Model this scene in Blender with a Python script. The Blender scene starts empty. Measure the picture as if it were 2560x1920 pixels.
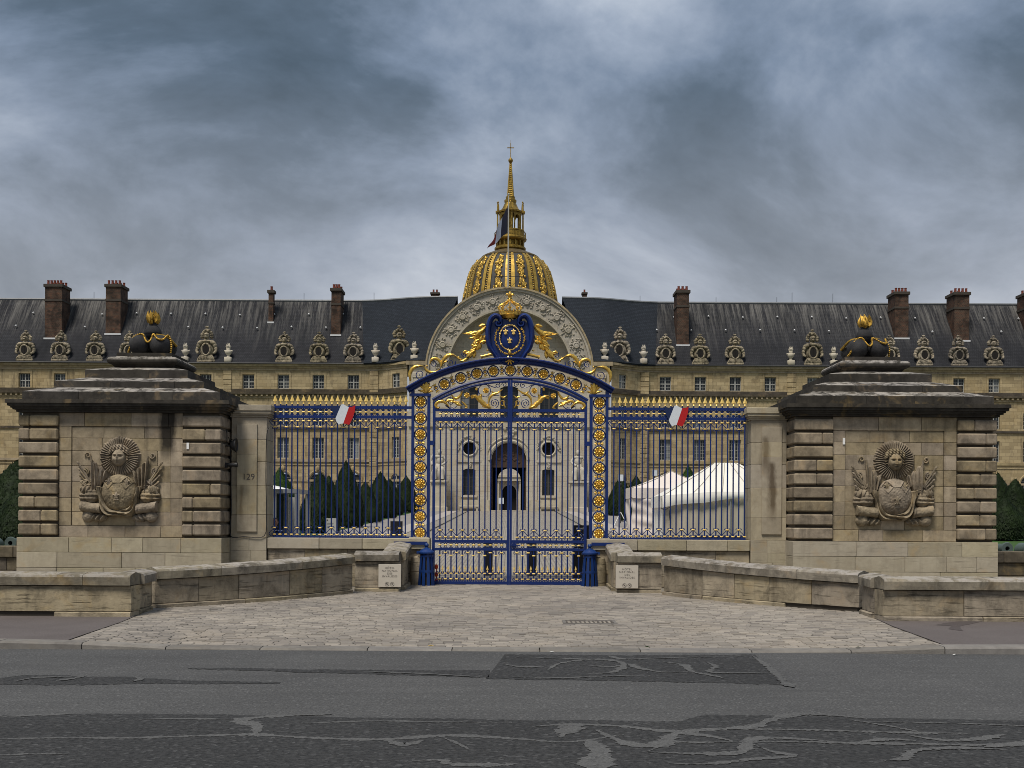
import bpy, bmesh, math, random
from mathutils import Vector, Matrix, noise as mnoise
R = math.radians
PI = math.pi
random.seed(7)
sc = bpy.context.scene
col = sc.collection

# ---------------------------------------------------------------- camera
F = 2800.0          # focal length in photo pixels (2560 wide)
EYE = 2.1
ROLL = 0.0055
cam = bpy.data.cameras.new('camera')
cam.sensor_width = 36.0
cam.lens = F / 2560 * 36.0
cam.shift_y = 330 / 2560
cam.shift_x = 1 / 2560
cam.clip_start = 0.1
cam.clip_end = 3000
cam_o = bpy.data.objects.new('camera', cam)
cam_o.location = (0, 0, EYE)
cam_o.rotation_euler = (R(90), -ROLL, 0)
col.objects.link(cam_o)
sc.camera = cam_o


def W(px, py, Y):
    """A point seen at photo pixel px,py that stands Y metres ahead -> X, Z."""
    dx, dy = px - 1279, py - 1290
    return (dx + ROLL * dy) * Y / F, EYE - (dy - ROLL * dx) * Y / F


def ground_pt(px, py, z=0.0):
    dx, dy = px - 1279, py - 1290
    u, v = dx + ROLL * dy, dy - ROLL * dx
    Y = (EYE - z) * F / v
    return u * Y / F, Y


# ---------------------------------------------------------------- node helper
class NT:
    def __init__(s, tree):
        s.t = tree
        for n in list(tree.nodes):
            tree.nodes.remove(n)

    def __call__(s, typ, ins=None, **props):
        n = s.t.nodes.new(typ)
        for k, v in props.items():
            setattr(n, k, v)
        for k, v in (ins or {}).items():
            sock = n.inputs[k]
            if isinstance(v, bpy.types.NodeSocket):
                s.t.links.new(v, sock)
            else:
                sock.default_value = v
        return n

    def math(s, op, a, b=0.0, clamp=False):
        return s('ShaderNodeMath', {0: a, 1: b}, operation=op, use_clamp=clamp).outputs[0]

    def mix(s, f, a, b, mode='MIX'):
        return s('ShaderNodeMixRGB', {0: f, 1: a, 2: b}, blend_type=mode).outputs[0]

    def ramp(s, f, stops):
        n = s('ShaderNodeValToRGB', {0: f})
        el = n.color_ramp.elements
        while len(el) < len(stops):
            el.new(0.5)
        for e, (p, c) in zip(el, stops):
            e.position = p
            e.color = c if len(c) == 4 else (*c, 1)
        return n.outputs[0]

    def step(s, f, a, b):
        return s('ShaderNodeMapRange', {0: f, 1: a, 2: b, 3: 0.0, 4: 1.0}, clamp=True).outputs[0]

    def noise(s, vec, scale, detail=4, rough=0.55, dist=0.0):
        return s('ShaderNodeTexNoise', {'Vector': vec, 'Scale': scale, 'Detail': detail, 'Roughness': rough, 'Distortion': dist}).outputs[0]

    def scaled(s, vec, v):
        return s('ShaderNodeVectorMath', {0: vec, 1: v}, operation='MULTIPLY').outputs[0]


def g3(c):
    return (c[0], c[1], c[2], 1)


# ---------------------------------------------------------------- sky, sun, exposure
SUN_EL, SUN_AZ = R(61), R(208)      # behind the camera, a little to the left; azimuth from +Y towards +X
SKY_OFF = (-17.39, -7.95, 5.43)
world = bpy.data.worlds.new('World')
sc.world = world
world.use_nodes = True
n = NT(world.node_tree)
tc = n('ShaderNodeTexCoord').outputs['Generated']
sep = n('ShaderNodeSeparateXYZ', {0: tc})
sx, sy, sz = sep.outputs
zc = n.math('ADD', n.math('MAXIMUM', sz, 0.0), 0.62)
px_ = n.math('DIVIDE', sx, zc)
py_ = n.math('DIVIDE', sy, zc)
pv = n('ShaderNodeCombineXYZ', {0: px_, 1: py_, 2: 0.0}).outputs[0]
pv = n('ShaderNodeMapping', {'Vector': pv, 'Rotation': (0, 0, R(-20)), 'Location': SKY_OFF, 'Scale': (1.55, 2.0, 1)}).outputs[0]
warp = n('ShaderNodeTexNoise', {'Vector': pv, 'Scale': 0.9, 'Detail': 2, 'Roughness': 0.5}).outputs[1]
pv = n('ShaderNodeVectorMath', {0: pv, 1: n.scaled(n('ShaderNodeVectorMath', {0: warp, 1: (0.5, 0.5, 0.5)}, operation='SUBTRACT').outputs[0], (0.7, 0.7, 0.0))}, operation='ADD').outputs[0]
big = n.noise(pv, 0.85, 3, 0.5)
mid = n.noise(pv, 2.6, 10, 0.58)
fine = n.noise(pv, 8.0, 8, 0.6)
dens = n.math('ADD', n.math('MULTIPLY', big, 0.64), n.math('ADD', n.math('MULTIPLY', mid, 0.36), n.math('MULTIPLY', fine, 0.09)))
dens = n.step(dens, 0.445, 0.665)
cloud = n.ramp(dens, [(0.0, (0.030, 0.043, 0.057)), (0.25, (0.045, 0.063, 0.086)), (0.5, (0.087, 0.112, 0.152)), (0.75, (0.145, 0.172, 0.216)), (1.0, (0.225, 0.250, 0.288))])
# paler, thinner cloud low down, all the way round the horizon
low = n.step(sz, 0.37, 0.14)
low = n.math('POWER', low, 1.15)
lowcol = n.ramp(n.step(n.math('ADD', n.math('MULTIPLY', big, 0.5), n.math('MULTIPLY', mid, 0.5)), 0.38, 0.62), [(0, (0.135, 0.143, 0.160)), (0.5, (0.195, 0.202, 0.220)), (1, (0.270, 0.274, 0.286))])
cloud = n.mix(n.math('MULTIPLY', low, 0.8), cloud, lowcol)
nis = n('ShaderNodeTexSky', sky_type='NISHITA', sun_disc=False, sun_elevation=SUN_EL, sun_rotation=SUN_AZ, air_density=1.2, dust_density=2.0)
clear = n.mix(1.0, nis.outputs[0], (0.05, 0.05, 0.05, 1), 'MULTIPLY')
skyc = n.mix(0.96, clear, cloud)
bg = n('ShaderNodeBackground', {0: skyc, 1: 1.0})
n('ShaderNodeOutputWorld', {0: bg.outputs[0]})

sun = bpy.data.lights.new('sun', 'SUN')
sun.energy = 1.5
sun.angle = R(18)
sun.color = (1.0, 0.93, 0.83)
sun_o = bpy.data.objects.new('sun', sun)
d = Vector((math.sin(SUN_AZ) * math.cos(SUN_EL), math.cos(SUN_AZ) * math.cos(SUN_EL), math.sin(SUN_EL)))
sun_o.rotation_euler = (-d).to_track_quat('-Z', 'Y').to_euler()
col.objects.link(sun_o)

sc.view_settings.view_transform = 'Standard'
sc.view_settings.look = 'None'
sc.view_settings.gamma = 1.0
sc.view_settings.use_curve_mapping = False
sc.view_settings.exposure = 1.28
sc.render.engine = 'CYCLES'
sc.cycles.max_bounces = 6
sc.cycles.use_denoising = True
sc.cycles.denoising_input_passes = 'RGB_ALBEDO_NORMAL'
sc.cycles.denoising_prefilter = 'ACCURATE'
sc.cycles.filter_width = 0.9


# ---------------------------------------------------------------- materials
def new_mat(name):
    m = bpy.data.materials.new(name)
    m.use_nodes = True
    nt = NT(m.node_tree)
    return m, nt


def finish(nt, colr, rough, bump=None, bstr=0.3, bdist=0.02, metal=0.0, spec=0.35):
    ins = {'Base Color': colr, 'Roughness': rough, 'Metallic': metal, 'Specular IOR Level': spec}
    p = nt('ShaderNodeBsdfPrincipled', ins)
    if bump is not None:
        b = nt('ShaderNodeBump', {'Height': bump, 'Strength': bstr, 'Distance': bdist})
        nt.t.links.new(b.outputs[0], p.inputs['Normal'])
    nt('ShaderNodeOutputMaterial', {0: p.outputs[0]})
    return p


def stone_mat(name, light, dark, stain=(0.045, 0.038, 0.03), amt=0.5, streak=0.35, vary=0.16, bump=0.5, band=0.0, scale=1.0, warm=(0.40, 0.28, 0.14), lichen=0.0, thr=0.5, drips=()):
    """Weathered limestone: two-tone body, ochre clouds, sooty patches and run-off streaks, each stone its own tone."""
    m, n = new_mat(name)
    pos = n('ShaderNodeNewGeometry').outputs['Position']
    rnd = n('ShaderNodeObjectInfo').outputs['Random']
    off = n('ShaderNodeCombineXYZ', {0: n.math('MULTIPLY', rnd, 13.0), 1: n.math('MULTIPLY', rnd, 7.0), 2: n.math('MULTIPLY', rnd, 5.0)}).outputs[0]
    pr = n('ShaderNodeVectorMath', {0: pos, 1: off}, operation='ADD').outputs[0]
    a = n.noise(pr, 0.9 * scale, 5, 0.6)
    b = n.noise(pr, 7 * scale, 6, 0.65)
    f = n.noise(pos, 55 * scale, 3, 0.6)
    c = n.mix(n.step(n.math('ADD', n.math('MULTIPLY', a, 0.6), n.math('MULTIPLY', b, 0.4)), 0.36, 0.64), g3(dark), g3(light))
    w = n.step(n.noise(pr, 1.6 * scale, 4, 0.6, 0.6), 0.56, 0.75)
    c = n.mix(n.math('MULTIPLY', w, 0.45), c, g3(warm))
    # soot in patches and long thin runs
    s1 = n.step(n.noise(pr, 2.1 * scale, 7, 0.68, 0.4), thr, thr + 0.24)
    st = n.noise(n.scaled(pos, (5.0 * scale, 5.0 * scale, 0.35 * scale)), 1.0, 5, 0.6)
    s2 = n.step(st, 0.52, 0.74)
    c = n.mix(n.math('MULTIPLY', s1, amt), c, g3(stain))
    c = n.mix(n.math('MULTIPLY', s2, streak), c, g3(stain))
    h = n.math('ADD', n.math('MULTIPLY', b, 0.6), n.math('MULTIPLY', f, 0.4))
    if band > 0:        # bedding planes with pits
        bd = n.noise(n.scaled(pr, (1.3, 1.3, 17.0)), 1.0, 6, 0.65, 0.25)
        pit = n.step(bd, 0.56, 0.70)
        c = n.mix(n.math('MULTIPLY', pit, band), c, g3(stain))
        h = n.math('SUBTRACT', h, n.math('MULTIPLY', pit, 1.5 * band))
    if lichen > 0:      # pale crustose lichen on weathered tops
        nz = n('ShaderNodeSeparateXYZ', {0: n('ShaderNodeNewGeometry').outputs['Normal']}).outputs[2]
        lf = n.math('MULTIPLY', n.step(n.noise(pos, 3.2, 6, 0.7, 0.5), 0.42, 0.56), n.step(nz, 0.12, 0.45))
        c = n.mix(n.math('MULTIPLY', lf, lichen), c, (0.34, 0.315, 0.285, 1))
        lf2 = n.math('MULTIPLY', n.step(n.noise(pos, 6.5, 5, 0.7), 0.60, 0.70), n.step(nz, 0.12, 0.45))
        c = n.mix(n.math('MULTIPLY', lf2, lichen * 0.7), c, (0.045, 0.038, 0.03, 1))
    for x0, x1, z0, z1, dc, k in drips:      # single long run-off stains
        sp = n('ShaderNodeSeparateXYZ', {0: pos})
        wob_ = n.math('MULTIPLY', n.math('SUBTRACT', n.noise(n.scaled(pos, (3, 3, 1.2)), 1.0, 5, 0.65), 0.5), 0.32)
        xx = n.math('ADD', sp.outputs[0], wob_)
        e = 0.06
        dm_ = n.math('MULTIPLY', n.math('MULTIPLY', n.step(xx, x0 - e, x0 + e), n.step(xx, x1 + e, x1 - e)), n.math('MULTIPLY', n.step(n.math('ADD', sp.outputs[2], wob_), z0 - 0.25, z0 + 0.2), n.step(sp.outputs[2], z1 + .05, z1 - 0.05)))
        c = n.mix(n.math('MULTIPLY', dm_, k), c, g3(dc))
    speck = n.step(f, 0.62, 0.78)
    c = n.mix(n.math('MULTIPLY', speck, 0.22), c, g3(stain))
    hsv = n('ShaderNodeHueSaturation', {'Color': c, 'Hue': n.math('ADD', 0.494, n.math('MULTIPLY', rnd, 0.012)), 'Saturation': n.math('ADD', 0.85, n.math('MULTIPLY', rnd, 0.3)),
                                        'Value': n.math('ADD', 1 - vary, n.math('MULTIPLY', n.math('FRACT', n.math('MULTIPLY', rnd, 7.31)), 2 * vary))})
    finish(n, hsv.outputs[0], 0.9, h, bump, 0.02, spec=0.2)
    return m


def plain(name, c, rough=0.6, metal=0.0, vary=0.0, nscale=9.0, namt=0.25, bump=0.15, spec=0.35, dirt=(0.05, 0.045, 0.04), dirt_amt=0.0):
    m, n = new_mat(name)
    pos = n('ShaderNodeNewGeometry').outputs['Position']
    a = n.noise(pos, nscale, 5, 0.6)
    cc = n.mix(n.math('MULTIPLY', n.step(a, 0.35, 0.7), namt), g3(c), g3([v * 0.55 for v in c]))
    if dirt_amt > 0:
        dn = n.step(n.noise(pos, nscale * 0.4, 6, 0.7), 0.48, 0.7)
        cc = n.mix(n.math('MULTIPLY', dn, dirt_amt), cc, g3(dirt))
    if vary > 0:
        rnd = n('ShaderNodeObjectInfo').outputs['Random']
        cc = n('ShaderNodeHueSaturation', {'Color': cc, 'Value': n.math('ADD', 1 - vary, n.math('MULTIPLY', rnd, 2 * vary))}).outputs[0]
    rr = n.math('ADD', rough - 0.08, n.math('MULTIPLY', a, 0.16))
    finish(n, cc, rr, n.noise(pos, nscale * 6, 4, 0.6), bump, 0.01, metal, spec)
    return m


M = {}
# pedestals, piers and low walls
M['ashlar'] = stone_mat('ashlar_limestone', (0.40, 0.33, 0.228), (0.235, 0.19, 0.128), amt=0.46, streak=0.42, vary=0.17, thr=0.47, drips=[(-9.40, -9.00, 3.75, 5.0, (0.02, 0.018, 0.015), 0.93)])
M['rustic'] = stone_mat('rusticated_limestone', (0.37, 0.305, 0.213), (0.205, 0.165, 0.112), amt=0.68, streak=0.48, vary=0.16, thr=0.44)
M['plinth'] = stone_mat('pale_plinth_stone', (0.405, 0.36, 0.27), (0.315, 0.275, 0.20), amt=0.24, streak=0.16, vary=0.09, band=0.22)
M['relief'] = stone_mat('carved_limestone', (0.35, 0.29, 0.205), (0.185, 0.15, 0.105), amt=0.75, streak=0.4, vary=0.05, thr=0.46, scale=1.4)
M['pier'] = stone_mat('pale_pier_stone', (0.40, 0.35, 0.262), (0.30, 0.257, 0.187), amt=0.34, streak=0.26, vary=0.10, drips=[(7.02, 7.22, 2.2, 3.6, (0.085, 0.06, 0.035), 0.85), (6.84, 7.04, 3.4, 4.3, (0.12, 0.09, 0.055), 0.75), (-6.98, -6.93, 3.1, 3.7, (0.12, 0.085, 0.05), 0.7), (-7.46, -7.38, 2.0, 2.9, (0.12, 0.085, 0.05), 0.75)])
M['crust'] = stone_mat('black_crusted_stone', (0.070, 0.063, 0.053), (0.024, 0.0215, 0.0185), stain=(0.010, 0.009, 0.008), amt=0.6, streak=0.35, vary=0.12, lichen=0.85)
M['lowwall'] = stone_mat('pitted_limestone', (0.37, 0.315, 0.227), (0.245, 0.205, 0.145), stain=(0.040, 0.034, 0.027), amt=0.72, streak=0.42, vary=0.14, band=0.62, bump=0.9, thr=0.47)
M['coping'] = stone_mat('sooty_coping_stone', (0.30, 0.265, 0.205), (0.125, 0.11, 0.085), stain=(0.035, 0.031, 0.026), amt=0.75, streak=0.35, vary=0.13, band=0.15, thr=0.44, lichen=0.75)
M['ditch'] = stone_mat('dark_wet_wall_stone', (0.16, 0.135, 0.10), (0.08, 0.068, 0.05), amt=0.8, streak=0.4, band=0.4, vary=0.1)
M['mortar'] = plain('lime_mortar', (0.24, 0.20, 0.15), 0.95, namt=0.4)
M['recess'] = plain('recessed_stone', (0.15, 0.125, 0.09), 0.95, namt=0.5)
M['darkgap'] = plain('dark_joint', (0.060, 0.050, 0.038), 0.95)
M['rustiron'] = plain('rusty_cast_iron', (0.085, 0.072, 0.06), 0.8, namt=0.5)


# palace ashlar: courses of coursed stone drawn in the material, far away
def palace_mat(name, c1, c2, mort, soot, bw=0.95, bh=0.42):
    m, n = new_mat(name)
    pos = n('ShaderNodeNewGeometry').outputs['Position']
    sp = n('ShaderNodeSeparateXYZ', {0: pos})
    u = n.math('ADD', sp.outputs[0], n.math('MULTIPLY', sp.outputs[1], 0.6))
    uv = n('ShaderNodeCombineXYZ', {0: u, 1: sp.outputs[2], 2: 0.0}).outputs[0]
    br = n('ShaderNodeTexBrick', {'Vector': uv, 'Color1': g3(c1), 'Color2': g3(c2), 'Mortar': g3(mort), 'Scale': 1.0, 'Mortar Size': 0.016, 'Mortar Smooth': 0.3, 'Bias': 0.0, 'Brick Width': bw, 'Row Height': bh}, offset=0.5)
    c = br.outputs[0]
    w = n.step(n.noise(pos, 0.35, 5, 0.65, 0.5), 0.46, 0.72)
    c = n.mix(n.math('MULTIPLY', w, 0.55), c, (0.38, 0.27, 0.125, 1))
    s = n.step(n.noise(n.scaled(pos, (1.4, 1.4, 0.22)), 1.0, 6, 0.68), 0.54, 0.72)
    c = n.mix(n.math('MULTIPLY', s, soot), c, (0.07, 0.055, 0.04, 1))
    s = n.step(n.noise(pos, 1.1, 6, 0.7), 0.55, 0.72)
    c = n.mix(n.math('MULTIPLY', s, soot * 0.8), c, (0.10, 0.08, 0.06, 1))
    finish(n, c, 0.9, n.math('ADD', n.math('MULTIPLY', br.outputs[1], -0.6), n.noise(pos, 6, 4)), 0.5, 0.03, spec=0.15)
    return m


M['palace'] = palace_mat('ochre_ashlar', (0.43, 0.345, 0.205), (0.285, 0.225, 0.13), (0.24, 0.19, 0.112), 0.72)
M['pavilion'] = palace_mat('pale_ashlar', (0.48, 0.44, 0.36), (0.45, 0.405, 0.325), (0.34, 0.30, 0.235), 0.22, 1.3, 0.62)
M['trim'] = stone_mat('ochre_trim_stone', (0.43, 0.35, 0.22), (0.25, 0.20, 0.13), amt=0.55, streak=0.45, vary=0.08, scale=0.35)
M['soottrim'] = stone_mat('sooty_string_course', (0.12, 0.10, 0.072), (0.045, 0.037, 0.028), amt=0.75, streak=0.6, vary=0.05, scale=0.4, thr=0.4)
M['paletrim'] = stone_mat('pale_trim_stone', (0.54, 0.49, 0.40), (0.42, 0.38, 0.30), amt=0.3, streak=0.25, vary=0.06, scale=0.5)
M['carve'] = stone_mat('grey_relief_stone', (0.45, 0.41, 0.335), (0.31, 0.28, 0.23), stain=(0.09, 0.08, 0.065), amt=0.45, streak=0.3, vary=0.05, scale=1.2)
M['dormer'] = stone_mat('dormer_sculpture_stone', (0.40, 0.345, 0.25), (0.20, 0.17, 0.125), stain=(0.012, 0.011, 0.010), amt=0.92, streak=0.55, vary=0.12, scale=1.1, thr=0.43)
M['statue'] = plain('white_statue_stone', (0.47, 0.435, 0.365), 0.85, namt=0.5, nscale=2.0)


def slate_mat(name, base, streaks):
    m, n = new_mat(name)
    pos = n('ShaderNodeNewGeometry').outputs['Position']
    sp = n('ShaderNodeSeparateXYZ', {0: pos})
    uv = n('ShaderNodeCombineXYZ', {0: n.math('ADD', sp.outputs[0], n.math('MULTIPLY', sp.outputs[1], 0.35)), 1: sp.outputs[2], 2: 0.0}).outputs[0]
    br = n('ShaderNodeTexBrick', {'Vector': uv, 'Color1': g3(base), 'Color2': g3([v * 0.72 for v in base]), 'Mortar': g3([v * 0.45 for v in base]), 'Scale': 1.0, 'Mortar Size': 0.02, 'Bias': 0.0, 'Brick Width': 0.26, 'Row Height': 0.2})
    c = br.outputs[0]
    t = n.noise(pos, 0.3, 5, 0.6)
    c = n.mix(n.math('MULTIPLY', n.step(t, 0.4, 0.65), 0.4), c, g3([v * 0.5 for v in base]))
    if streaks > 0:
        # pale lime and lichen washed down from the ridge, in runs of uneven length
        lat = n('ShaderNodeCombineXYZ', {0: sp.outputs[0], 1: 0.0, 2: 0.0}).outputs[0]
        ln = n.noise(lat, 0.55, 5, 0.7)
        sl = n('ShaderNodeCombineXYZ', {0: n.math('ADD', n.math('MULTIPLY', sp.outputs[0], 2.6), n.math('MULTIPLY', sp.outputs[2], 0.06)), 1: n.math('MULTIPLY', sp.outputs[2], 0.16), 2: 0.0}).outputs[0]
        st = n.step(n.noise(sl, 1.0, 8, 0.78), 0.45, 0.68)
        fall = n.step(sp.outputs[2], n.math('SUBTRACT', 29.5, n.math('MULTIPLY', ln, 13.0)), 30.0)
        k = n.math('MULTIPLY', st, fall)
        c = n.mix(n.math('MULTIPLY', k, streaks), c, (0.25, 0.24, 0.22, 1))
        dk = n.step(n.noise(n.scaled(sl, (0.22, 1.0, 1)), 1.0, 4, 0.6), 0.5, 0.72)
        c = n.mix(n.math('MULTIPLY', dk, 0.55), c, (0.010, 0.011, 0.013, 1))
    finish(n, c, 0.85, br.outputs[1], 0.35, -0.03, spec=0.12)
    return m


M['slate'] = slate_mat('old_slate', (0.036, 0.037, 0.042), 0.9)
M['slate_new'] = slate_mat('new_slate', (0.028, 0.034, 0.044), 0.0)
M['zinc'] = plain('zinc_ridge', (0.16, 0.17, 0.18), 0.5, namt=0.5, nscale=3)
M['vent'] = plain('pale_zinc_vent', (0.62, 0.63, 0.64), 0.5)
M['lead'] = plain('lead_sheet', (0.050, 0.050, 0.050), 0.6, namt=0.4, nscale=0.8)


def brick_mat():
    m, n = new_mat('old_brick')
    pos = n('ShaderNodeNewGeometry').outputs['Position']
    sp = n('ShaderNodeSeparateXYZ', {0: pos})
    uv = n('ShaderNodeCombineXYZ', {0: n.math('ADD', sp.outputs[0], sp.outputs[1]), 1: sp.outputs[2], 2: 0.0}).outputs[0]
    br = n('ShaderNodeTexBrick', {'Vector': uv, 'Color1': (0.11, 0.043, 0.025, 1), 'Color2': (0.045, 0.021, 0.015, 1), 'Mortar': (0.10, 0.085, 0.065, 1), 'Scale': 1.0, 'Mortar Size': 0.018, 'Bias': 0.0, 'Brick Width': 0.24, 'Row Height': 0.1})
    c = br.outputs[0]
    c = n.mix(n.math('MULTIPLY', n.step(n.noise(pos, 0.9, 5, 0.7), 0.42, 0.62), 0.8), c, (0.016, 0.013, 0.011, 1))
    c = n.mix(n.math('MULTIPLY', n.step(n.noise(pos, 2.6, 5, 0.7), 0.58, 0.7), 0.5), c, (0.19, 0.075, 0.035, 1))
    finish(n, c, 0.9, br.outputs[1], 0.4, -0.02, spec=0.2)
    return m


M['brick'] = brick_mat()
M['capstone'] = plain('chimney_cap_stone', (0.06, 0.05, 0.04), 0.9, namt=0.6, nscale=2)
M['terracotta'] = plain('terracotta_pot', (0.17, 0.04, 0.022), 0.8, namt=0.5, nscale=4)

# metalwork
M['blue'] = plain('blue_gate_paint', (0.002, 0.019, 0.125), 0.36, namt=0.35, nscale=4, bump=0.06, spec=0.45)
M['blue2'] = plain('worn_blue_paint', (0.003, 0.030, 0.15), 0.42, namt=0.5, nscale=5, bump=0.2, spec=0.45)


def gold_mat(name, c, rough, dark, amt, nscale=14, metal=0.78):
    m, n = new_mat(name)
    pos = n('ShaderNodeNewGeometry').outputs['Position']
    a = n.noise(pos, nscale, 5, 0.6)
    cc = n.mix(n.math('MULTIPLY', n.step(a, 0.4, 0.7), amt), g3(c), g3(dark))
    finish(n, cc, n.math('ADD', rough, n.math('MULTIPLY', a, 0.15)), n.noise(pos, nscale * 3, 3), 0.2, 0.01, metal=metal, spec=0.5)
    return m


M['gold'] = gold_mat('gilding', (0.76, 0.49, 0.10), 0.24, (0.30, 0.15, 0.02), 0.65)
M['goldpale'] = gold_mat('pale_gold_paint', (0.86, 0.62, 0.19), 0.38, (0.50, 0.31, 0.07), 0.4, metal=0.3)
M['golddome'] = gold_mat('dome_gold_leaf', (0.52, 0.345, 0.075), 0.42, (0.20, 0.12, 0.025), 0.75, 0.9)
M['goldlantern'] = gold_mat('aged_lantern_gold', (0.34, 0.225, 0.045), 0.42, (0.07, 0.045, 0.014), 0.85, 1.2)
M['goldgrey'] = gold_mat('dulled_lead_gilding', (0.20, 0.15, 0.075), 0.5, (0.05, 0.045, 0.04), 0.85, 1.4)
M['goldold'] = gold_mat('weathered_gilding', (0.50, 0.31, 0.055), 0.5, (0.06, 0.04, 0.012), 0.8, 12)
M['iron'] = plain('black_iron', (0.018, 0.018, 0.02), 0.5, namt=0.4)
M['bomb'] = plain('blackened_cast_iron', (0.030, 0.030, 0.032), 0.75, namt=0.7, nscale=5, bump=0.6, spec=0.2, dirt=(0.085, 0.082, 0.075), dirt_amt=0.45)
M['bronze'] = plain('verdigris_bronze', (0.08, 0.11, 0.10), 0.55, namt=0.5, nscale=3)
M['steel'] = plain('grey_steel', (0.30, 0.31, 0.32), 0.4, metal=0.6)
M['black'] = plain('matt_black_panel', (0.012, 0.012, 0.014), 0.45)
M['white'] = plain('white_paint', (0.80, 0.80, 0.78), 0.5, namt=0.1)
M['red'] = plain('red_enamel', (0.42, 0.012, 0.012), 0.4, namt=0.15)
M['navy'] = plain('navy_enamel', (0.010, 0.022, 0.075), 0.4, namt=0.15)
M['paleenamel'] = plain('white_enamel', (0.62, 0.66, 0.70), 0.4, namt=0.12)
M['flagblue'] = plain('flag_blue_cloth', (0.006, 0.008, 0.022), 0.9)
M['flagwhite'] = plain('flag_white_cloth', (0.22, 0.25, 0.33), 0.9)
M['flagred'] = plain('flag_red_cloth', (0.07, 0.005, 0.006), 0.9)
M['darkframe'] = plain('dark_window_ironwork', (0.06, 0.055, 0.05), 0.6)
M['winframe'] = plain('grey_white_window_paint', (0.36, 0.36, 0.335), 0.6, namt=0.2)
M['wood'] = plain('dark_oak_door', (0.055, 0.032, 0.02), 0.6, namt=0.6, nscale=1.2)
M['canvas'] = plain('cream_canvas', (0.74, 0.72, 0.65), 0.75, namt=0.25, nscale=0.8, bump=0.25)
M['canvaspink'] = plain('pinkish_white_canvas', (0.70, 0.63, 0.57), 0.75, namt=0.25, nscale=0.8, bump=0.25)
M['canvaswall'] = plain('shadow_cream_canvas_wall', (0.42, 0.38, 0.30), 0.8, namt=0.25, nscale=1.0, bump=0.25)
M['orange'] = plain('orange_plastic', (0.75, 0.10, 0.02), 0.5)
M['plaque'] = plain('pale_plaque_stone', (0.50, 0.455, 0.385), 0.8, namt=0.15, nscale=6)
M['letter'] = plain('dark_lettering', (0.07, 0.06, 0.055), 0.7)
M['skin'] = plain('skin', (0.42, 0.22, 0.15), 0.6, namt=0.1)
M['hair'] = plain('dark_hair', (0.02, 0.015, 0.012), 0.7)
M['cloth'] = plain('navy_uniform_cloth', (0.012, 0.016, 0.03), 0.85)
M['grass'] = plain('mown_grass', (0.035, 0.085, 0.012), 0.9, namt=0.6, nscale=1.4)
M['twig'] = plain('yew_bark', (0.07, 0.045, 0.03), 0.9)


def glass_mat(name, c, curtain):
    m, n = new_mat(name)
    rnd = n('ShaderNodeObjectInfo').outputs['Random']
    cc = n.mix(n.math('MULTIPLY', n.step(rnd, 0.72, 0.95), curtain), g3(c), (0.20, 0.215, 0.225, 1))
    finish(n, cc, 0.15, spec=0.28)
    return m


M['glass'] = glass_mat('window_glass', (0.018, 0.022, 0.026), 0.9)
M['boothglass'] = glass_mat('booth_glass', (0.05, 0.065, 0.055), 0.0)
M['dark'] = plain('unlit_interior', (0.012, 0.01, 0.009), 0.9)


def leaf_mat(name, a, b):
    m, n = new_mat(name)
    pos = n('ShaderNodeNewGeometry').outputs['Position']
    isl = n('ShaderNodeNewGeometry').outputs['Random Per Island']
    c = n.mix(n.math('MULTIPLY', n.math('ADD', n.step(n.noise(pos, 1.5, 4), 0.35, 0.65), isl), 0.5), g3(a), g3(b))
    finish(n, c, 0.7, spec=0.15)
    return m


M['yew'] = leaf_mat('yew_foliage', (0.003, 0.007, 0.002), (0.016, 0.030, 0.007))
M['yewlight'] = leaf_mat('young_foliage', (0.012, 0.030, 0.005), (0.035, 0.070, 0.012))


# ground surfaces
def asphalt(name, c1, c2, fine_scale, fine_amt, bump, streak=0.0, worn=0.0):
    m, n = new_mat(name)
    pos = n('ShaderNodeNewGeometry').outputs['Position']
    v = n('ShaderNodeTexVoronoi', {'Vector': pos, 'Scale': fine_scale}, feature='F1')
    f = n.noise(pos, fine_scale * 0.7, 4, 0.7)
    big = n.noise(pos, 0.5, 5, 0.6)
    c = n.mix(n.step(big, 0.35, 0.68), g3(c1), g3(c2))
    c = n.mix(n.math('MULTIPLY', n.step(f, 0.42, 0.66), fine_amt), c, g3([x * 0.35 for x in c1]))
    c = n.mix(n.math('MULTIPLY', n.step(v.outputs['Color'], 0.72, 0.98), fine_amt * 0.7), c, g3([min(1, x * 2.2) for x in c2]))
    if worn > 0:
        wn = n.step(n.math('ADD', n.math('MULTIPLY', n.noise(pos, 9, 5, 0.7), 0.6), n.math('MULTIPLY', n.noise(pos, 34, 3, 0.7), 0.4)), 0.53, 0.6)
        c = n.mix(n.math('MULTIPLY', wn, worn), c, (0.034, 0.034, 0.034, 1))
    if streak > 0:
        st = n.noise(n.scaled(pos, (0.22, 3.2, 1)), 1.0, 6, 0.7)
        c = n.mix(n.math('MULTIPLY', n.step(st, 0.45, 0.72), streak), c, g3([x * 0.55 for x in c1]))
    finish(n, c, 0.85, n.math('ADD', n.math('MULTIPLY', v.outputs['Distance'], 0.8), f), bump, 0.012, spec=0.3)
    return m


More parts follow.
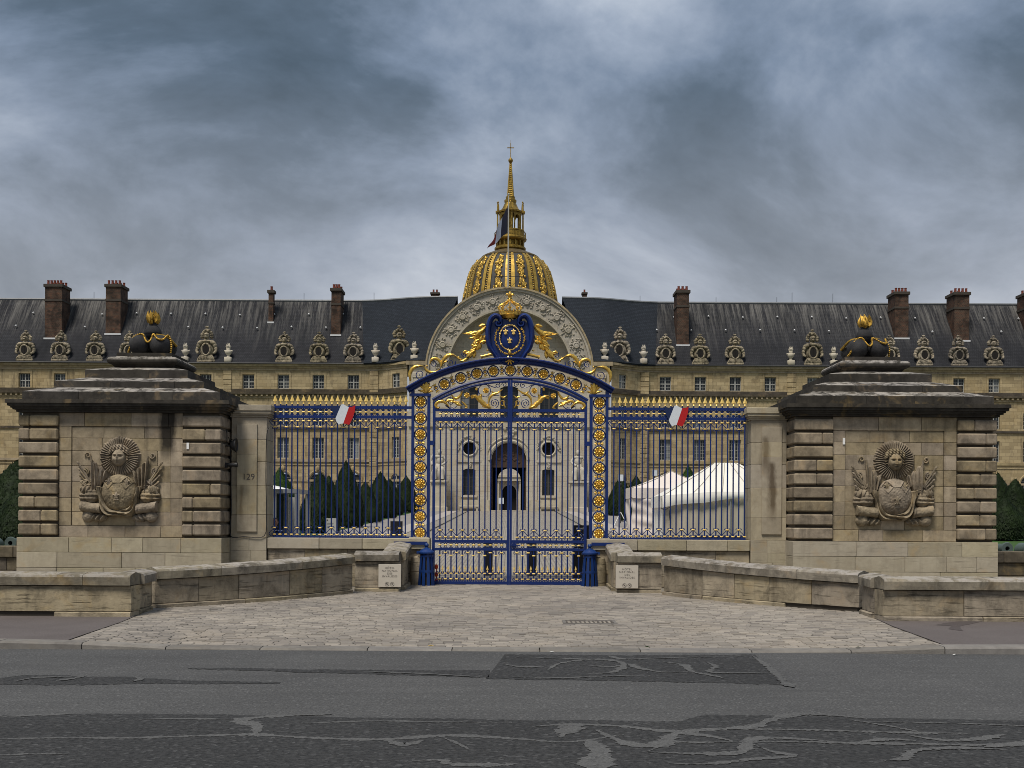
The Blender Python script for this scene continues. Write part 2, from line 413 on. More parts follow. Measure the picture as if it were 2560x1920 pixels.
M['road'] = asphalt('worn_smooth_asphalt', (0.076, 0.076, 0.076), (0.098, 0.098, 0.097), 45, 0.75, 0.7, 0.42)
M['coarse'] = asphalt('coarse_dark_asphalt', (0.034, 0.034, 0.034), (0.044, 0.044, 0.044), 26, 1.0, 1.0)
M['seal'] = asphalt('grey_surface_film', (0.090, 0.090, 0.089), (0.108, 0.108, 0.106), 60, 0.5, 0.4, worn=0.68)
M['footway'] = asphalt('mauve_footway_asphalt', (0.105, 0.090, 0.086), (0.135, 0.117, 0.112), 80, 0.4, 0.4)
M['damp'] = asphalt('damp_footway_asphalt', (0.072, 0.060, 0.058), (0.085, 0.072, 0.07), 80, 0.35, 0.3)
M['earth'] = plain('packed_ground', (0.20, 0.18, 0.15), 0.95, namt=0.4, nscale=0.6)
M['joint'] = plain('sandy_joint', (0.12, 0.105, 0.085), 0.95, namt=0.5, nscale=5)
M['granite'] = stone_mat('kerb_granite', (0.23, 0.215, 0.195), (0.14, 0.13, 0.12), stain=(0.05, 0.046, 0.04), amt=0.35, streak=0.0, vary=0.1, warm=(0.22, 0.19, 0.15))


def sett_mat(name, tones):
    m, n = new_mat(name)
    g = n('ShaderNodeNewGeometry')
    pos, isl = g.outputs['Position'], g.outputs['Random Per Island']
    orn = n('ShaderNodeObjectInfo').outputs['Random']
    r = n.math('FRACT', n.math('ADD', isl, orn))
    c = n.ramp(r, [(i / (len(tones) - 1), t) for i, t in enumerate(tones)])
    big = n.noise(pos, 0.33, 5, 0.65, 0.4)
    c = n.mix(n.math('MULTIPLY', n.step(big, 0.42, 0.70), 0.5), c, (0.10, 0.092, 0.088, 1))
    c = n.mix(n.math('MULTIPLY', n.step(n.noise(pos, 0.7, 4, 0.6), 0.5, 0.75), 0.35), c, (0.36, 0.30, 0.225, 1))
    f = n.noise(pos, 38, 4, 0.65)
    c = n.mix(n.math('MULTIPLY', n.step(f, 0.5, 0.75), 0.3), c, (0.10, 0.09, 0.08, 1))
    finish(n, c, 0.8, f, 0.4, 0.008, spec=0.3)
    return m


M['sett'] = sett_mat('worn_paving_setts', [(0.15, 0.135, 0.12), (0.29, 0.26, 0.22), (0.205, 0.185, 0.16), (0.33, 0.295, 0.25), (0.235, 0.21, 0.185)])


def cobble_far(name, c1, c2):
    m, n = new_mat(name)
    pos = n('ShaderNodeNewGeometry').outputs['Position']
    br = n('ShaderNodeTexBrick', {'Vector': pos, 'Color1': g3(c1), 'Color2': g3(c2), 'Mortar': (0.10, 0.09, 0.075, 1), 'Scale': 1.0, 'Mortar Size': 0.02, 'Bias': 0.0, 'Brick Width': 0.24, 'Row Height': 0.2})
    c = n.mix(n.math('MULTIPLY', n.step(n.noise(pos, 0.3, 5, 0.65), 0.4, 0.7), 0.4), br.outputs[0], (0.16, 0.145, 0.125, 1))
    finish(n, c, 0.85, br.outputs[1], 0.5, -0.03, spec=0.25)
    return m


M['courtcobble'] = cobble_far('courtyard_cobbles', (0.37, 0.335, 0.285), (0.28, 0.255, 0.215))
M['palepath'] = plain('pale_stone_path', (0.38, 0.345, 0.31), 0.9, namt=0.2, nscale=1)
M['gravel'] = plain('grey_gravel_path', (0.26, 0.24, 0.22), 0.95, namt=0.35, nscale=2)


# ---------------------------------------------------------------- mesh helpers
class MB:
    def __init__(s):
        s.v, s.f = [], []

    def add(s, vs, fs):
        o = len(s.v)
        s.v.extend(vs)
        s.f.extend([tuple(i + o for i in f) for f in fs])
        return s

    def box(s, x0, x1, y0, y1, z0, z1):
        vs = [(x, y, z) for x in (x0, x1) for y in (y0, y1) for z in (z0, z1)]
        return s.add(vs, [(0, 1, 3, 2), (4, 6, 7, 5), (0, 4, 5, 1), (2, 3, 7, 6), (0, 2, 6, 4), (1, 5, 7, 3)])

    def cbox(s, x0, x1, y0, y1, z0, z1, b):
        """box with chamfered edges and corners"""
        vs, ix = [], {}
        for sx in (0, 1):
            for sy in (0, 1):
                for sz in (0, 1):
                    X, Y, Z = (x0, x1)[sx], (y0, y1)[sy], (z0, z1)[sz]
                    ex, ey, ez = b * (1 - 2 * sx), b * (1 - 2 * sy), b * (1 - 2 * sz)
                    for k, p in enumerate(((X, Y + ey, Z + ez), (X + ex, Y, Z + ez), (X + ex, Y + ey, Z))):
                        ix[(sx, sy, sz, k)] = len(vs)
                        vs.append(p)
        fs = []
        q = ((0, 0), (0, 1), (1, 1), (1, 0))
        for a in (0, 1):
            fs.append(tuple(ix[(a, i, j, 0)] for i, j in q))
            fs.append(tuple(ix[(i, a, j, 1)] for i, j in q))
            fs.append(tuple(ix[(i, j, a, 2)] for i, j in q))
            for c in (0, 1):
                fs.append((ix[(a, c, 0, 0)], ix[(a, c, 1, 0)], ix[(a, c, 1, 1)], ix[(a, c, 0, 1)]))
                fs.append((ix[(a, 0, c, 0)], ix[(a, 1, c, 0)], ix[(a, 1, c, 2)], ix[(a, 0, c, 2)]))
                fs.append((ix[(0, a, c, 1)], ix[(1, a, c, 1)], ix[(1, a, c, 2)], ix[(0, a, c, 2)]))
                for e in (0, 1):
                    fs.append((ix[(a, c, e, 0)], ix[(a, c, e, 1)], ix[(a, c, e, 2)]))
        return s.add(vs, fs)

    def hexa(s, bot, top):
        """eight-cornered block from four bottom and four top points"""
        return s.add(list(bot) + list(top), [(3, 2, 1, 0), (4, 5, 6, 7), (0, 1, 5, 4), (1, 2, 6, 5), (2, 3, 7, 6), (3, 0, 4, 7)])

    def prism(s, poly, y0, y1):
        """x,z outline pushed from y0 to y1"""
        k = len(poly)
        vs = [(x, y0, z) for x, z in poly] + [(x, y1, z) for x, z in poly]
        fs = [tuple(range(k)), tuple(range(2 * k - 1, k - 1, -1))]
        fs += [(i, i + k, (i + 1) % k + k, (i + 1) % k) for i in range(k)]
        return s.add(vs, fs)

    def lathe(s, prof, seg=16, c=(0, 0, 0), a0=0.0, a1=2 * PI, sx=1.0, sy=1.0):
        full = abs(a1 - a0 - 2 * PI) < 1e-6
        m = seg if full else seg + 1
        vs = []
        for r, z in prof:
            for i in range(m):
                a = a0 + (a1 - a0) * i / seg
                vs.append((c[0] + r * sx * math.cos(a), c[1] + r * sy * math.sin(a), c[2] + z))
        fs = []
        for j in range(len(prof) - 1):
            for i in range(seg):
                i2 = (i + 1) % m if full else i + 1
                fs.append((j * m + i, j * m + i2, (j + 1) * m + i2, (j + 1) * m + i))
        return s.add(vs, fs)

    def ell(s, c, r, rot=None, seg=10, rings=6):
        vs, fs = [], []
        Mx = rot or Matrix.Identity(3)
        for j in range(rings + 1):
            t = PI * j / rings
            for i in range(seg):
                a = 2 * PI * i / seg
                p = Mx @ Vector((r[0] * math.sin(t) * math.cos(a), r[1] * math.sin(t) * math.sin(a), r[2] * math.cos(t)))
                vs.append((c[0] + p.x, c[1] + p.y, c[2] + p.z))
        for j in range(rings):
            for i in range(seg):
                fs.append((j * seg + i, j * seg + (i + 1) % seg, (j + 1) * seg + (i + 1) % seg, (j + 1) * seg + i))
        return s.add(vs, fs)

    def tube(s, pts, rad, seg=6, flat=1.0, caps=True, closed=False):
        """round bar through pts; rad number or list; flat squeezes it along y"""
        pts = [Vector(p) for p in pts]
        k = len(pts)
        if not isinstance(rad, (list, tuple)):
            rad = [rad] * k
        vs, fs = [], []
        up0 = Vector((0, 1, 0))
        for i, p in enumerate(pts):
            if closed:
                t = pts[(i + 1) % k] - pts[i - 1]
            else:
                t = pts[min(i + 1, k - 1)] - pts[max(i - 1, 0)]
            if t.length < 1e-9:
                t = Vector((0, 0, 1))
            t.normalize()
            up = up0 if abs(t.dot(up0)) < 0.95 else Vector((1, 0, 0))
            a = t.cross(up).normalized()
            b = a.cross(t).normalized()
            for j in range(seg):
                an = 2 * PI * (j + 0.5) / seg
                q = p + a * (math.cos(an) * rad[i]) + b * (math.sin(an) * rad[i] * flat)
                vs.append(tuple(q))
        rng = k if closed else k - 1
        for i in range(rng):
            for j in range(seg):
                i2 = (i + 1) % k
                fs.append((i * seg + j, i * seg + (j + 1) % seg, i2 * seg + (j + 1) % seg, i2 * seg + j))
        if caps and not closed:
            fs.append(tuple(range(seg)))
            fs.append(tuple((k - 1) * seg + j for j in range(seg)))
        return s.add(vs, fs)

    def leaf(s, pts, width, thick=0.012, lobes=5, bulge=0.5, y=0.0):
        """carved acanthus leaf lying along a path in the x,z plane, with lobed edges and a raised rib"""
        pts = [Vector((p[0], 0, p[1])) for p in pts]
        k = len(pts)
        vs, fs = [], []
        for i, p in enumerate(pts):
            t = (pts[min(i + 1, k - 1)] - pts[max(i - 1, 0)]).normalized()
            nn = Vector((-t.z, 0, t.x))
            u = i / (k - 1)
            w = width * (math.sin(PI * min(1, u * 0.92 + 0.06)) ** 0.7) * (0.72 + 0.28 * abs(math.sin(u * lobes * PI)))
            for q, dy in ((-1, 0.0), (-0.5, -bulge * 0.7), (0, -bulge), (0.5, -bulge * 0.7), (1, 0.0)):
                vs.append(tuple(p + nn * (q * w) + Vector((0, y + dy * width, 0))))
            for q in (-1, 0, 1):
                vs.append(tuple(p + nn * (q * w * 0.9) + Vector((0, y + thick, 0))))
        for i in range(k - 1):
            o, o2 = i * 8, i * 8 + 8
            for j in range(4):
                fs.append((o + j, o + j + 1, o2 + j + 1, o2 + j))
            fs.append((o + 5, o2 + 5, o2 + 6, o + 6))
            fs.append((o + 6, o2 + 6, o2 + 7, o + 7))
            fs.append((o, o2, o2 + 5, o + 5))
            fs.append((o + 4, o + 7, o2 + 7, o2 + 4))
        return s.add(vs, fs)

    def xform(s, fn):
        s.v = [tuple(fn(Vector(p))) for p in s.v]
        return s

    def mesh(s, name, smooth=None):
        me = bpy.data.meshes.new(name)
        me.from_pydata(s.v, [], s.f)
        me.validate()
        if len(s.f) < 30000:
            bm = bmesh.new()
            bm.from_mesh(me)
            bmesh.ops.recalc_face_normals(bm, faces=bm.faces)
            bm.to_mesh(me)
            bm.free()
        if smooth:
            me.shade_smooth()
            me.set_sharp_from_angle(angle=R(smooth))
        return me


def tag(o, label=None, cat=None, group=None, kind=None):
    if label:
        o['label'] = label
    if cat:
        o['category'] = cat
    if group:
        o['group'] = group
    if kind:
        o['kind'] = kind
    return o


def obj(name, data, mat=None, parent=None, loc=None, rot=None, scale=None, smooth=None):
    if isinstance(data, MB):
        data = data.mesh(name, smooth)
    if mat is not None and not data.materials:
        data.materials.append(M[mat] if isinstance(mat, str) else mat)
    o = bpy.data.objects.new(name, data)
    if loc:
        o.location = loc
    if rot:
        o.rotation_euler = rot
    if scale:
        o.scale = scale
    col.objects.link(o)
    if parent is not None:
        o.parent = parent
        if '_world' in parent:
            o.matrix_parent_inverse = Matrix.Translation(-Vector(parent['_world']))
    return o


def thing(name, label, cat, loc=(0, 0, 0), group=None, world=True, rotz=0.0):
    """Empty at a thing's base. world=True: its parts are given in world coordinates."""
    e = bpy.data.objects.new(name, None)
    e.location = loc
    e.rotation_euler = (0, 0, rotz)
    e.empty_display_size = 0.2
    col.objects.link(e)
    tag(e, label, cat, group)
    if world:
        e['_world'] = list(loc)
        WORLD.append(e)
    return e


WORLD = []


def sub(name, data, mat, part, **kw):
    """A piece of a part: the part's own mesh is in world or thing coordinates, so no offset."""
    o = obj(name, data, mat, None, **kw)
    o.parent = part
    o.matrix_parent_inverse = part.matrix_basis.inverted()
    return o


def copy_tree(o, parent=None):
    c = o.copy()
    col.objects.link(c)
    if parent is not None:
        c.parent = parent
    for ch in [k for k in o.children]:
        copy_tree(ch, c)
    return c


def text_obj(body, size, mat, parent, loc, name='lettering', align='CENTER', space=1.0, scale=(1, 1, 1)):
    """Lettering as a real mesh standing upright, facing -y."""
    cu = bpy.data.curves.new(name, 'FONT')
    cu.body, cu.size, cu.align_x, cu.space_character, cu.extrude = body, size, align, space, 0.0015
    t = bpy.data.objects.new(name, cu)
    col.objects.link(t)
    bpy.context.view_layer.update()
    me = bpy.data.meshes.new_from_object(t.evaluated_get(bpy.context.evaluated_depsgraph_get()))
    me.materials.clear()
    bpy.data.objects.remove(t)
    bpy.data.curves.remove(cu)
    me.name = name
    return obj(name, me, mat, parent, loc=loc, rot=(R(90), 0, 0), scale=scale)


CACHE = {}


def block(x0, x1, y0, y1, z0, z1, b, name, mat, parent):
    """A chamfered stone; stones of one size share a mesh."""
    key = (round(x1 - x0, 3), round(y1 - y0, 3), round(z1 - z0, 3), b, mat)
    if key not in CACHE:
        CACHE[key] = MB().cbox(-key[0] / 2, key[0] / 2, -key[1] / 2, key[1] / 2, -key[2] / 2, key[2] / 2, b).mesh(name)
    return obj(name, CACHE[key], mat, parent, loc=((x0 + x1) / 2, (y0 + y1) / 2, (z0 + z1) / 2))


def spiral(cx, cz, r0, r1, a0, turns, k=22, y=0.0):
    out = []
    for i in range(k):
        t = i / (k - 1)
        r = r0 + (r1 - r0) * t
        a = a0 + turns * 2 * PI * t
        out.append((cx + r * math.cos(a), y, cz + r * math.sin(a)))
    return out


def curve(pts, k=14):
    """smooth path through points (Catmull-Rom)"""
    P = [Vector(p) for p in pts]
    P = [2 * P[0] - P[1]] + P + [2 * P[-1] - P[-2]]
    out = []
    segs = len(P) - 3
    per = max(2, k // segs)
    for i in range(segs):
        a, b, c, d_ = P[i:i + 4]
        for j in range(per):
            t = j / per
            out.append(0.5 * ((2 * b) + (c - a) * t + (2 * a - 5 * b + 4 * c - d_) * t * t + (3 * b - a - 3 * c + d_) * t ** 3))
    out.append(P[-2])
    return out


def lerp(a, b, t):
    return a + (b - a) * t


def clamp(v, a=0.0, b=1.0):
    return max(a, min(b, v))


# ---------------------------------------------------------------- ground levels
XC = -0.08                  # axis of the gate


def kerb_z(x):
    t = clamp((abs(x - XC) - 4.6) / 2.9)
    return 0.03 + 0.09 * t * t * (3 - 2 * t)


def fz(x, y):
    t = clamp((y - 17.4) / 3.5)
    return -0.1875 + 0.0125 * y + (kerb_z(x) - 0.03) * (1 - t)


def cz(y):
    """courtyard behind the gate, rising to the palace"""
    return -0.562 + 0.0246 * min(y, 136)


def sheet(name, outline_rows, mat, zfn, lift=0.0, parent=None):
    """ground sheet from rows [(y, x0, x1, n)] following zfn"""
    mb = MB()
    n_ = outline_rows[0][3]
    vs = []
    for y, x0, x1, _ in outline_rows:
        for i in range(n_ + 1):
            x = lerp(x0, x1, i / n_)
            vs.append((x, y, zfn(x, y) + lift))
    fs = []
    for r in range(len(outline_rows) - 1):
        for i in range(n_):
            a = r * (n_ + 1) + i
            fs.append((a, a + 1, a + n_ + 2, a + n_ + 1))
    mb.add(vs, fs)
    return obj(name, mb, mat, parent)


gp = [(-60, -0.06), (17.5, -0.06), (17.7, -0.03), (22.6, 0.03), (31, 0.14), (136, 2.70), (150, 2.72), (900, 2.72)]
mb = MB()
mb.add([(x, y, z) for y, z in gp for x in (-500, 500)], [(2 * i, 2 * i + 1, 2 * i + 3, 2 * i + 2) for i in range(len(gp) - 1)])
tag(obj('ground', mb, 'earth'), 'wide packed earth ground under the whole place', kind='structure')

road = obj('road', MB().add([(-90, -30, 0), (90, -30, 0), (90, 17.35, 0), (-90, 17.35, 0)], [(0, 1, 2, 3)]), 'road')
tag(road, 'worn grey asphalt street in front of the gate', kind='structure')


def wob(pts, amp, k):
    """roughen an outline of x,y points"""
    out = []
    m = len(pts)
    for i in range(m):
        a, b = pts[i], pts[(i + 1) % m]
        L = math.hypot(b[0] - a[0], b[1] - a[1])
        st = max(1, int(L / k))
        for j in range(st):
            t = j / st
            x, y = lerp(a[0], b[0], t), lerp(a[1], b[1], t)
            nz = mnoise.noise(Vector((x * 2.3, y * 2.3, 1.7))) + 0.6 * mnoise.noise(Vector((x * 7, y * 7, 3.3))) + 0.6 * mnoise.noise(Vector((x * 23, y * 23, 6.3)))
            out.append((x, y + amp * nz))
    return out


def flat_poly(name, pts, z, mat, parent):
    bm = bmesh.new()
    f = bm.faces.new([bm.verts.new((x, y, z)) for x, y in pts])
    bmesh.ops.triangulate(bm, faces=[f])
    me = bpy.data.meshes.new(name)
    bm.to_mesh(me)
    bm.free()
    return obj(name, me, mat, parent)


def gpx(lst):
    return [ground_pt(a, b) for a, b in lst]


# dark coarse patches where the top film has gone: a far edge and a near edge, both ragged
def patch(far, near_, amp):
    def edge(lst, seed):
        P = [Vector((*ground_pt(a, b), 0)) for a, b in lst]
        Ls = [0]
        for p, q in zip(P, P[1:]):
            Ls.append(Ls[-1] + (q - p).length)
        out = []
        N = 420
        j = 0
        for i in range(N + 1):
            s_ = Ls[-1] * i / N
            while j < len(P) - 2 and Ls[j + 1] < s_:
                j += 1
            t = (s_ - Ls[j]) / max(1e-6, Ls[j + 1] - Ls[j])
            p = P[j].lerp(P[j + 1], t)
            o = Vector((p.x, p.y, seed))
            p.y += amp * (mnoise.noise(o * 2.3) + .7 * mnoise.noise(o * 7) + .7 * mnoise.noise(o * 24))
            out.append((p.x, p.y, .004))
        return out
    A, B = edge(far, 1.3), edge(near_, 4.7)
    k = len(A)
    obj('road_patch', MB().add(A + B, [(i, i + 1, i + 1 + k, i + k) for i in range(k - 1)]), 'coarse', road)


patch([(-260, 1794), (0, 1790), (200, 1785), (560, 1787), (900, 1795), (1290, 1800), (1700, 1804), (1760, 1787), (2080, 1793), (2560, 1803), (2820, 1806)], [(-260, 2300), (2820, 2300)], .045)
patch([(1262, 1636), (1560, 1639), (1888, 1637)], [(1215, 1697), (1620, 1704), (1962, 1712)], .06)
patch([(-40, 1700), (60, 1688), (140, 1689), (320, 1694), (470, 1702), (700, 1707)], [(-40, 1712), (90, 1714), (330, 1711), (700, 1709)], .06)
patch([(470, 1671), (620, 1670), (760, 1674), (1040, 1676), (1225, 1676)], [(470, 1673), (640, 1677), (900, 1686), (1222, 1694)], .06)


def ribbon(pts, w, z=0.008):
    """a film of paler surfacing left on the dark patch, uneven in width; pts are photo pixels on the road"""
    P = curve([(*ground_pt(a, b), 0) for a, b in pts], 60 * (len(pts) - 1))
    L, Rr = [], []
    for i, p in enumerate(P):
        t = (P[min(i + 1, len(P) - 1)] - P[max(i - 1, 0)]).normalized()
        nn = Vector((-t.y, t.x, 0))
        ww = w * (0.5 + 0.9 * abs(mnoise.noise(p * 1.9)) + 0.4 * mnoise.noise(p * 6) + 0.45 * mnoise.noise(p * 19)) * min(1, 0.15 + 3 * i / len(P), 0.15 + 3 * (len(P) - 1 - i) / len(P))
        ww = max(0.010, ww)
        j1, j2 = 0.022 * mnoise.noise(p * 31), 0.022 * mnoise.noise(p * 29 + Vector((5, 5, 5)))
        L.append((p.x + nn.x * (ww + j1), p.y + nn.y * (ww + j1), z))
        Rr.append((p.x - nn.x * (ww + j2), p.y - nn.y * (ww + j2), z))
    k = len(P)
    obj('surface_film', MB().add(L + Rr, [(i, i + 1, i + 1 + k, i + k) for i in range(k - 1)]), 'seal', road)


for i, (pts, w) in enumerate([
    ([(-20, 1849), (150, 1846), (330, 1846), (520, 1840), (640, 1838), (780, 1846), (950, 1850), (1120, 1840), (1290, 1848), (1420, 1856), (1560, 1838)], 0.10),
    ([(640, 1836), (640, 1815), (600, 1802), (680, 1792), (830, 1786)], 0.34),
    ([(0, 1793), (90, 1789), (180, 1786)], 0.10),
    ([(340, 1800), (450, 1798), (600, 1800)], 0.06),
    ([(750, 1810), (930, 1804), (1080, 1806), (1280, 1808)], 0.05),
    ([(0, 1889), (90, 1886), (170, 1887)], 0.05),
    ([(960, 1850), (1010, 1862), (1060, 1852)], 0.10),
    ([(1110, 1846), (1140, 1858), (1170, 1874)], 0.05),
    ([(1030, 1904), (1100, 1902), (1130, 1912), (1250, 1914), (1300, 1910)], 0.11),
    ([(1330, 1818), (1440, 1812), (1560, 1818), (1680, 1830), (1760, 1826), (1880, 1818), (1930, 1800), (2000, 1786), (2090, 1790), (2180, 1800)], 0.13),
    ([(1400, 1846), (1420, 1826), (1450, 1810)], 0.30),
    ([(1470, 1850), (1500, 1880), (1490, 1915), (1520, 1950)], 0.42),
    ([(1490, 1826), (1540, 1850), (1590, 1864), (1650, 1862), (1690, 1836), (1760, 1840), (1840, 1856)], 0.14),
    ([(1620, 1880), (1680, 1858), (1740, 1858), (1840, 1856)], 0.06),
    ([(1620, 1882), (1740, 1886), (1850, 1882), (1880, 1850), (1980, 1848), (2130, 1860)], 0.12),
    ([(1880, 1862), (1930, 1880), (1980, 1892), (1880, 1900), (1760, 1912), (1670, 1910)], 0.08),
    ([(1880, 1856), (2000, 1856), (2130, 1860), (2330, 1862), (2460, 1864), (2600, 1854)], 0.08),
    ([(1780, 1824), (2000, 1826), (2200, 1832), (2420, 1836)], 0.09),
    ([(2130, 1802), (2230, 1818), (2300, 1832)], 0.06),
    ([(2160, 1806), (2380, 1810), (2600, 1818)], 0.05),
    ([(2140, 1858), (2220, 1850), (2290, 1854)], 0.09),
    ([(2270, 1840), (2360, 1852), (2440, 1850), (2510, 1838)], 0.12),
    ([(2460, 1870), (2540, 1862), (2640, 1850)], 0.14),
    ([(2210, 1904), (2260, 1898), (2290, 1878), (2400, 1872), (2520, 1876)], 0.10),
    ([(1370, 1676), (1400, 1660), (1470, 1650), (1540, 1654), (1560, 1666), (1530, 1682), (1470, 1686)], 0.11),
    ([(1450, 1664), (1530, 1668), (1570, 1662), (1600, 1672), (1660, 1682), (1730, 1680)], 0.10),
    ([(1520, 1640), (1550, 1648), (1590, 1650)], 0.12),
    ([(1660, 1656), (1710, 1664), (1730, 1680), (1790, 1692), (1810, 1698)], 0.09),
    ([(1770, 1658), (1790, 1668), (1780, 1682), (1920, 1684)], 0.10),
    ([(1280, 1694), (1400, 1696), (1520, 1692), (1640, 1690)], 0.06),
    ([(1290, 1644), (1420, 1648), (1540, 1650), (1680, 1646), (1860, 1642)], 0.06),
    ([(1262, 1662), (1300, 1668), (1360, 1668)], 0.09),
    ([(1880, 1640), (1920, 1668), (1965, 1710), (1985, 1720)], 0.10),
    ([(40, 1704), (90, 1696), (180, 1693)], 0.09),
    ([(140, 1704), (180, 1698), (210, 1692)], 0.14),
    ([(330, 1706), (350, 1700), (340, 1694)], 0.10),
    ([(900, 1680), (1060, 1686), (1200, 1694)], 0.07),
]):
    ribbon(pts, min(w, 0.17) * 0.8, 0.0065 + 0.00015 * i)

# kerb: dropped in front of the drive
kerb = obj('kerb', MB().box(-60, 60, 17.36, 17.62, -0.3, -0.005), 'joint')
tag(kerb, 'granite kerb along the street, dropped in front of the drive', kind='structure')
x = -22.0
while x < 22:
    L = random.uniform(1.25, 1.75)
    a, b = x + 0.008, x + L - 0.008
    za, zb = kerb_z(a), kerb_z(b)
    cx = (a + b) / 2
    za, zb = za - fz(cx, 17.5) * 0, zb
    yb = 17.66
    o_ = Vector((cx, 17.5, 0))
    pts_b = [(a - cx, -0.16, -0.06), (b - cx, -0.16, -0.06), (b - cx, yb - 17.5, -0.06), (a - cx, yb - 17.5, -0.06)]
    pts_m = [(a - cx, -0.15, za - 0.02), (b - cx, -0.15, zb - 0.02)]
    mbk = MB()
    mbk.add(pts_b + [(a - cx, -0.155, za - 0.028), (b - cx, -0.155, zb - 0.028), (b - cx, -0.125, zb), (a - cx, -0.125, za), (b - cx, yb - 17.5, zb + 0.004), (a - cx, yb - 17.5, za + 0.004)],
            [(0, 1, 5, 4), (4, 5, 6, 7), (7, 6, 8, 9), (9, 8, 2, 3), (0, 4, 7, 9, 3), (1, 2, 8, 6, 5)])
    obj('kerb_stone', mbk, 'granite', kerb, loc=(cx, 17.5, 0))
    x += L

# low walls' plan: outer straight run, short return, sweeping curve, block with plaque
CURVE = [(7.45, 23.7), (6.95, 24.1), (6.3, 24.68), (5.7, 25.28), (5.15, 25.9), (4.62, 26.62), (4.2, 27.25), (3.86, 27.85)]


def inner_x(y):
    """half width of the paved drive at depth y"""
    if y < 17.6:
        return 6.9
    if y < 23.7:
        return lerp(6.9, 7.5, (y - 17.6) / 6.1)
    for (xa, ya), (xb, yb) in zip(CURVE, CURVE[1:]):
        if ya <= y <= yb:
            return lerp(xa, xb, (y - ya) / (yb - ya)) + 0.1
    return 3.95 if y < 28.4 else 2.8


# pavements either side
for s_ in (-1, 1):
    rows = [(yy, XC + s_ * (lerp(6.9, 7.35, (yy - 17.6) / 4.6)), s_ * 60, 24) for yy in (17.64, 18.2, 18.8, 19.5, 20.2, 21, 22.4)]
    p = sheet('pavement', rows, 'footway', fz, 0.0)
    tag(p, 'mauve-grey asphalt footway ' + ('left' if s_ < 0 else 'right') + ' of the paved drive', kind='structure')
    if s_ > 0:
        flat = wob([ground_pt(a, b, 0.1) for a, b in [(2335, 1560), (2360, 1555), (2400, 1552), (2470, 1547), (2440, 1556), (2400, 1563), (2405, 1575), (2370, 1570), (2380, 1562)]], 0.05, 0.1)
        bmx = MB()
        me = flat_poly('damp_patch', flat, 0.0, 'damp', p)
        for v in me.data.vertices:
            v.co.z = fz(v.co.x, v.co.y) + 0.004

# bedding under the setts, then the setts themselves
rows = []
yy = 17.66
while yy < 36.1:
    hx = inner_x(min(yy, 31)) if yy < 31.2 else 2.6
    rows.append((yy, XC - hx, XC + hx, 30))
    yy += 0.35
fore = sheet('forecourt_paving', rows, 'joint', lambda x, y: fz(x, y) if y < 31 else cz(y), -0.012)
tag(fore, 'worn stone-sett drive sweeping from the kerb up to the gate', kind='structure')
setts = []
yy = 17.665
row = 0
while yy < 34.0:
    d = random.uniform(0.12, 0.15) if row else 0.15
    hx = inner_x(min(yy + d / 2, 31)) - 0.02 if yy < 31.2 else 2.3
    x = XC - hx - random.uniform(0, 0.1)
    while x < XC + hx:
        L = random.uniform(0.17, 0.30)
        xa, xb = max(x, XC - hx), min(x + L, XC + hx)
        if xb - xa > 0.06:
            setts.append((xa, xb, yy, yy + d))
        x += L
    yy += d
    row += 1


def sett(mb, xa, xb, ya, yb, near):
    g, gy = 0.004, 0.010
    cx, cy = (xa + xb) / 2, (ya + yb) / 2
    zb = fz(cx, cy) if cy < 31 else cz(cy)
    z = zb + random.gauss(0, 0.0028)
    tx, ty = random.gauss(0, 0.006), random.gauss(0, 0.03)
    bw = 0.014
    ring = []
    jig = [random.uniform(-0.005, 0.005) for _ in range(8)]
    jig[:4] = [v * 0.4 for v in jig[:4]]
    for q, (px, py) in enumerate(((xa + g, ya + gy), (xb - g, ya + gy), (xb - g, yb - gy), (xa + g, yb - gy))):
        ring.append((px + jig[q], py + jig[q + 4]))
    base = [(px, py, zb - 0.03) for px, py in ring]
    sh = [(px, py, z - 0.007 + (px - cx) * tx + (py - cy) * ty) for px, py in ring]
    top = [(lerp(px, cx, bw / max(0.05, xb - xa) * 2), lerp(py, cy, bw / max(0.05, yb - ya) * 2)) for px, py in ring]
    top = [(px, py, z + (px - cx) * tx + (py - cy) * ty) for px, py in top]
    vs = base + sh + top
    fs = [(8, 9, 10, 11)]
    for i in range(4):
        j = (i + 1) % 4
        fs.append((i, j, j + 4, i + 4))
        fs.append((i + 4, j + 4, j + 8, i + 8))
    mb.add(vs, fs)


near = setts[:300]
for s_ in near:
    mbs = MB()
    cx, cy = (s_[0] + s_[1]) / 2, (s_[2] + s_[3]) / 2
    sett(mbs, *s_, True)
    mbs.v = [(a - cx, b - cy, c) for a, b, c in mbs.v]
    me = bpy.data.meshes.new('paving_stone')
    me.from_pydata(mbs.v, [], mbs.f)
    obj('paving_stone', me, 'sett', fore, loc=(cx, cy, 0))
mbs = MB()
for s_ in setts[300:]:
    sett(mbs, *s_, False)
me = bpy.data.meshes.new('paving_stones')
me.from_pydata(mbs.v, [], mbs.f)
tag(obj('paving_stones', me, 'sett', fore), kind='stuff')

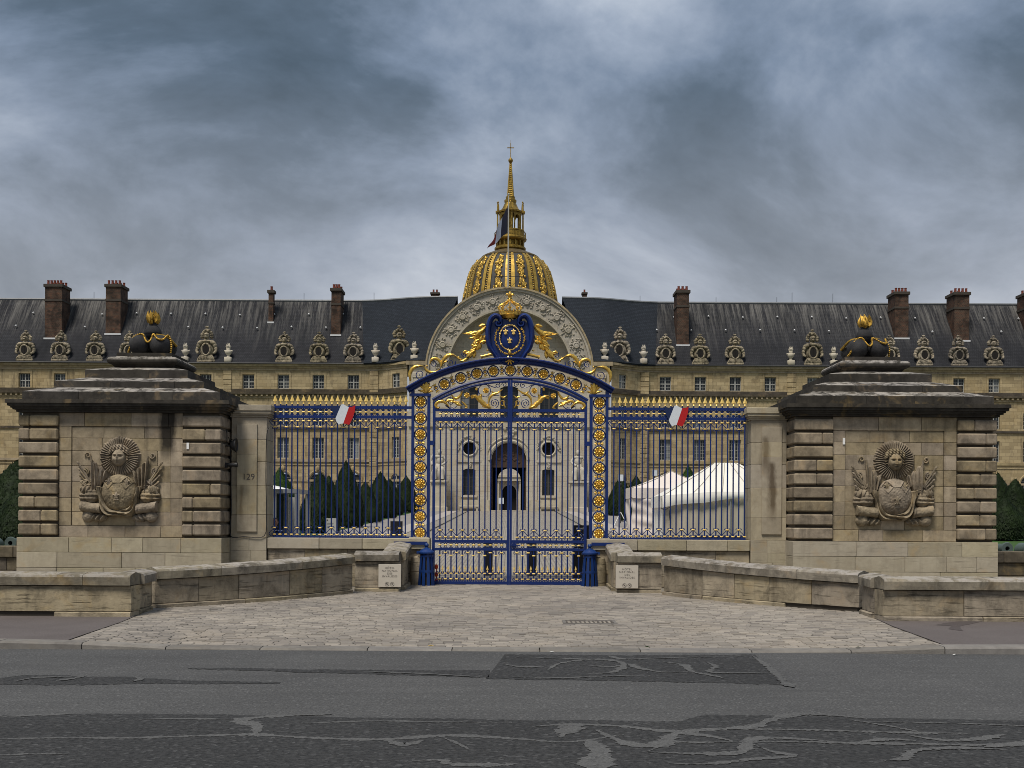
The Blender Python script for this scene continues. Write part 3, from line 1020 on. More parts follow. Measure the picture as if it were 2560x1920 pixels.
# cast iron drain cover in the setts
dx0, dy0 = ground_pt(1408, 1562, 0.06)
dx1, dy1 = ground_pt(1530, 1548, 0.06)
dr = thing('drain_cover', 'rusty cast iron drain grate set in the paving right of centre', 'drain cover', ((dx0 + dx1) / 2, dy0 + 0.3, 0.06))
zz = fz(dx0, dy0) + 0.014
obj('rim', MB().box(dx0, dx1, dy0, dy0 + 0.06, zz - 0.05, zz).box(dx0, dx1, dy0 + 0.56, dy0 + 0.62, zz - 0.05, zz + 0.007).box(dx0, dx0 + 0.06, dy0 + 0.06, dy0 + 0.56, zz - 0.05, zz + 0.003).box(dx1 - 0.06, dx1, dy0 + 0.06, dy0 + 0.56, zz - 0.05, zz + 0.003), 'granite', dr)
g_ = MB()
for i in range(11):
    a = lerp(dx0 + 0.07, dx1 - 0.1, i / 10)
    g_.box(a, a + 0.03, dy0 + 0.061, dy0 + 0.559, zz - 0.03, zz - 0.002)
obj('grate', g_, 'rustiron', dr)

# courtyard behind the gate
court = sheet('courtyard', [(y, -5.0, 5.0, 6) for y in (34.1, 50, 70, 90, 110, 136, 152)], 'courtcobble', lambda x, y: cz(y), 0.0)
tag(court, 'cobbled avenue leading from the gate to the palace door', kind='structure')
for s_ in (-1, 1):
    ed = 'left' if s_ < 0 else 'right'
    tag(sheet('path', [(y, s_ * 5.15, s_ * 6.15, 2) for y in (33, 60, 90, 134)], 'courtcobble', lambda x, y: cz(y), 0.0), f'cobbled gutter band along the {ed} of the avenue', kind='structure')
    tag(sheet('path', [(y, s_ * 6.2, s_ * 7.5, 2) for y in (33, 60, 90, 134)], 'palepath', lambda x, y: cz(y), 0.006), f'pale stone path along the {ed} of the avenue', kind='structure')
    tag(sheet('path', [(y, s_ * 7.5, s_ * 10.6, 2) for y in (33, 60, 90, 134)], 'gravel', lambda x, y: cz(y), 0.003), f'grey gravel walk on the {ed} of the avenue', kind='structure')
    tag(sheet('lawn', [(y, s_ * 10.6, s_ * 60, 10) for y in (37, 60, 90, 124)], 'grass', lambda x, y: cz(y), 0.01), f'mown lawn under the clipped yews on the {ed}', kind='structure')


# ================================================================ the low forecourt walls
def swept(name, path, s0, s1, sec, zfn, mat, parent, nsub=3):
    """One stone of a curved wall. path: (x,y) polyline; sec: list of (offset to the back, height above zfn) ; s0,s1 along the path"""
    ring = []
    for i in range(nsub + 1):
        s = lerp(s0, s1, i / nsub)
        (x, y), (tx, ty) = along(path, s)
        nx, ny = -ty, tx
        z = zfn(s)
        ring.append([(x + nx * o, y + ny * o, z + h if h is not None else 0) for o, h in sec])
    k = len(sec)
    vs = [p for r in ring for p in r]
    fs = [tuple(range(k)), tuple(nsub * k + j for j in range(k))]
    for i in range(nsub):
        for j in range(k):
            j2 = (j + 1) % k
            fs.append((i * k + j, i * k + j2, (i + 1) * k + j2, (i + 1) * k + j))
    cx, cy = sum(v[0] for v in vs) / len(vs), sum(v[1] for v in vs) / len(vs)
    mbw = MB().add([(a - cx, b - cy, c) for a, b, c in vs], fs)
    return obj(name, mbw, mat, parent, loc=(cx, cy, 0))


def plen(path):
    return sum(math.dist(a, b) for a, b in zip(path, path[1:]))


def along(path, s):
    for a, b in zip(path, path[1:]):
        L = math.dist(a, b)
        if s <= L or b is path[-1]:
            t = s / L
            return (lerp(a[0], b[0], t), lerp(a[1], b[1], t)), ((b[0] - a[0]) / L, (b[1] - a[1]) / L)
        s -= L


def run_wall(parent, path, ztop, zbot, sgn, stones, cops, foot=True, jog=0.0):
    """courses of a wall along path; the face looks to the right of travel when sgn=1"""
    L = plen(path)
    T = 0.5 * sgn
    # coping: rounded slab
    x = 0.0
    while x < L - 0.05:
        l = random.uniform(*cops)
        e = x + l
        if L - e < 0.5:
            e = L
        o = 0.07 * sgn
        dj = random.uniform(-0.008, 0.008)
        sec = [(-o + dj * sgn, -0.20), (-o + dj * sgn, -0.04), (-o * 0.6, 0.0), (T * 0.5, 0.05), (T + o * 0.6, 0.0), (T + o, -0.04), (T + o, -0.20)]
        swept('coping_stone', path, x + 0.006, e - 0.006, sec, ztop, 'coping', parent, max(2, int((e - x) * 3)))
        x = e
    x = 0.0
    while x < L - 0.05:
        l = random.uniform(*stones)
        e = x + l
        if L - e < 0.5:
            e = L
        dj = random.uniform(-0.012, 0.012) * sgn

        def zt(s):
            return ztop(s)
        zb = zbot
        nsub = max(2, int((e - x) * 3))
        ring = []
        for i in range(nsub + 1):
            s = lerp(x + 0.007, e - 0.007, i / nsub)
            (px, py), (tx, ty) = along(path, s)
            nx, ny = -ty, tx
            z1, z0 = ztop(s) - 0.215, zb(s) + 0.09
            q = 0.012 * sgn if i in (0, nsub) else 0.0
            ring.append([(px + nx * (dj + q), py + ny * (dj + q), z0 + 0.01), (px + nx * (dj + q), py + ny * (dj + q), z1 - 0.01), (px + nx * (dj + 0.02 * sgn), py + ny * (dj + 0.02 * sgn), z1), (px + nx * T, py + ny * T, z1), (px + nx * T, py + ny * T, z0)])
        k = 5
        vs = [p for r in ring for p in r]
        fs = [tuple(range(k)), tuple(nsub * k + j for j in range(k))]
        for i in range(nsub):
            for j in range(k):
                fs.append((i * k + j, i * k + (j + 1) % k, (i + 1) * k + (j + 1) % k, (i + 1) * k + j))
        cx, cy = sum(v[0] for v in vs) / len(vs), sum(v[1] for v in vs) / len(vs)
        obj('wall_stone', MB().add([(a - cx, b - cy, c) for a, b, c in vs], fs), 'lowwall', parent, loc=(cx, cy, 0))
        x = e
    # footing course, a little proud, and a dark mortar core
    x = 0.0
    while x < L - 0.05:
        e = x + random.uniform(1.2, 2.4)
        if L - e < 0.6:
            e = L
        if random.random() < 0.8:
            o = random.choice((-0.025, -0.05, 0.0)) * sgn
            sec = [(o, -0.15), (o, 0.07), (o + 0.03 * sgn, 0.088), (T, 0.088), (T, -0.15)]
            swept('footing_stone', path, x + 0.01, e - 0.01, sec, zbot, 'lowwall', parent, max(2, int((e - x) * 3)))
        x = e
    for a, b in zip(path, path[1:]):
        pass
    k = max(6, int(L * 2))
    ring = []
    for i in range(k + 1):
        s = lerp(0.06, L - 0.06, i / k)
        (px, py), (tx, ty) = along(path, s)
        nx, ny = -ty, tx
        o1, o2 = 0.035 * sgn, T - 0.03 * sgn
        ring.append([(px + nx * o1, py + ny * o1, zbot(s) - 0.2), (px + nx * o1, py + ny * o1, ztop(s) - 0.1), (px + nx * o2, py + ny * o2, ztop(s) - 0.1), (px + nx * o2, py + ny * o2, zbot(s) - 0.2)])
    vs = [p for r in ring for p in r]
    fs = [(0, 1, 2, 3), tuple(k * 4 + j for j in range(4))]
    for i in range(k):
        for j in range(4):
            fs.append((i * 4 + j, i * 4 + (j + 1) % 4, (i + 1) * 4 + (j + 1) % 4, (i + 1) * 4 + j))
    obj('mortar_core', MB().add(vs, fs), 'darkgap', parent)


for s_ in (-1, 1):
    side = 'left' if s_ < 0 else 'right'
    lab = f'low weathered stone wall sweeping to the gate on the {side}'
    w = thing('forecourt_wall', lab, 'wall', (XC + s_ * 7.4, 22.3, 0.09), 'walls flanking the paved drive')
    m_ = lambda P: [(XC + s_ * a, b) for a, b in P]
    # outer run, ending at the corner (travel towards the gate: +x on the left, -x on the right)
    path = m_([(27, 21.95), (7.36, 21.95)])
    run_wall(w, path, lambda s: 0.90, lambda s: fz(7.5, 22.0), -s_, (1.7, 2.6), (2.0, 3.4))
    # return: face towards the drive
    path = m_([(7.36, 22.48), (7.40, 23.4)])
    run_wall(w, path, lambda s: 0.90 + 0.012 * s, lambda s: fz(7, 22.9), -s_, (0.9, 1.0), (0.9, 1.0))
    path = m_(CURVE)
    LL = plen(path)
    run_wall(w, path, lambda s: 0.925 + 0.18 * (s / LL) ** 1.3, lambda s: lerp(0.105, 0.16, s / LL), -s_, (0.95, 1.7), (1.3, 2.3))
    # block that carries the plaque
    path = m_([(3.9, 28.4), (2.76, 28.4)])
    run_wall(w, path, lambda s: 1.14, lambda s: 0.165, -s_, (1.14, 1.2), (1.14, 1.2), jog=0.0)
    path = m_([(2.72, 28.96), (2.72, 30.62)])
    run_wall(w, path, lambda s: 1.15 + 0.11 * s, lambda s: 0.175 + 0.012 * s, -s_, (0.8, 0.86), (0.8, 0.9))
    # plaque
    pcx = XC + s_ * (2.76 + 0.45)
    pcx = W(974, 1440, 28.3)[0] if s_ < 0 else W(1568, 1445, 28.3)[0]
    p = thing('stone_plaque', f'square pale stone plaque lettered HÔTEL NATIONAL DES INVALIDES on the {side} wall block', 'plaque', (pcx, 28.34, 0.3), 'plaques beside the gate')
    obj('slab', MB().cbox(pcx - 0.285, pcx + 0.285, 28.33, 28.375, 0.285, 0.865, 0.004), 'plaque', p)
    for tx, zt, size in (('HÔTEL', 0.745, 0.056), ('NATIONAL', 0.675, 0.056), ('DES', 0.605, 0.056), ('INVALIDES', 0.535, 0.056)):
        text_obj(tx, size * 1.22, 'letter', p, (pcx, 28.3285, zt), space=1.22)
    for q in (-1, 1):
        cxp = pcx + q * 0.065
        zp = 0.36
        ring = [(cxp + 0.048 * math.cos(a), 28.3285, zp + 0.048 * math.sin(a)) for a in [2 * PI * i / 20 for i in range(20)]]
        pic = MB().tube(ring, 0.005, 4, closed=True)
        pic.ell((cxp, 28.329, zp + 0.004), (0.022, 0.002, 0.013)).ell((cxp + 0.018 * q, 28.329, zp + 0.018), (0.010, 0.002, 0.009))
        for lg in (-0.014, 0.012):
            pic.box(cxp + lg, cxp + lg + 0.005, 28.3275, 28.3295, zp - 0.024, zp)
        pic.tube([(cxp - 0.033, 28.328, zp + 0.033), (cxp + 0.033, 28.328, zp - 0.033)], 0.004, 4)
        obj('pictogram', pic, 'letter', p)


# ================================================================ wall carrying the railings, and the piers
for s_ in (-1, 1):
    side = 'left' if s_ < 0 else 'right'
    xa, xb = XC + s_ * 2.16, XC + s_ * 6.62
    x0, x1 = min(xa, xb), max(xa, xb)
    w = thing('railing_wall', f'stone dwarf wall under the {side} railings', 'wall', ((x0 + x1) / 2, 31, 0.2), 'dwarf walls under the railings')
    obj('core', MB().box(x0 + 0.01, x1 - 0.01, 30.81, 31.3, 0.1, 1.40), 'darkgap', w)
    x = x0
    while x < x1 - 0.05:
        e = x + random.uniform(1.1, 1.7)
        if x1 - e < 0.6:
            e = x1
        block(x + 0.005, e - 0.005, 30.70, 31.36, 1.17, 1.47, 0.014, 'coping_stone', 'plinth', w)
        x = e
    for z0, z1 in ((0.15, 0.50), (0.50, 0.84), (0.84, 1.165)):
        x = x0
        while x < x1 - 0.05:
            e = x + random.uniform(0.8, 1.6)
            if x1 - e < 0.5:
                e = x1
            block(x + 0.004, e - 0.004, 30.78, 31.2, z0 + 0.004, z1 - 0.004, 0.008, 'wall_stone', 'lowwall', w)
            x = e
    # pier between the railings and the big pedestal
    xa, xb = XC + s_ * 6.63, XC + s_ * 7.62
    x0, x1 = min(xa, xb), max(xa, xb)
    p = thing('stone_pier', ('plain stone pier numbered 129 beside the left pedestal' if s_ < 0 else 'plain stone pier with a brown run-off stain beside the right pedestal'), 'pier', ((x0 + x1) / 2, 31.1, 0.2), 'piers at the ends of the railings')
    obj('core', MB().box(x0 + 0.02, x1 - 0.02, 30.73, 31.58, 0.1, 4.75), 'darkgap', p)
    hs = [0.15, 0.52, 0.85, 1.12, 1.47, 2.1, 2.9, 3.55, 4.15, 4.77]
    for i, (z0, z1) in enumerate(zip(hs, hs[1:])):
        if z0 < 1.4:
            m1 = lerp(x0, x1, random.uniform(0.4, 0.65))
            block(x0 + 0.003, m1 - 0.003, 30.66, 31.62, z0 + 0.003, z1 - 0.003, 0.006, 'pier_stone', 'plinth', p)
            block(m1 + 0.003, x1 - 0.003, 30.66, 31.62, z0 + 0.003, z1 - 0.003, 0.006, 'pier_stone', 'plinth', p)
        else:
            block(x0 + 0.01, x1 - 0.01, 30.70, 31.60, z0 + 0.003, z1 - 0.003, 0.008, 'pier_stone', 'pier', p)
    # raised panel in four slabs
    pa, pb = (x0 + 0.17, x1 - 0.27) if s_ < 0 else (x0 + 0.30, x1 - 0.15)
    for z0, z1 in ((1.63, 2.1), (2.1, 2.9), (2.9, 3.75), (3.75, 4.16), (4.16, 4.58)):
        block(pa, pb, 30.655, 30.72, z0 + 0.002, z1 - 0.002, 0.006, 'panel_slab', 'pier', p)
    cap = MB()
    for q, (o, za, zb) in enumerate(((0.03, 4.77, 4.82), (0.07, 4.82, 4.86), (0.11, 4.86, 4.93), (0.14, 4.93, 5.10))):
        cap.cbox(x0 - o, x1 + o * (1 if s_ < 0 else 0.6), 30.70 - o, 31.62 + o, za + 0.001, zb, 0.015 if q == 3 else 0.004)
    obj('cap', cap, 'plinth', p)
    if s_ < 0:
        X_, Z_ = W(621, 1199, 30.65)
        text_obj('129', 0.235, 'letter', p, (X_, 30.651, Z_), name='number')


# ================================================================ the great pedestals
def fleur(mb, cx, cz_, h, y=0.0, dpt=0.03):
    """fleur-de-lis of height h, standing on cz_"""
    w = h * 0.42
    mb.ell((cx, y, cz_ + h * 0.66), (w * 0.36, dpt, h * 0.34), seg=8, rings=6)
    for q in (-1, 1):
        mb.tube(curve([(cx + q * w * 0.12, y, cz_ + h * 0.30), (cx + q * w * 0.42, y, cz_ + h * 0.60), (cx + q * w * 0.82, y, cz_ + h * 0.66), (cx + q * w * 0.95, y, cz_ + h * 0.47)], 9), [w * 0.14, w * 0.18, w * 0.22, w * 0.24, w * 0.24, w * 0.22, w * 0.20, w * 0.17, w * 0.12, w * 0.08][:10], 6)
        mb.ell((cx + q * w * 0.45, y, cz_ + h * 0.12), (w * 0.28, dpt * 0.8, h * 0.10), seg=6, rings=4)
    mb.box(cx - w * 0.5, cx + w * 0.5, y - dpt * 0.9, y + dpt * 0.9, cz_ + h * 0.26, cz_ + h * 0.36)
    mb.ell((cx, y, cz_ + h * 0.12), (w * 0.24, dpt * 0.9, h * 0.15), seg=6, rings=4)
    return mb


def field(name, x0, x1, z0, z1, nx, nz, fn, yf, parent, cx):
    """carved surface standing out from the wall by fn(x,z); where fn<=0 it sinks into the stone"""
    vs = []
    for j in range(nz + 1):
        for i in range(nx + 1):
            x, z = lerp(x0, x1, i / nx), lerp(z0, z1, j / nz)
            h_ = fn(x, z)
            if h_ > 0 and name != 'sun_face':
                q_ = Vector((cx + x, z, 2.0))
                h_ += .010 * mnoise.noise(q_ * 23) + .010 * mnoise.noise(q_ * 9)
            vs.append((cx + x, yf - (1.12 * h_ if h_ > 0 else -0.03), z))
    fs = [(j * (nx + 1) + i, j * (nx + 1) + i + 1, (j + 1) * (nx + 1) + i + 1, (j + 1) * (nx + 1) + i) for j in range(nz) for i in range(nx)]
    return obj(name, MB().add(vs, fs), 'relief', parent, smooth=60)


def gs(d, s):
    return math.exp(-(d / s) ** 2)


def sun_relief(parent, cx, yf):
    """carved trophy: sun face over a draped globe with lilies, banners, helmets and drums; faces -y at yf"""
    zc = 3.63
    nzv = lambda x, z, k: mnoise.noise(Vector((x * k, z * k, cx)))
    # fluted glory
    vs, fs = [], []
    na, nr = 276, 9
    for j in range(nr + 1):
        for i in range(na):
            a = 2 * PI * i / na
            rim = .555 + .035 * mnoise.noise(Vector((math.cos(a) * 9, math.sin(a) * 9, cx)))
            r_ = lerp(.1, rim, j / nr)
            flute = abs(math.cos(23 * a)) ** 1.3
            h = lerp(.12, .035, j / nr) + .055 * flute
            if j == nr:
                h = -.02
            vs.append((cx + r_ * math.cos(a), yf - h * 1.0, zc + r_ * math.sin(a)))
    fs = [(j * na + i, j * na + (i + 1) % na, (j + 1) * na + (i + 1) % na, (j + 1) * na + i) for j in range(nr) for i in range(na)]
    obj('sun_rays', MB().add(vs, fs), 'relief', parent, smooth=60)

    def face(x, z):
        u, v = x / .185, (z - zc + .03) / .235
        e = 1 - u * u - v * v
        if e <= 0:
            return -.03
        x = x * .85
        h = .10 + .16 * math.sqrt(e)
        h += .055 * gs(x, .018) * gs(v + .05, .33) + .035 * gs(x, .032) * gs(v + .28, .09)
        for q in (-1, 1):
            h -= .065 * gs(x - q * .062, .036) * gs(v - .16, .12)
            h += .024 * gs(x - q * .062, .020) * gs(v - .14, .05)
            h += .026 * gs(x - q * .065, .045) * gs(v - .33, .07)
            h += .020 * gs(x - q * .085, .045) * gs(v + .22, .2)
        h += .024 * gs(x, .045) * gs(v + .47, .05) + .020 * gs(x, .036) * gs(v + .60, .05) - .03 * gs(x, .05) * gs(v + .535, .028) + .022 * gs(x, .05) * gs(v + .82, .12)
        return h
    field('sun_face', -.20, .20, zc - .28, zc + .22, 50, 62, face, yf, parent, cx)

    def hair(x, z):
        zz = z - zc
        h = -.03
        ring = math.hypot(x / 1.2, (zz - .10) / .95)
        arch = .145 - 1.6 * x * x
        if zz > arch and ring < .24:
            h = .17 + .03 * math.sin(x * 70 + zz * 35) * math.cos(zz * 50) - .5 * max(0, ring - .17)
        if .185 < abs(x) < .28 and -.10 < zz <= .13:
            t = (abs(x) - .232) / .05
            w = .09 * (1 - t * t) + .05 * math.sin(zz * 85 + abs(x) * 40)
            h = max(h, w + .03)
        return h
    field('hair', -.33, .33, zc - .2, zc + .36, 66, 56, hair, yf, parent, cx)
    gz0 = 2.66

    def globe(x, z):
        u, v = x / .475, (z - gz0) / .50
        e = 1 - u * u - v * v
        if e <= 0:
            return -.03
        h = .05 + .24 * math.sqrt(e)
        zr = z - gz0 - .27
        for q in (-1, 1):
            dl = abs(x - q * .235) / .86 + abs(zr)
            h += .022 * gs(dl - .165, .018) - (.025 if dl < .15 else 0)
        if abs(abs(x) - .235) > .14:
            h += .018 * gs(zr, .014)
        h += .010 * gs(abs(x) - .20, .008) * (1 if z < gz0 + .1 else 0)
        return h
    field('globe', -.49, .49, gz0 - .52, gz0 + .52, 70, 74, globe, yf, parent, cx)
    for ox, oz_ in ((-.235, .27), (.235, .27), (0, -.10)):
        yy = yf - 1.12 * globe(ox, gz0 + oz_) - .004
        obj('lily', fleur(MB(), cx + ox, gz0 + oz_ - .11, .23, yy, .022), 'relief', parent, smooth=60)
    # swag of drapery cradling the globe
    vs = []
    NA, NS = 70, 26
    for i in range(NA + 1):
        a = R(163) + R(214) * i / NA
        for j in range(NS + 1):
            s = j / NS
            wv = .5 + .5 * math.sin(a * 3.0 + 1.0)
            r_ = lerp(.43, .60 + .06 * math.sin(a * 5) + .06 * max(0, -math.sin(a)), s)
            h = .20 * math.sin(PI * clamp(s * .98 + .01)) ** .6 + .045 * math.sin(s * 15 + 2.2 * math.sin(a * 2.0) + wv) + .012 * math.sin(s * 37 + a * 4)
            if j in (0, NS) or i in (0, NA):
                h = -.03
            vs.append((cx + r_ * .98 * math.cos(a), yf - h * 1.2, gz0 + .02 + r_ * 1.06 * math.sin(a)))
    fs = [(i * (NS + 1) + j, i * (NS + 1) + j + 1, (i + 1) * (NS + 1) + j + 1, (i + 1) * (NS + 1) + j) for i in range(NA) for j in range(NS)]
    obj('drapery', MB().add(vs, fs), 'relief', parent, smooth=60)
    for q in (-1, 1):
        # banner hanging from its pole
        vs = []
        NU, NV = 34, 16
        for i in range(NU + 1):
            u = i / NU
            for j in range(NV + 1):
                v = j / NV
                xt, zt = lerp(.76, .30, u), lerp(3.60, 3.20, u) - .05 * math.sin(PI * u)
                xb, zb_ = lerp(.70, .42, u), lerp(2.62, 2.92, u)
                x, z = lerp(xt, xb, v), lerp(zt, zb_, v) - .04 * math.sin(u * 20)
                h = .075 + .045 * math.sin(u * 24 + v * 1.5) + .02 * math.sin(u * 51) + .04 * v
                if i in (0, NU) or j in (0, NV):
                    h = -.03
                vs.append((cx + q * x, yf - h * 1.15, z))
        fs = [(i * (NV + 1) + j, i * (NV + 1) + j + 1, (i + 1) * (NV + 1) + j + 1, (i + 1) * (NV + 1) + j) for i in range(NU) for j in range(NV)]
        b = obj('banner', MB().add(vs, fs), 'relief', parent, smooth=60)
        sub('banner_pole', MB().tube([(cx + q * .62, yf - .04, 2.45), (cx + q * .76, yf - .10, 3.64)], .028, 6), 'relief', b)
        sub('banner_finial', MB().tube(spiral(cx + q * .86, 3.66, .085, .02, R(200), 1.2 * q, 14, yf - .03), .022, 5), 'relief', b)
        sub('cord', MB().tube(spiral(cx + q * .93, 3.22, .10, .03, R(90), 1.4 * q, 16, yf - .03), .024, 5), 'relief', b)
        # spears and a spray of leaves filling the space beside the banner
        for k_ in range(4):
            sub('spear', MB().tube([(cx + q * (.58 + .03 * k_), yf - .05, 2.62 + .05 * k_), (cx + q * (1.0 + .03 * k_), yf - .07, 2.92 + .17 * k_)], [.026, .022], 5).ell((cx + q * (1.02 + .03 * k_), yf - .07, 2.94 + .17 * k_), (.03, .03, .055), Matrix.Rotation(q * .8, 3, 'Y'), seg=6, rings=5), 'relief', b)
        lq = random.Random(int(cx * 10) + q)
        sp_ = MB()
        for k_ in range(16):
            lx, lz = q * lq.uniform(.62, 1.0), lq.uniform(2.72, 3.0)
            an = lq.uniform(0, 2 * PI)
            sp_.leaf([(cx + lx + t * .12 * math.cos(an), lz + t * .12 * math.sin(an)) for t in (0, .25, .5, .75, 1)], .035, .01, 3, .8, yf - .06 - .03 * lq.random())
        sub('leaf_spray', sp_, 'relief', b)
        # helmet with raised visor and plume
        hx, hz = q * .74, 2.58

        def helmet(x, z):
            dx_, dz_ = (x - hx) * q, z - hz
            h = -.03
            e = 1 - (dx_ / .20) ** 2 - (dz_ / .20) ** 2
            if e > 0:
                h = .04 + .15 * math.sqrt(e) + .012 * math.sin(dz_ * 60)
            e = 1 - ((dx_ - .12) / .20) ** 2 - ((dz_ - .16) / .13) ** 2
            if e > 0:
                h = max(h, .03 + .12 * math.sqrt(e) + .03 * math.sin(dx_ * 55 + dz_ * 20))
            e = 1 - ((dx_ - .22) / .13) ** 2 - ((dz_ + .02) / .18) ** 2
            if e > 0:
                h = max(h, .02 + .10 * math.sqrt(e) + .025 * math.sin(dz_ * 62))
            return h
        field('helmet', hx - .37, hx + .37, hz - .24, hz + .34, 46, 40, helmet, yf, parent, cx)

        def drum(x, z):
            dx_ = (x - q * .74) * q
            dz_ = z - 2.27 - .12 * dx_
            h = -.03
            if abs(dx_) < .27 and abs(dz_) < .135:
                h = .05 + .17 * math.sqrt(max(0, 1 - (dz_ / .14) ** 2)) + (.02 if abs(abs(dx_) - .24) < .03 else 0)
            e = 1 - ((dx_ - .10) / .17) ** 2 - ((z - 2.03) / .155) ** 2
            if e > 0:
                h = max(h, .02 + .13 * math.sqrt(e))
            e = 1 - ((dx_ + .18) / .24) ** 2 - ((z - 2.0) / .11) ** 2
            if e > 0:
                h = max(h, .0 + .12 * math.sqrt(e) + .035 * math.sin(dx_ * 48 + z * 30))
            return h
        field('drum', q * .74 - .46, q * .74 + .46, 1.86, 2.46, 56, 44, drum, yf, parent, cx)


for s_ in (-1, 1):
    side = 'left' if s_ < 0 else 'right'
    cx = XC + s_ * 10.30 + (-0.06 if s_ < 0 else 0.0)
    hw = 2.73
    Yf, Yb = 29.8, 35.26
    p = thing('gate_pedestal', f'massive square stone pedestal with stepped dark top and carved sun relief, {side} of the gate', 'pedestal', (cx, 32.5, 0.1), 'pedestals flanking the railings')
    obj('core', MB().box(cx - hw + 0.09, cx + hw - 0.09, Yf + 0.16, Yb - 0.05, 0.0, 4.80), 'recess', p)
    # pale plinth, three courses
    for i, (z0, z1) in enumerate(((0.14, 0.66), (0.66, 1.07), (1.07, 1.47))):
        x = cx - hw
        while x < cx + hw - 0.05:
            e = x + random.uniform(0.75, 1.75)
            if cx + hw - e < 0.55:
                e = cx + hw
            block(x + 0.005, e - 0.005, Yf - 0.005, Yf + 0.8, z0 + 0.005, z1 - 0.005, 0.006, 'plinth_stone', 'plinth', p)
            x = e
        for q in (-1, 1):        # flanks
            yy = Yf + 0.81
            while yy < Yb - 0.1:
                e = min(Yb, yy + 1.55)
                block(cx + q * hw - (0.3 if q > 0 else 0), cx + q * hw + (0.3 if q < 0 else 0), yy, e - 0.006, z0 + 0.003, z1 - 0.003, 0.005, 'plinth_stone', 'plinth', p)
                yy = e
    # rusticated corner strips, nine cushioned courses
    nC = 9
    zA, zB = 1.50, 4.76
    ch = (zB - zA) / nC
    for i in range(nC):
        z0, z1 = zA + i * ch, zA + (i + 1) * ch
        for q in (-1, 1):
            wI = 1.07
            xo = cx + q * (hw - 0.03)
            xi = cx + q * (hw - wI)
            a, b = min(xo, xi), max(xo, xi)
            jj = random.uniform(-0.012, 0.012)
            if random.random() < 0.55:
                m_ = lerp(a, b, random.choice((0.28, 0.42, 0.58, 0.72)))
                block(a, m_ - 0.002, Yf + jj, Yf + 1.3, z0 + 0.035, z1 - 0.035, 0.03, 'rustic_stone', 'rustic', p)
                block(m_ + 0.002, b, Yf + jj + 0.004, Yf + 1.3, z0 + 0.035, z1 - 0.035, 0.03, 'rustic_stone', 'rustic', p)
            else:
                block(a, b, Yf + jj, Yf + 1.3, z0 + 0.035, z1 - 0.035, 0.03, 'rustic_stone', 'rustic', p)
            block(min(xo - q * 0.5, xo), max(xo - q * 0.5, xo), Yf + 1.32, Yb - 0.02, z0 + 0.035, z1 - 0.035, 0.03, 'rustic_stone', 'rustic', p)
    # ashlar between the strips, with a sunk panel
    ia, ib = cx - hw + 1.075, cx + hw - 1.075
    pa, pb, pz0, pz1 = cx - 1.32, cx + 1.32, 1.78, 4.43
    zz = [1.473, 1.78, 2.15, 2.52, 2.95, 3.38, 3.78, 4.12, 4.43, 4.80]
    for i, (z0, z1) in enumerate(zip(zz, zz[1:])):
        inpanel = 1.78 <= z0 and z1 <= 4.44
        spans = [(ia, pa, 0), (pa, pb, 1), (pb, ib, 0)] if inpanel else [(ia, ib, 0)]
        for a, b, rec in spans:
            x = a
            while x < b - 0.02:
                e = x + random.uniform(0.6, 1.25)
                if b - e < 0.35:
                    e = b
                yo = Yf + 0.10 + (0.035 if rec else 0.0) + random.uniform(0, 0.004)
                block(x + 0.005, e - 0.005, yo, Yf + 0.4, z0 + 0.005, z1 - 0.005, 0.006, 'ashlar_stone', 'ashlar', p)
                x = e
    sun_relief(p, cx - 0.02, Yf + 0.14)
    # cornice and stepped, weathered top
    co = MB()
    for o, za, zb in ((0.02, 4.80, 4.86), (0.09, 4.86, 4.90), (0.13, 4.90, 4.95), (0.19, 4.95, 5.02), (0.23, 5.02, 5.12)):
        co.box(cx - hw - o, cx + hw + o, Yf - o, Yb + o, za + 0.0015, zb)
    obj('cornice', co, 'crust', p)
    H = [(2.64, 5.12, 5.36, 0.62, 0.18), (2.04, 5.54, 5.71, 0.62, 0.17), (1.43, 5.88, 6.10, 0.58, 0.14)]
    yc = (Yf + Yb) / 2
    for hwid, za, zb, slope, rise in H:
        # a course of blocks under a sloping weathering
        cuts = [-hwid]
        while cuts[-1] < hwid - 0.1:
            e = cuts[-1] + random.uniform(1.1, 1.9)
            cuts.append(hwid if hwid - e < 0.7 else e)
        for a, b in zip(cuts, cuts[1:]):
            la = slope if a == -hwid else 0
            lb = slope if b == hwid else 0
            mbx = MB()
            for yA, yB, fr in ((-hwid, 0, 1), (0, hwid, -1)):
                yo0, yo1 = (yc + yA, yc - 0.002) if fr > 0 else (yc + 0.002, yc + yB)
                st_f = slope if fr > 0 else 0
                st_b = slope if fr < 0 else 0
                bot = [(cx + a + 0.004, yo0, za), (cx + b - 0.004, yo0, za), (cx + b - 0.004, yo1, za), (cx + a + 0.004, yo1, za)]
                midp = [(cx + a + 0.004, yo0, zb), (cx + b - 0.004, yo0, zb), (cx + b - 0.004, yo1, zb), (cx + a + 0.004, yo1, zb)]
                top = [(cx + a + 0.004 + la, yo0 + st_f, zb + rise), (cx + b - 0.004 - lb, yo0 + st_f, zb + rise), (cx + b - 0.004 - lb, yo1 - st_b, zb + rise), (cx + a + 0.004 + la, yo1 - st_b, zb + rise)]
                mbx.add(bot + midp + top, [(3, 2, 1, 0), (0, 1, 5, 4), (1, 2, 6, 5), (2, 3, 7, 6), (3, 0, 4, 7), (4, 5, 9, 8), (5, 6, 10, 9), (6, 7, 11, 10), (7, 4, 8, 11), (8, 9, 10, 11)])
            obj('step_stone', mbx, 'crust', p)
    tor = MB()
    prof = [(0.88 + 0.11 * math.cos(t), 6.43 + 0.11 * math.sin(t)) for t in [R(-90) + PI * i / 8 for i in range(9)]]
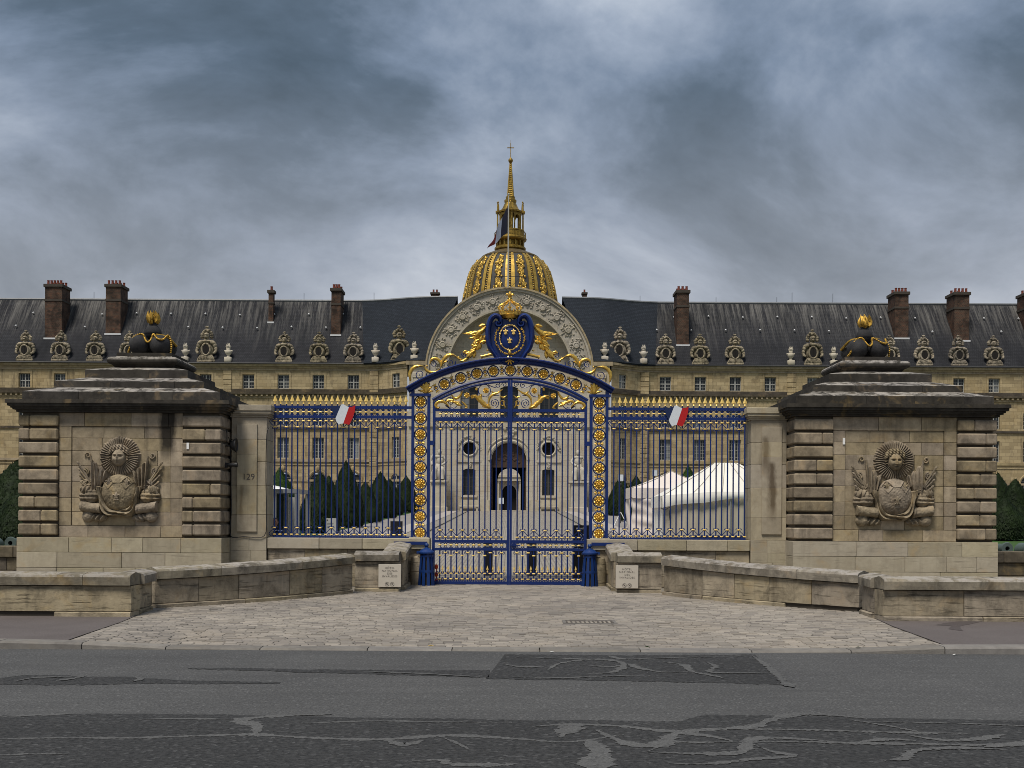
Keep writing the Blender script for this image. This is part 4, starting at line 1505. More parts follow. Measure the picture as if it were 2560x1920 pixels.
    prof = [(0.80, 6.235)] + prof + [(0.80, 6.545), (0.78, 6.57), (0.78, 6.67), (0.0, 6.67)]
    vs, fs = [], []
    for r, z in prof:
        vs += [(cx - r, yc - r, z), (cx + r, yc - r, z), (cx + r, yc + r, z), (cx - r, yc + r, z)]
    for j in range(len(prof) - 1):
        for i in range(4):
            fs.append((j * 4 + i, j * 4 + (i + 1) % 4, j * 4 + 4 + (i + 1) % 4, j * 4 + 4 + i))
    tor.add(vs, fs)
    obj('torus_moulding', tor, 'crust', p)
    # small white tag
    X_, Z_ = W(470, 1115, Yf) if s_ < 0 else W(2110, 1103, Yf + 0.08)
    yt = Yf - 0.03 if s_ < 0 else Yf + 0.075
    obj('white_tag', MB().box(X_ - 0.03, X_ + 0.03, yt, yt + 0.04, Z_ - 0.085, Z_ + 0.085), 'white', p)
    # cannon balls with a flaming grenade on top
    g = thing('grenade_sculpture', f'blackened cannonballs topped by a flaming gilt grenade on the {side} pedestal', 'sculpture', (cx, yc, 6.67), 'grenade sculptures on the pedestals')
    for bx, by in ((-0.3, -0.3), (0.3, -0.3), (-0.3, 0.3), (0.3, 0.3)):
        obj('cannonball', MB().ell((cx + bx, yc + by, 6.67 + 0.29), (0.295, 0.295, 0.295), seg=24, rings=14), 'bomb', g, smooth=60)
    bl = MB().ell((cx, yc, 7.36), (0.235, 0.235, 0.235), seg=24, rings=14)
    bl.lathe([(0.245, 7.33), (0.252, 7.36), (0.245, 7.39)], 24, (cx, yc, 0))
    bl.lathe([(0.14, 7.53), (0.11, 7.60), (0.12, 7.66)], 16, (cx, yc, 0))
    obj('grenade', bl, 'bomb', g, smooth=60)
    fl = MB()
    rs = random.Random(3)
    for i in range(34):
        a, r = rs.uniform(0, 2 * PI), rs.uniform(0.02, 0.14)
        h0 = 7.60 + rs.uniform(0, 0.07)
        h1 = h0 + rs.uniform(0.2, 0.36)
        fl.tube(curve([(cx + r * math.cos(a), yc + r * math.sin(a), h0), (cx + (r + 0.05) * math.cos(a + 0.3), yc + (r + 0.05) * math.sin(a + 0.3), (h0 + h1) / 2 - 0.02), (cx + (r + 0.01) * math.cos(a - 0.2), yc + (r + 0.01) * math.sin(a - 0.2), h1)], 6), [0.030, 0.042, 0.045, 0.04, 0.03, 0.02, 0.006], 5)
    obj('flame', fl, 'goldold', g, smooth=50)
    rp = MB()
    sw = [(-0.62, 0.0, -0.33), (-0.52, 0.18, -0.45), (-0.42, 0.47, -0.45), (-0.2, 0.58, -0.35), (-0.08, 0.40, -0.45), (0.0, 0.33, -0.48), (0.08, 0.40, -0.45), (0.12, 0.58, -0.35), (0.3, 0.42, -0.58), (0.45, 0.40, -0.53), (0.52, 0.56, -0.25), (0.62, 0.3, -0.3), (0.6, 0.02, -0.3)]
    pp = curve([(cx + a, yc + c, 6.69 + b) for a, b, c in sw], 60)
    for i in range(len(pp) - 1):
        rp.ell(tuple((pp[i] + pp[i + 1]) / 2), (0.036, 0.036, 0.03), seg=6, rings=4)
    for q in (-1, 1):
        rp.tube(curve([(cx + q * 0.2, yc - 0.35, 7.25), (cx + q * 0.45, yc - 0.1, 7.22), (cx + q * 0.62, yc + 0.2, 7.0)], 14), 0.04, 6)
    obj('gilt_rope', rp, 'goldold', g, smooth=50)

# flood lamp and camera on the inner side of the left pedestal
fx = XC - 10.36 + 2.73
lamp = thing('flood_lamp', 'round black flood lamp bracketed to the left pedestal side', 'lamp', (fx, 30.25, 3.85))
obj('bracket', MB().tube([(fx - 0.05, 30.25, 3.95), (fx + 0.12, 30.25, 3.95)], 0.02).tube([(fx + 0.12, 30.25, 3.82), (fx + 0.12, 30.25, 4.1)], 0.015).tube(curve([(fx + 0.02, 30.2, 4.0), (fx + 0.05, 30.1, 4.25), (fx + 0.0, 30.2, 4.4)], 8), 0.012), 'iron', lamp)
obj('lamp_head', MB().lathe([(0.0, -0.10), (0.10, -0.09), (0.17, 0.0), (0.185, 0.02), (0.185, 0.05), (0.16, 0.05), (0.15, 0.03), (0, 0.03)], 18, (0, 0, 0)).xform(lambda v: Vector((v.z + fx + 0.22, v.x + 30.25, v.y + 3.97))), 'iron', lamp, smooth=40)
cam2 = thing('security_camera', 'small black security camera under the flood lamp', 'camera', (fx, 30.25, 3.4))
obj('camera_body', MB().lathe([(0, -0.16), (0.05, -0.15), (0.05, 0.06), (0.065, 0.06), (0.065, 0.13), (0, 0.13)], 12).xform(lambda v: Vector((v.z + fx + 0.17, v.x + 30.25, v.y + 3.44))), 'iron', cam2, smooth=40)
obj('camera_mount', MB().box(fx - 0.05, fx + 0.03, 30.2, 30.3, 3.36, 3.5), 'iron', cam2)
cable = thing('cable', 'thin black cable running down between pedestal and pier', 'cable', (fx, 30.6, 1.5))
obj('cable_run', MB().tube(curve([(fx + 0.03, 30.35, 4.2), (fx + 0.05, 30.5, 3.9), (fx + 0.04, 30.6, 3.0), (fx + 0.05, 30.62, 2.2), (fx + 0.03, 30.63, 1.52), (fx + 0.4, 30.63, 1.50), (fx + 0.95, 30.63, 1.52), (fx + 1.0, 30.63, 2.2), (fx + 0.98, 30.64, 3.2), (fx + 1.0, 30.64, 4.3), (fx + 1.06, 30.72, 4.5)], 44), 0.011, 5), 'iron', cable)


# ================================================================ wrought-iron railings and gate
GX, GY = XC + 0.02, 31.0        # gate axis
_c = {}


def shared(key, fn, smooth=None):
    if key not in _c:
        _c[key] = fn().mesh(key, smooth)
    return _c[key]


def collar_mesh():
    return MB().lathe([(0.0, -0.046), (0.012, -0.044), (0.018, -0.03), (0.021, 0.0), (0.018, 0.03), (0.012, 0.044), (0, 0.046)], 8).xform(lambda v: Vector((v.z, v.x * 0.9, v.y)))


def finial_mesh():
    """gilt spearhead, flattened, on a turned neck; origin at its foot"""
    m = MB().lathe([(0.024, 0.0), (0.03, 0.012), (0.018, 0.03), (0.026, 0.045), (0.014, 0.06), (0.018, 0.075)], 8)
    m.add([(-0.062, 0, 0.085), (0, -0.022, 0.085), (0.062, 0, 0.085), (0, 0.022, 0.085), (0, 0, 0.255), (0, 0, 0.07)], [(0, 1, 4), (1, 2, 4), (2, 3, 4), (3, 0, 4), (1, 0, 5), (2, 1, 5), (3, 2, 5), (0, 3, 5)])
    return m


def arrow_mesh():
    m = MB().tube([(0, 0, 0), (0, 0, 0.13)], 0.011, 5)
    m.add([(-0.034, 0, 0.075), (0, -0.013, 0.10), (0.034, 0, 0.075), (0, 0.013, 0.10), (0, 0, 0.20)], [(0, 1, 4), (1, 2, 4), (2, 3, 4), (3, 0, 4), (0, 3, 2, 1)])
    return m.ell((0, 0, 0.03), (0.022, 0.018, 0.018), seg=6, rings=4)


def lyre_mesh(p):
    """half of a pair of scrolls embracing a bar: one bar from the big volute at z=0 up to the small curl at z=0.19"""
    def f():
        pts = [Vector(v) for v in spiral(p * 0.45, 0.0, 0.008, 0.046, R(90), 1.5, 16)]
        pts += curve([(p * 0.62, 0, -.044), (p * 0.93, 0, 0.012), (p * 0.72, 0, 0.075), (p * 0.35, 0, 0.13), (p * 0.14, 0, 0.185), (p * 0.30, 0, 0.222), (p * 0.48, 0, 0.205), (p * 0.42, 0, 0.178)], 21)
        return MB().tube(pts, 0.0105, 5)
    return f


def oval_mesh(p, h):
    """openwork cell: an oval ring touching both rails, with little spurs in the corners"""
    def f():
        m = MB()
        m.tube([(p * 0.40 * math.cos(a), 0, h * 0.5 * math.sin(a)) for a in [2 * PI * i / 14 for i in range(14)]], 0.011, 5, closed=True)
        for q in (-1, 1):
            for r_ in (-1, 1):
                m.tube([(q * p * 0.34, 0, r_ * h * 0.34), (q * p * 0.49, 0, r_ * h * 0.5)], 0.014, 4)
        return m
    return f


def hook_mesh(p):
    return lambda: MB().tube(spiral(p * 0.34, -0.03, 0.045, 0.01, R(90), -1.2, 12), 0.0105, 5)


def scroll_pair(key, fn, parent, loc, sx=1.0, sz=1.0):
    for q in (-1, 1):
        obj('scroll', shared(key, fn), 'blue', parent, loc=loc, scale=(q * sx, 1, sz))


def bar_obj(parent, x, z0, z1, r=0.0205, y=GY):
    me = shared('bar%.3f_%.3f' % (z1 - z0, r), lambda: MB().tube([(0, 0, 0), (0, 0, z1 - z0)], r, 6))
    return obj('bar', me, 'blue', parent, loc=(x, y, z0))


def kid(name, me, mat, parent, part, loc, scale=None):
    """piece of a part, placed in world coordinates"""
    if not me.materials:
        me.materials.append(M[mat])
    o = bpy.data.objects.new(name, me)
    o.location = loc
    if scale:
        o.scale = scale
    col.objects.link(o)
    o.parent = part
    o.matrix_parent_inverse = part.matrix_basis.inverted()
    return o


PITCH = 0.1575
for s_ in (-1, 1):
    side = 'left' if s_ < 0 else 'right'
    f = thing('railing', f'blue iron railings with gilt spearheads, {side} of the gate', 'railings', (XC + s_ * 4.7, GY, 1.47), 'spear-topped railings')
    xa, xb = GX + s_ * 2.73, GX + s_ * 6.52
    x0, x1 = min(xa, xb), max(xa, xb)
    for z0, z1, dy in ((1.474, 1.515, 0.03), (4.775, 4.85, 0.03), (5.045, 5.12, 0.03)):
        obj('rail', MB().box(x0 - 0.02, x1 + 0.02, GY - dy, GY + dy, z0, z1), 'blue', f)
    nb = 24
    for i in range(nb):
        x = GX + s_ * (2.88 + i * PITCH)
        b = bar_obj(f, x, 1.47, 5.18)
        kid('finial', shared('finial', finial_mesh), 'goldpale', f, b, (x, GY, 5.165))
        rows = [4.95, 4.705, 1.56]
        if i % 2 == 1 if s_ < 0 else i % 2 == 0:
            rows += [4.53, 1.745]
        for z in rows:
            kid('collar', shared('collar', collar_mesh), 'goldpale', f, b, (x, GY - 0.012, z))
        if i < nb - 1:
            xm = x + s_ * PITCH / 2
            obj('oval_cell', shared('oval_rail', oval_mesh(PITCH, 0.195)), 'blue', f, loc=(xm, GY, 4.948))
        if i % 2 == (1 if s_ < 0 else 0):
            scroll_pair('lyre', lyre_mesh(PITCH), f, (x, GY, 1.56))
            scroll_pair('lyre', lyre_mesh(PITCH), f, (x, GY, 4.705), 1, -1)

# tricolour shields hung on the railings
for px0, px1, py0, py1, side in ((828.5, 888, 1010, 1062, 'left'), (1662, 1721, 1013, 1066, 'right')):
    X0, Z1 = W(px0, py0, 30.9)
    X1, Z0 = W(px1, py1, 30.9)
    w_, h_ = X1 - X0, Z1 - Z0
    t = thing('tricolour_shield', f'tilted blue, white and red shield fixed on the {side} railings', 'shield', (X0 + w_ / 2, 30.9, Z0), 'tricolour shields')
    q = lambda u, v: (X0 + u * w_, Z1 - v * h_)
    obj('blue_field', MB().prism([q(0, .06), q(.14, .115), q(.28, .105), q(.405, .03), q(.175, .70), q(.07, .50), q(.015, .25)], 30.90, 30.925), 'navy', t)
    obj('white_field', MB().prism([q(.405, .03), q(.50, 0.0), q(.62, .09), q(.735, .14), q(.50, .94), q(.40, .95), q(.31, 1.0), q(.21, .83), q(.175, .70)], 30.898, 30.925), 'paleenamel', t)
    obj('red_field', MB().prism([q(.735, .14), q(.86, .135), q(1.0, .05), q(.985, .32), q(.90, .65), q(.77, .97), q(.72, 1.0), q(.60, .955), q(.50, .94)], 30.90, 30.925), 'red', t)
    obj('fixing', MB().box(X0 + w_ * .4, X0 + w_ * .45, 30.93, 31.0, Z0 + h_ * .4, Z0 + h_ * .6), 'steel', t)


# ---- rosettes
def rosette_mesh(r, layers=3, petals=8):
    def f():
        m = MB()
        nr, na = 11, 64
        vs = []
        for j in range(nr + 1):
            rr = j / nr
            for i in range(na):
                a = 2 * PI * i / na
                k = math.cos(petals * a + (PI if rr > 0.62 else 0))
                if rr < 0.25:
                    h = 0.30 * math.sqrt(max(0, 1 - (rr / 0.27) ** 2)) + 0.12
                elif rr < 0.62:
                    h = 0.18 + 0.16 * math.sin((rr - 0.25) / 0.37 * PI) * (0.55 + 0.45 * k) - 0.10 * (k < -0.6)
                else:
                    h = 0.04 + 0.22 * math.sin((rr - 0.62) / 0.38 * PI) * (0.5 + 0.5 * k)
                ro = rr * (1 + (0.07 * k - 0.05 if j == nr else 0))
                vs.append((ro * r * math.cos(a), -h * r, ro * r * math.sin(a)))
        fs = [(j * na + i, j * na + (i + 1) % na, (j + 1) * na + (i + 1) % na, (j + 1) * na + i) for j in range(nr) for i in range(na)]
        fs.append(tuple(nr * na + i for i in range(na)))
        return m.add(vs, fs)
    return f


def ring_mesh(r, th):
    return lambda: MB().tube([(r * math.cos(a), 0, r * math.sin(a)) for a in [2 * PI * i / 28 for i in range(28)]], th, 6, flat=1.6, closed=True)


def sprig_mesh():
    """three small gilt leaves fanning upwards"""
    m = MB()
    for a in (-0.75, 0, 0.75):
        m.leaf([(math.sin(a) * t * 0.085, math.cos(a) * t * 0.085) for t in (0, .25, .5, .75, 1)], 0.02, 0.006, 2, 0.5)
    return m


fr = thing('gateway', 'blue and gold gateway of rosette pillars with arched top and crowned coat of arms', 'gateway', (GX, GY, 0.2))
for s_ in (-1, 1):
    for o0, o1 in ((-0.262, -0.19), (0.175, 0.255)):
        a, b = GX + s_ * 2.46 + s_ * -o0, GX + s_ * 2.46 + s_ * -o1
        zb = 1.474 if o0 < 0 else 0.2
        obj('post', MB().box(min(a, b), max(a, b), GY - 0.075, GY + 0.075, zb, 5.40 if o0 < 0 else 5.40), 'blue', fr)
    xa, xb = GX + s_ * 2.19, GX + s_ * 2.78
    obj('pillar_head', MB().box(min(xa, xb), max(xa, xb), GY - 0.1, GY + 0.1, 5.402, 5.47), 'blue', fr)
    obj('pillar_foot', MB().box(GX + s_ * 2.50 - 0.27, GX + s_ * 2.50 + 0.27, GY - 0.08, GY + 0.08, 1.476, 1.50), 'paletrim', fr)
    for i in range(9):
        z = 5.245 - i * 0.4535
        x = GX + s_ * 2.475
        k_ = obj('rosette', shared('rosette', rosette_mesh(0.148), 50), 'gold', fr, loc=(x, GY - 0.01, z))
        kid('rosette_ring', shared('ring', ring_mesh(0.168, 0.017), 50), 'blue', fr, k_, (x, GY, z))
        if i < 8:
            z2 = z - 0.22675
            k_ = obj('small_rosette', shared('small_rosette', rosette_mesh(0.038, 2, 6), 50), 'gold', fr, loc=(x, GY - 0.01, z2))
            kid('rosette_ring', shared('small_ring', ring_mesh(0.055, 0.013), 50), 'blue', fr, k_, (x, GY, z2))
            for q in (-1, 1):
                o = obj('sprig', shared('sprig', sprig_mesh, 50), 'gold', fr, loc=(x + q * 0.055, GY - 0.01, z2), rot=(0, q * R(90), 0))
    # iron strap along the dwarf wall
    xa, xb = GX + s_ * 2.25, GX + s_ * 3.16
    obj('strap', MB().box(min(xa, xb), max(xa, xb), 30.655, 30.695, 1.30, 1.385), 'blue', fr)
    obj('hinge', MB().box(GX + s_ * 2.17 - 0.08, GX + s_ * 2.17 + 0.08, GY - 0.06, GY + 0.06, 4.05, 4.17), 'blue', fr)


def arcz(R_, zp, dx):
    return zp - (R_ - math.sqrt(R_ * R_ - dx * dx))


def arch_band(R_, zp, x0, x1, prof, k=36):
    """prof: list of (y, dz) round the section"""
    m = MB()
    vs, fs = [], []
    p_ = len(prof)
    for i in range(k + 1):
        dx = lerp(x0, x1, i / k)
        z = arcz(R_, zp, dx)
        nx = dx / R_
        nz = math.sqrt(1 - nx * nx)
        for y, dz in prof:
            vs.append((GX + dx + nx * dz, GY + y, z + nz * dz))
    for i in range(k):
        for j in range(p_):
            fs.append((i * p_ + j, i * p_ + (j + 1) % p_, (i + 1) * p_ + (j + 1) % p_, (i + 1) * p_ + j))
    fs += [tuple(range(p_)), tuple(k * p_ + j for j in range(p_))]
    return m.add(vs, fs)


# cap moulding, frieze of rosettes, lower arch
obj('arch_cap', arch_band(5.37, 6.47, -2.88, 2.88, [(-0.20, 0.0), (-0.23, -0.03), (-0.21, -0.06), (-0.13, -0.09), (-0.12, -0.14), (-0.07, -0.17), (0.07, -0.17), (0.12, -0.14), (0.13, -0.09), (0.21, -0.06), (0.23, -0.03), (0.20, 0.0)]), 'blue', fr, smooth=30)
obj('arch_band', arch_band(4.1, 5.955, -2.17, 2.17, [(-0.06, 0.0), (-0.075, -0.04), (-0.06, -0.075), (0.06, -0.075), (0.06, 0.0)]), 'blue', fr, smooth=30)
for s_ in (-1, 1):
    obj('post', MB().box(GX + s_ * 2.69 - 0.045, GX + s_ * 2.69 + 0.045, GY - 0.06, GY + 0.06, 5.471, 5.58), 'blue', fr)
xs = [0, .468, .922, 1.371, 1.823]
allx = sorted([-v for v in xs[1:]] + xs)
for i, dx in enumerate(allx):
    z = arcz(4.405, 6.13, dx)
    k_ = obj('rosette', shared('arch_rosette', rosette_mesh(0.134), 50), 'gold', fr, loc=(GX + dx, GY - 0.02, z))
    kid('rosette_ring', shared('arch_ring', ring_mesh(0.152, 0.016), 50), 'blue', fr, k_, (GX + dx, GY, z))
for dx in [(a + b) / 2 for a, b in zip(allx, allx[1:])] + [-2.05, 2.05]:
    z = arcz(4.405, 6.13, dx)
    k_ = obj('small_rosette', shared('small_rosette', rosette_mesh(0.038, 2, 6), 50), 'gold', fr, loc=(GX + dx, GY - 0.02, z))
    kid('rosette_ring', shared('small_ring', ring_mesh(0.055, 0.013), 50), 'blue', fr, k_, (GX + dx, GY, z))
    an = math.asin(dx / 4.405)
    for q in (1, -1):
        obj('sprig', shared('sprig', sprig_mesh, 50), 'gold', fr, loc=(GX + dx + q * 0.06 * math.sin(an), GY - 0.02, z + q * 0.06 * math.cos(an)), rot=(0, an + (0 if q > 0 else PI), 0))
for s_ in (-1, 1):      # gilt acanthus in the corners of the arch
    m = MB()
    bx, bz = GX + s_ * 2.32, 5.47
    for i, (ax, az, w) in enumerate(((-0.20, 0.24, .045), (-0.11, 0.31, .055), (0.0, 0.34, .06), (0.10, 0.30, .055), (0.17, 0.20, .045), (-0.24, 0.10, .04), (0.2, 0.08, .04))):
        c_ = curve([(bx, 0, bz), (bx + s_ * -ax * 0.35, 0, bz + az * 0.6), (bx + s_ * -ax, 0, bz + az)], 10)
        m.leaf([(p.x, p.z) for p in c_], w, 0.015, 4, 0.55, GY - 0.05 - 0.012 * (3 - abs(i - 2)))
    obj('acanthus', m, 'gold', fr, smooth=50)

C5 = lambda x, y: W(1000 + .2486 * x, 700 + .2486 * y, GY)


def mirror_x(m):
    """copy of a builder reflected about the gate axis"""
    o = MB()
    o.v = [(2 * GX - a, b, c) for a, b, c in m.v]
    o.f = list(m.f)
    return o


def on_both(name, m, mat, smooth=50):
    obj(name, m, mat, fr, smooth=smooth)
    obj(name, mirror_x(m), mat, fr, smooth=smooth)


def cpath(pts, k=16):
    return curve([(C5(*p)[0], GY, C5(*p)[1]) for p in pts], k)


def lf(m, pts, w, lobes=5, y=-0.03, k=16, name='gilt_leaf'):
    m = MB()
    m.leaf([(p.x, p.z) for p in cpath(pts, k)], w * 1.2, 0.02, lobes, 0.6, GY + y)
    on_both(name, m, 'gold')


# scrolls riding on the cap (left half, then mirrored)
ir = MB()
for cx_, cy_, r0, a0, tn in ((205, 950, 62, 10, -1.6), (335, 845, 38, 160, -1.5), (508, 835, 52, 20, -1.6), (645, 750, 30, 60, 1.5)):
    X_, Z_ = C5(cx_, cy_)
    on_both('volute', MB().tube(spiral(X_, Z_, r0 * .2486 / 90.3, 0.012, R(a0), tn, 24, GY), [0.016 - 0.008 * i / 23 for i in range(24)], 6), 'blue')
ir.tube(cpath([(100, 1015), (105, 930), (160, 878), (235, 870), (300, 915), (370, 915), (412, 870), (440, 790), (520, 755), (590, 795), (650, 805), (720, 750)], 60), 0.014, 6)
on_both('scroll_iron', ir, 'blue')
lv = MB()
lf(lv, [(108, 1020), (100, 950), (125, 895), (180, 866), (250, 872)], .05, 7)
lf(lv, [(250, 872), (262, 900), (300, 928), (360, 925), (400, 895)], .04, 5)
lf(lv, [(302, 850), (310, 808), (345, 790), (390, 805), (412, 850), (408, 885)], .042, 7)
lf(lv, [(405, 890), (385, 915), (350, 930), (320, 930)], .035, 4)
lf(lv, [(420, 870), (432, 815), (470, 768), (520, 752), (575, 775)], .055, 8)
lf(lv, [(425, 850), (450, 825), (480, 815)], .03, 3)
lf(lv, [(560, 765), (590, 790), (625, 800)], .028, 3)
lf(lv, [(632, 735), (655, 718), (690, 725)], .03, 3)
lf(lv, [(600, 812), (640, 812), (690, 780), (740, 735)], .04, 6)
on_both('gilt_bud', MB().ell((C5(592, 775)[0], GY - .02, C5(592, 775)[1]), (.02, .02, .02)), 'gold')
on_both('gilt_bud', MB().ell((C5(272, 865)[0], GY - .02, C5(272, 865)[1]), (.024, .02, .024)), 'gold')
pm = MB()        # palm branches beside the shield
rp_ = random.Random(5)
for (ax, ay), (bx, by), w in [((870, 470), (800, 540), .05), ((860, 455), (790, 470), .04), ((850, 500), (760, 575), .05), ((845, 520), (720, 560), .045), ((830, 530), (680, 555), .04), ((800, 540), (640, 545), .026), ((790, 560), (625, 540), .018), ((800, 575), (690, 590), .03), ((810, 560), (740, 610), .04),
                              ((830, 560), (790, 640), .05), ((845, 590), (830, 650), .05), ((800, 600), (730, 650), .045), ((790, 630), (715, 665), .04), ((790, 640), (770, 710), .05), ((800, 640), (810, 700), .045), ((780, 660), (725, 700), .045), ((770, 680), (740, 720), .04), ((760, 690), (700, 745), .05), ((755, 710), (670, 790), .05), ((760, 715), (745, 790), .04), ((740, 720), (650, 745), .035), ((730, 730), (700, 790), .04), ((870, 560), (850, 615), .04), ((870, 620), (800, 640), .03)]:
    mx, my = (ax + bx) / 2 + rp_.uniform(-6, 6), (ay + by) / 2 + rp_.uniform(-10, 4)
    lf(pm, [(ax, ay), (mx, my), (bx, by)], w * 1.25, 3, -0.06 - rp_.uniform(0, .05), 10, 'palm_leaf')
cn = MB()
A, B = C5(815, 778), C5(960, 742)
cn.tube([(A[0], GY - .1, A[1]), (lerp(A[0], B[0], .1), GY - .1, lerp(A[1], B[1], .1)), (lerp(A[0], B[0], .12), GY - .1, lerp(A[1], B[1], .12)), (B[0], GY - .1, B[1])], [.055, .052, .038, .05], 10)
cn.ell((C5(880, 712)[0], GY - .08, C5(880, 712)[1]), (.035, .03, .022))
on_both('gilt_cannon', cn, 'gold')

# coat of arms
arms = obj('arms_board', MB().prism([C5(x, y) for x, y in
    [(1105, 400), (1035, 395), (1000, 420), (960, 410), (925, 440), (905, 520), (905, 610), (930, 690), (970, 750), (1000, 800), (1040, 838), (1105, 858),
     (1170, 838), (1210, 800), (1240, 750), (1280, 690), (1305, 610), (1305, 520), (1285, 440), (1250, 410), (1210, 420), (1175, 395)]], GY - 0.06, GY + 0.14), 'blue', fr)
sc_ = MB()
for q in (-1, 1):
    X_ = lambda x: 1105 + q * (1105 - x)
    pts = [(1015, 430), (1010, 400), (985, 372), (950, 368), (915, 400), (892, 470), (884, 560), (893, 640), (915, 700), (955, 755), (985, 805), (1030, 840), (1100, 856)]
    pp = curve([(C5(X_(a), b)[0], GY - 0.06, C5(X_(a), b)[1]) for a, b in pts], 60)
    rr = [0.035 + 0.045 * math.sin(PI * min(1, (i + 6) / len(pp))) ** 0.6 for i in range(len(pp))]
    sc_.tube(pp, rr, 10, flat=2.2)
    X0, Z0 = C5(X_(988), 440)
    sc_.tube(spiral(X0, Z0, 0.115, 0.02, R(90), 1.25 * q, 20, GY - 0.06), [0.04] * 14 + [0.034] * 6, 8, flat=2.4)
sub('arms_scroll', sc_, 'blue', arms, smooth=60)
fcx, fcz = C5(1105, 585)
fld = MB().ell((fcx, GY - 0.06, fcz), (0.275, 0.07, 0.345), seg=28, rings=14)
sub('arms_field', fld, 'blue', arms, smooth=60)
bd = MB()
for i in range(44):
    a = 2 * PI * i / 44
    big_ = i % 11 == 0 or i % 11 in (5, 6)
    c_ = (fcx + 0.285 * math.cos(a), GY - 0.13, fcz + 0.345 * math.sin(a))
    bd.ell(c_, ((.034, .03, .034) if i % 6 == 2 else (.011, .02, .034)), Matrix.Rotation(-a + 0.6, 3, 'Y'), seg=7, rings=5)
sub('gilt_rope', bd, 'goldpale', arms, smooth=50)
ch_ = MB()
rp_ = random.Random(9)
for i in range(58):
    a = R(40) - R(260) * i / 57
    rx, rz = 0.40, 0.44
    px_, pz_ = fcx + rx * math.cos(a), fcz - 0.02 + rz * math.sin(a)
    for k_ in range(3):
        ch_.ell((px_ + rp_.uniform(-.022, .022), GY - 0.12 - rp_.uniform(0, .02), pz_ + rp_.uniform(-.022, .022)), (.016, .016, .016), seg=6, rings=4)
ch_.ell((fcx, GY - .16, C5(0, 730)[1]), (.045, .03, .062), seg=10, rings=7)
for i in range(8):
    a = 2 * PI * i / 8 + PI / 8
    cz__ = C5(0, 808)[1]
    ch_.add([(fcx + .03 * math.cos(a - .5), GY - .17, cz__ + .03 * math.sin(a - .5)), (fcx + .03 * math.cos(a + .5), GY - .17, cz__ + .03 * math.sin(a + .5)), (fcx + .125 * math.cos(a + .16), GY - .15, cz__ + .125 * math.sin(a + .16)), (fcx + .125 * math.cos(a - .16), GY - .15, cz__ + .125 * math.sin(a - .16)), (fcx, GY - .205, cz__)], [(0, 3, 4), (3, 2, 4), (2, 1, 4), (0, 1, 2, 3)])
sub('order_chain', ch_, 'gold', arms, smooth=40)
for lx, lz, h in ((1063, 558, .165), (1142, 558, .165), (1103, 645, .165)):
    X0, Z0 = C5(lx, lz)
    sub('lily', fleur(MB(), X0, Z0, h, GY - 0.15, .022), 'goldpale', arms, smooth=50)
# crown
cw = MB()
kx = C5(1107, 0)[0]
z0 = C5(0, 385)[1]
dz = 1 / 363.2          # metres per crop pixel at the gate
cw.lathe([(0.19, 0.0), (0.215, 0.03), (0.265, 0.075), (0.285, 0.085), (0.285, 0.10), (0.272, 0.108), (0.275, 0.15), (0.29, 0.158), (0.29, 0.172), (0.27, 0.18), (0.0, 0.18)], 32, (kx, GY, z0))
for i in range(8):
    a = 2 * PI * i / 8 + PI / 2
    ca, sa = math.cos(a), math.sin(a)
    pp = curve([(kx + .27 * ca, GY + .27 * sa, z0 + .20), (kx + .315 * ca, GY + .315 * sa, z0 + .30), (kx + .25 * ca, GY + .25 * sa, z0 + .385), (kx + .12 * ca, GY + .12 * sa, z0 + .45), (kx + .03 * ca, GY + .03 * sa, z0 + .53)], 16)
    cw.tube(pp, 0.020, 6)
    for p in pp[1::2]:
        cw.ell((p.x + .018 * ca, p.y + .018 * sa, p.z + .01), (.018, .018, .018), seg=6, rings=4)
    a2 = a + PI / 8
    lz = MB()
    fleur(lz, 0, 0, .15 if i % 2 else .15, 0, .016)
    rot = Matrix.Rotation(a + PI / 2, 3, 'Z')
    for v in range(len(lz.v)):
        w_ = rot @ Vector(lz.v[v])
        lz.v[v] = (w_.x + kx + .285 * ca, w_.y + GY + .285 * sa, w_.z + z0 + .17)
    cw.add(lz.v, lz.f)
    cw.ell((kx + .285 * math.cos(a2), GY + .285 * math.sin(a2), z0 + .205), (.028, .028, .028), seg=8, rings=5)
    cw.ell((kx + .285 * math.cos(a2), GY + .285 * math.sin(a2), z0 + .13), (.02, .02, .018), seg=6, rings=4)
fleur(cw, kx, z0 + .50, .27, GY, .05)
lz = fleur(MB(), 0, z0 + .50, .27, 0, .05)
cw.add([(kx + b, GY + a, c) for a, b, c in lz.v], lz.f)
obj('crown', cw, 'gold', fr, smooth=50)
ml = MB().ell((kx, GY - .12, C5(0, 405)[1]), (.03, .03, .045)).tube([(C5(1075, 405)[0], GY - .11, C5(1075, 405)[1]), (kx, GY - .13, C5(0, 375)[1]), (C5(1138, 405)[0], GY - .11, C5(1138, 405)[1])], .012, 5)
obj('crown_mount', ml, 'goldpale', fr, smooth=50)

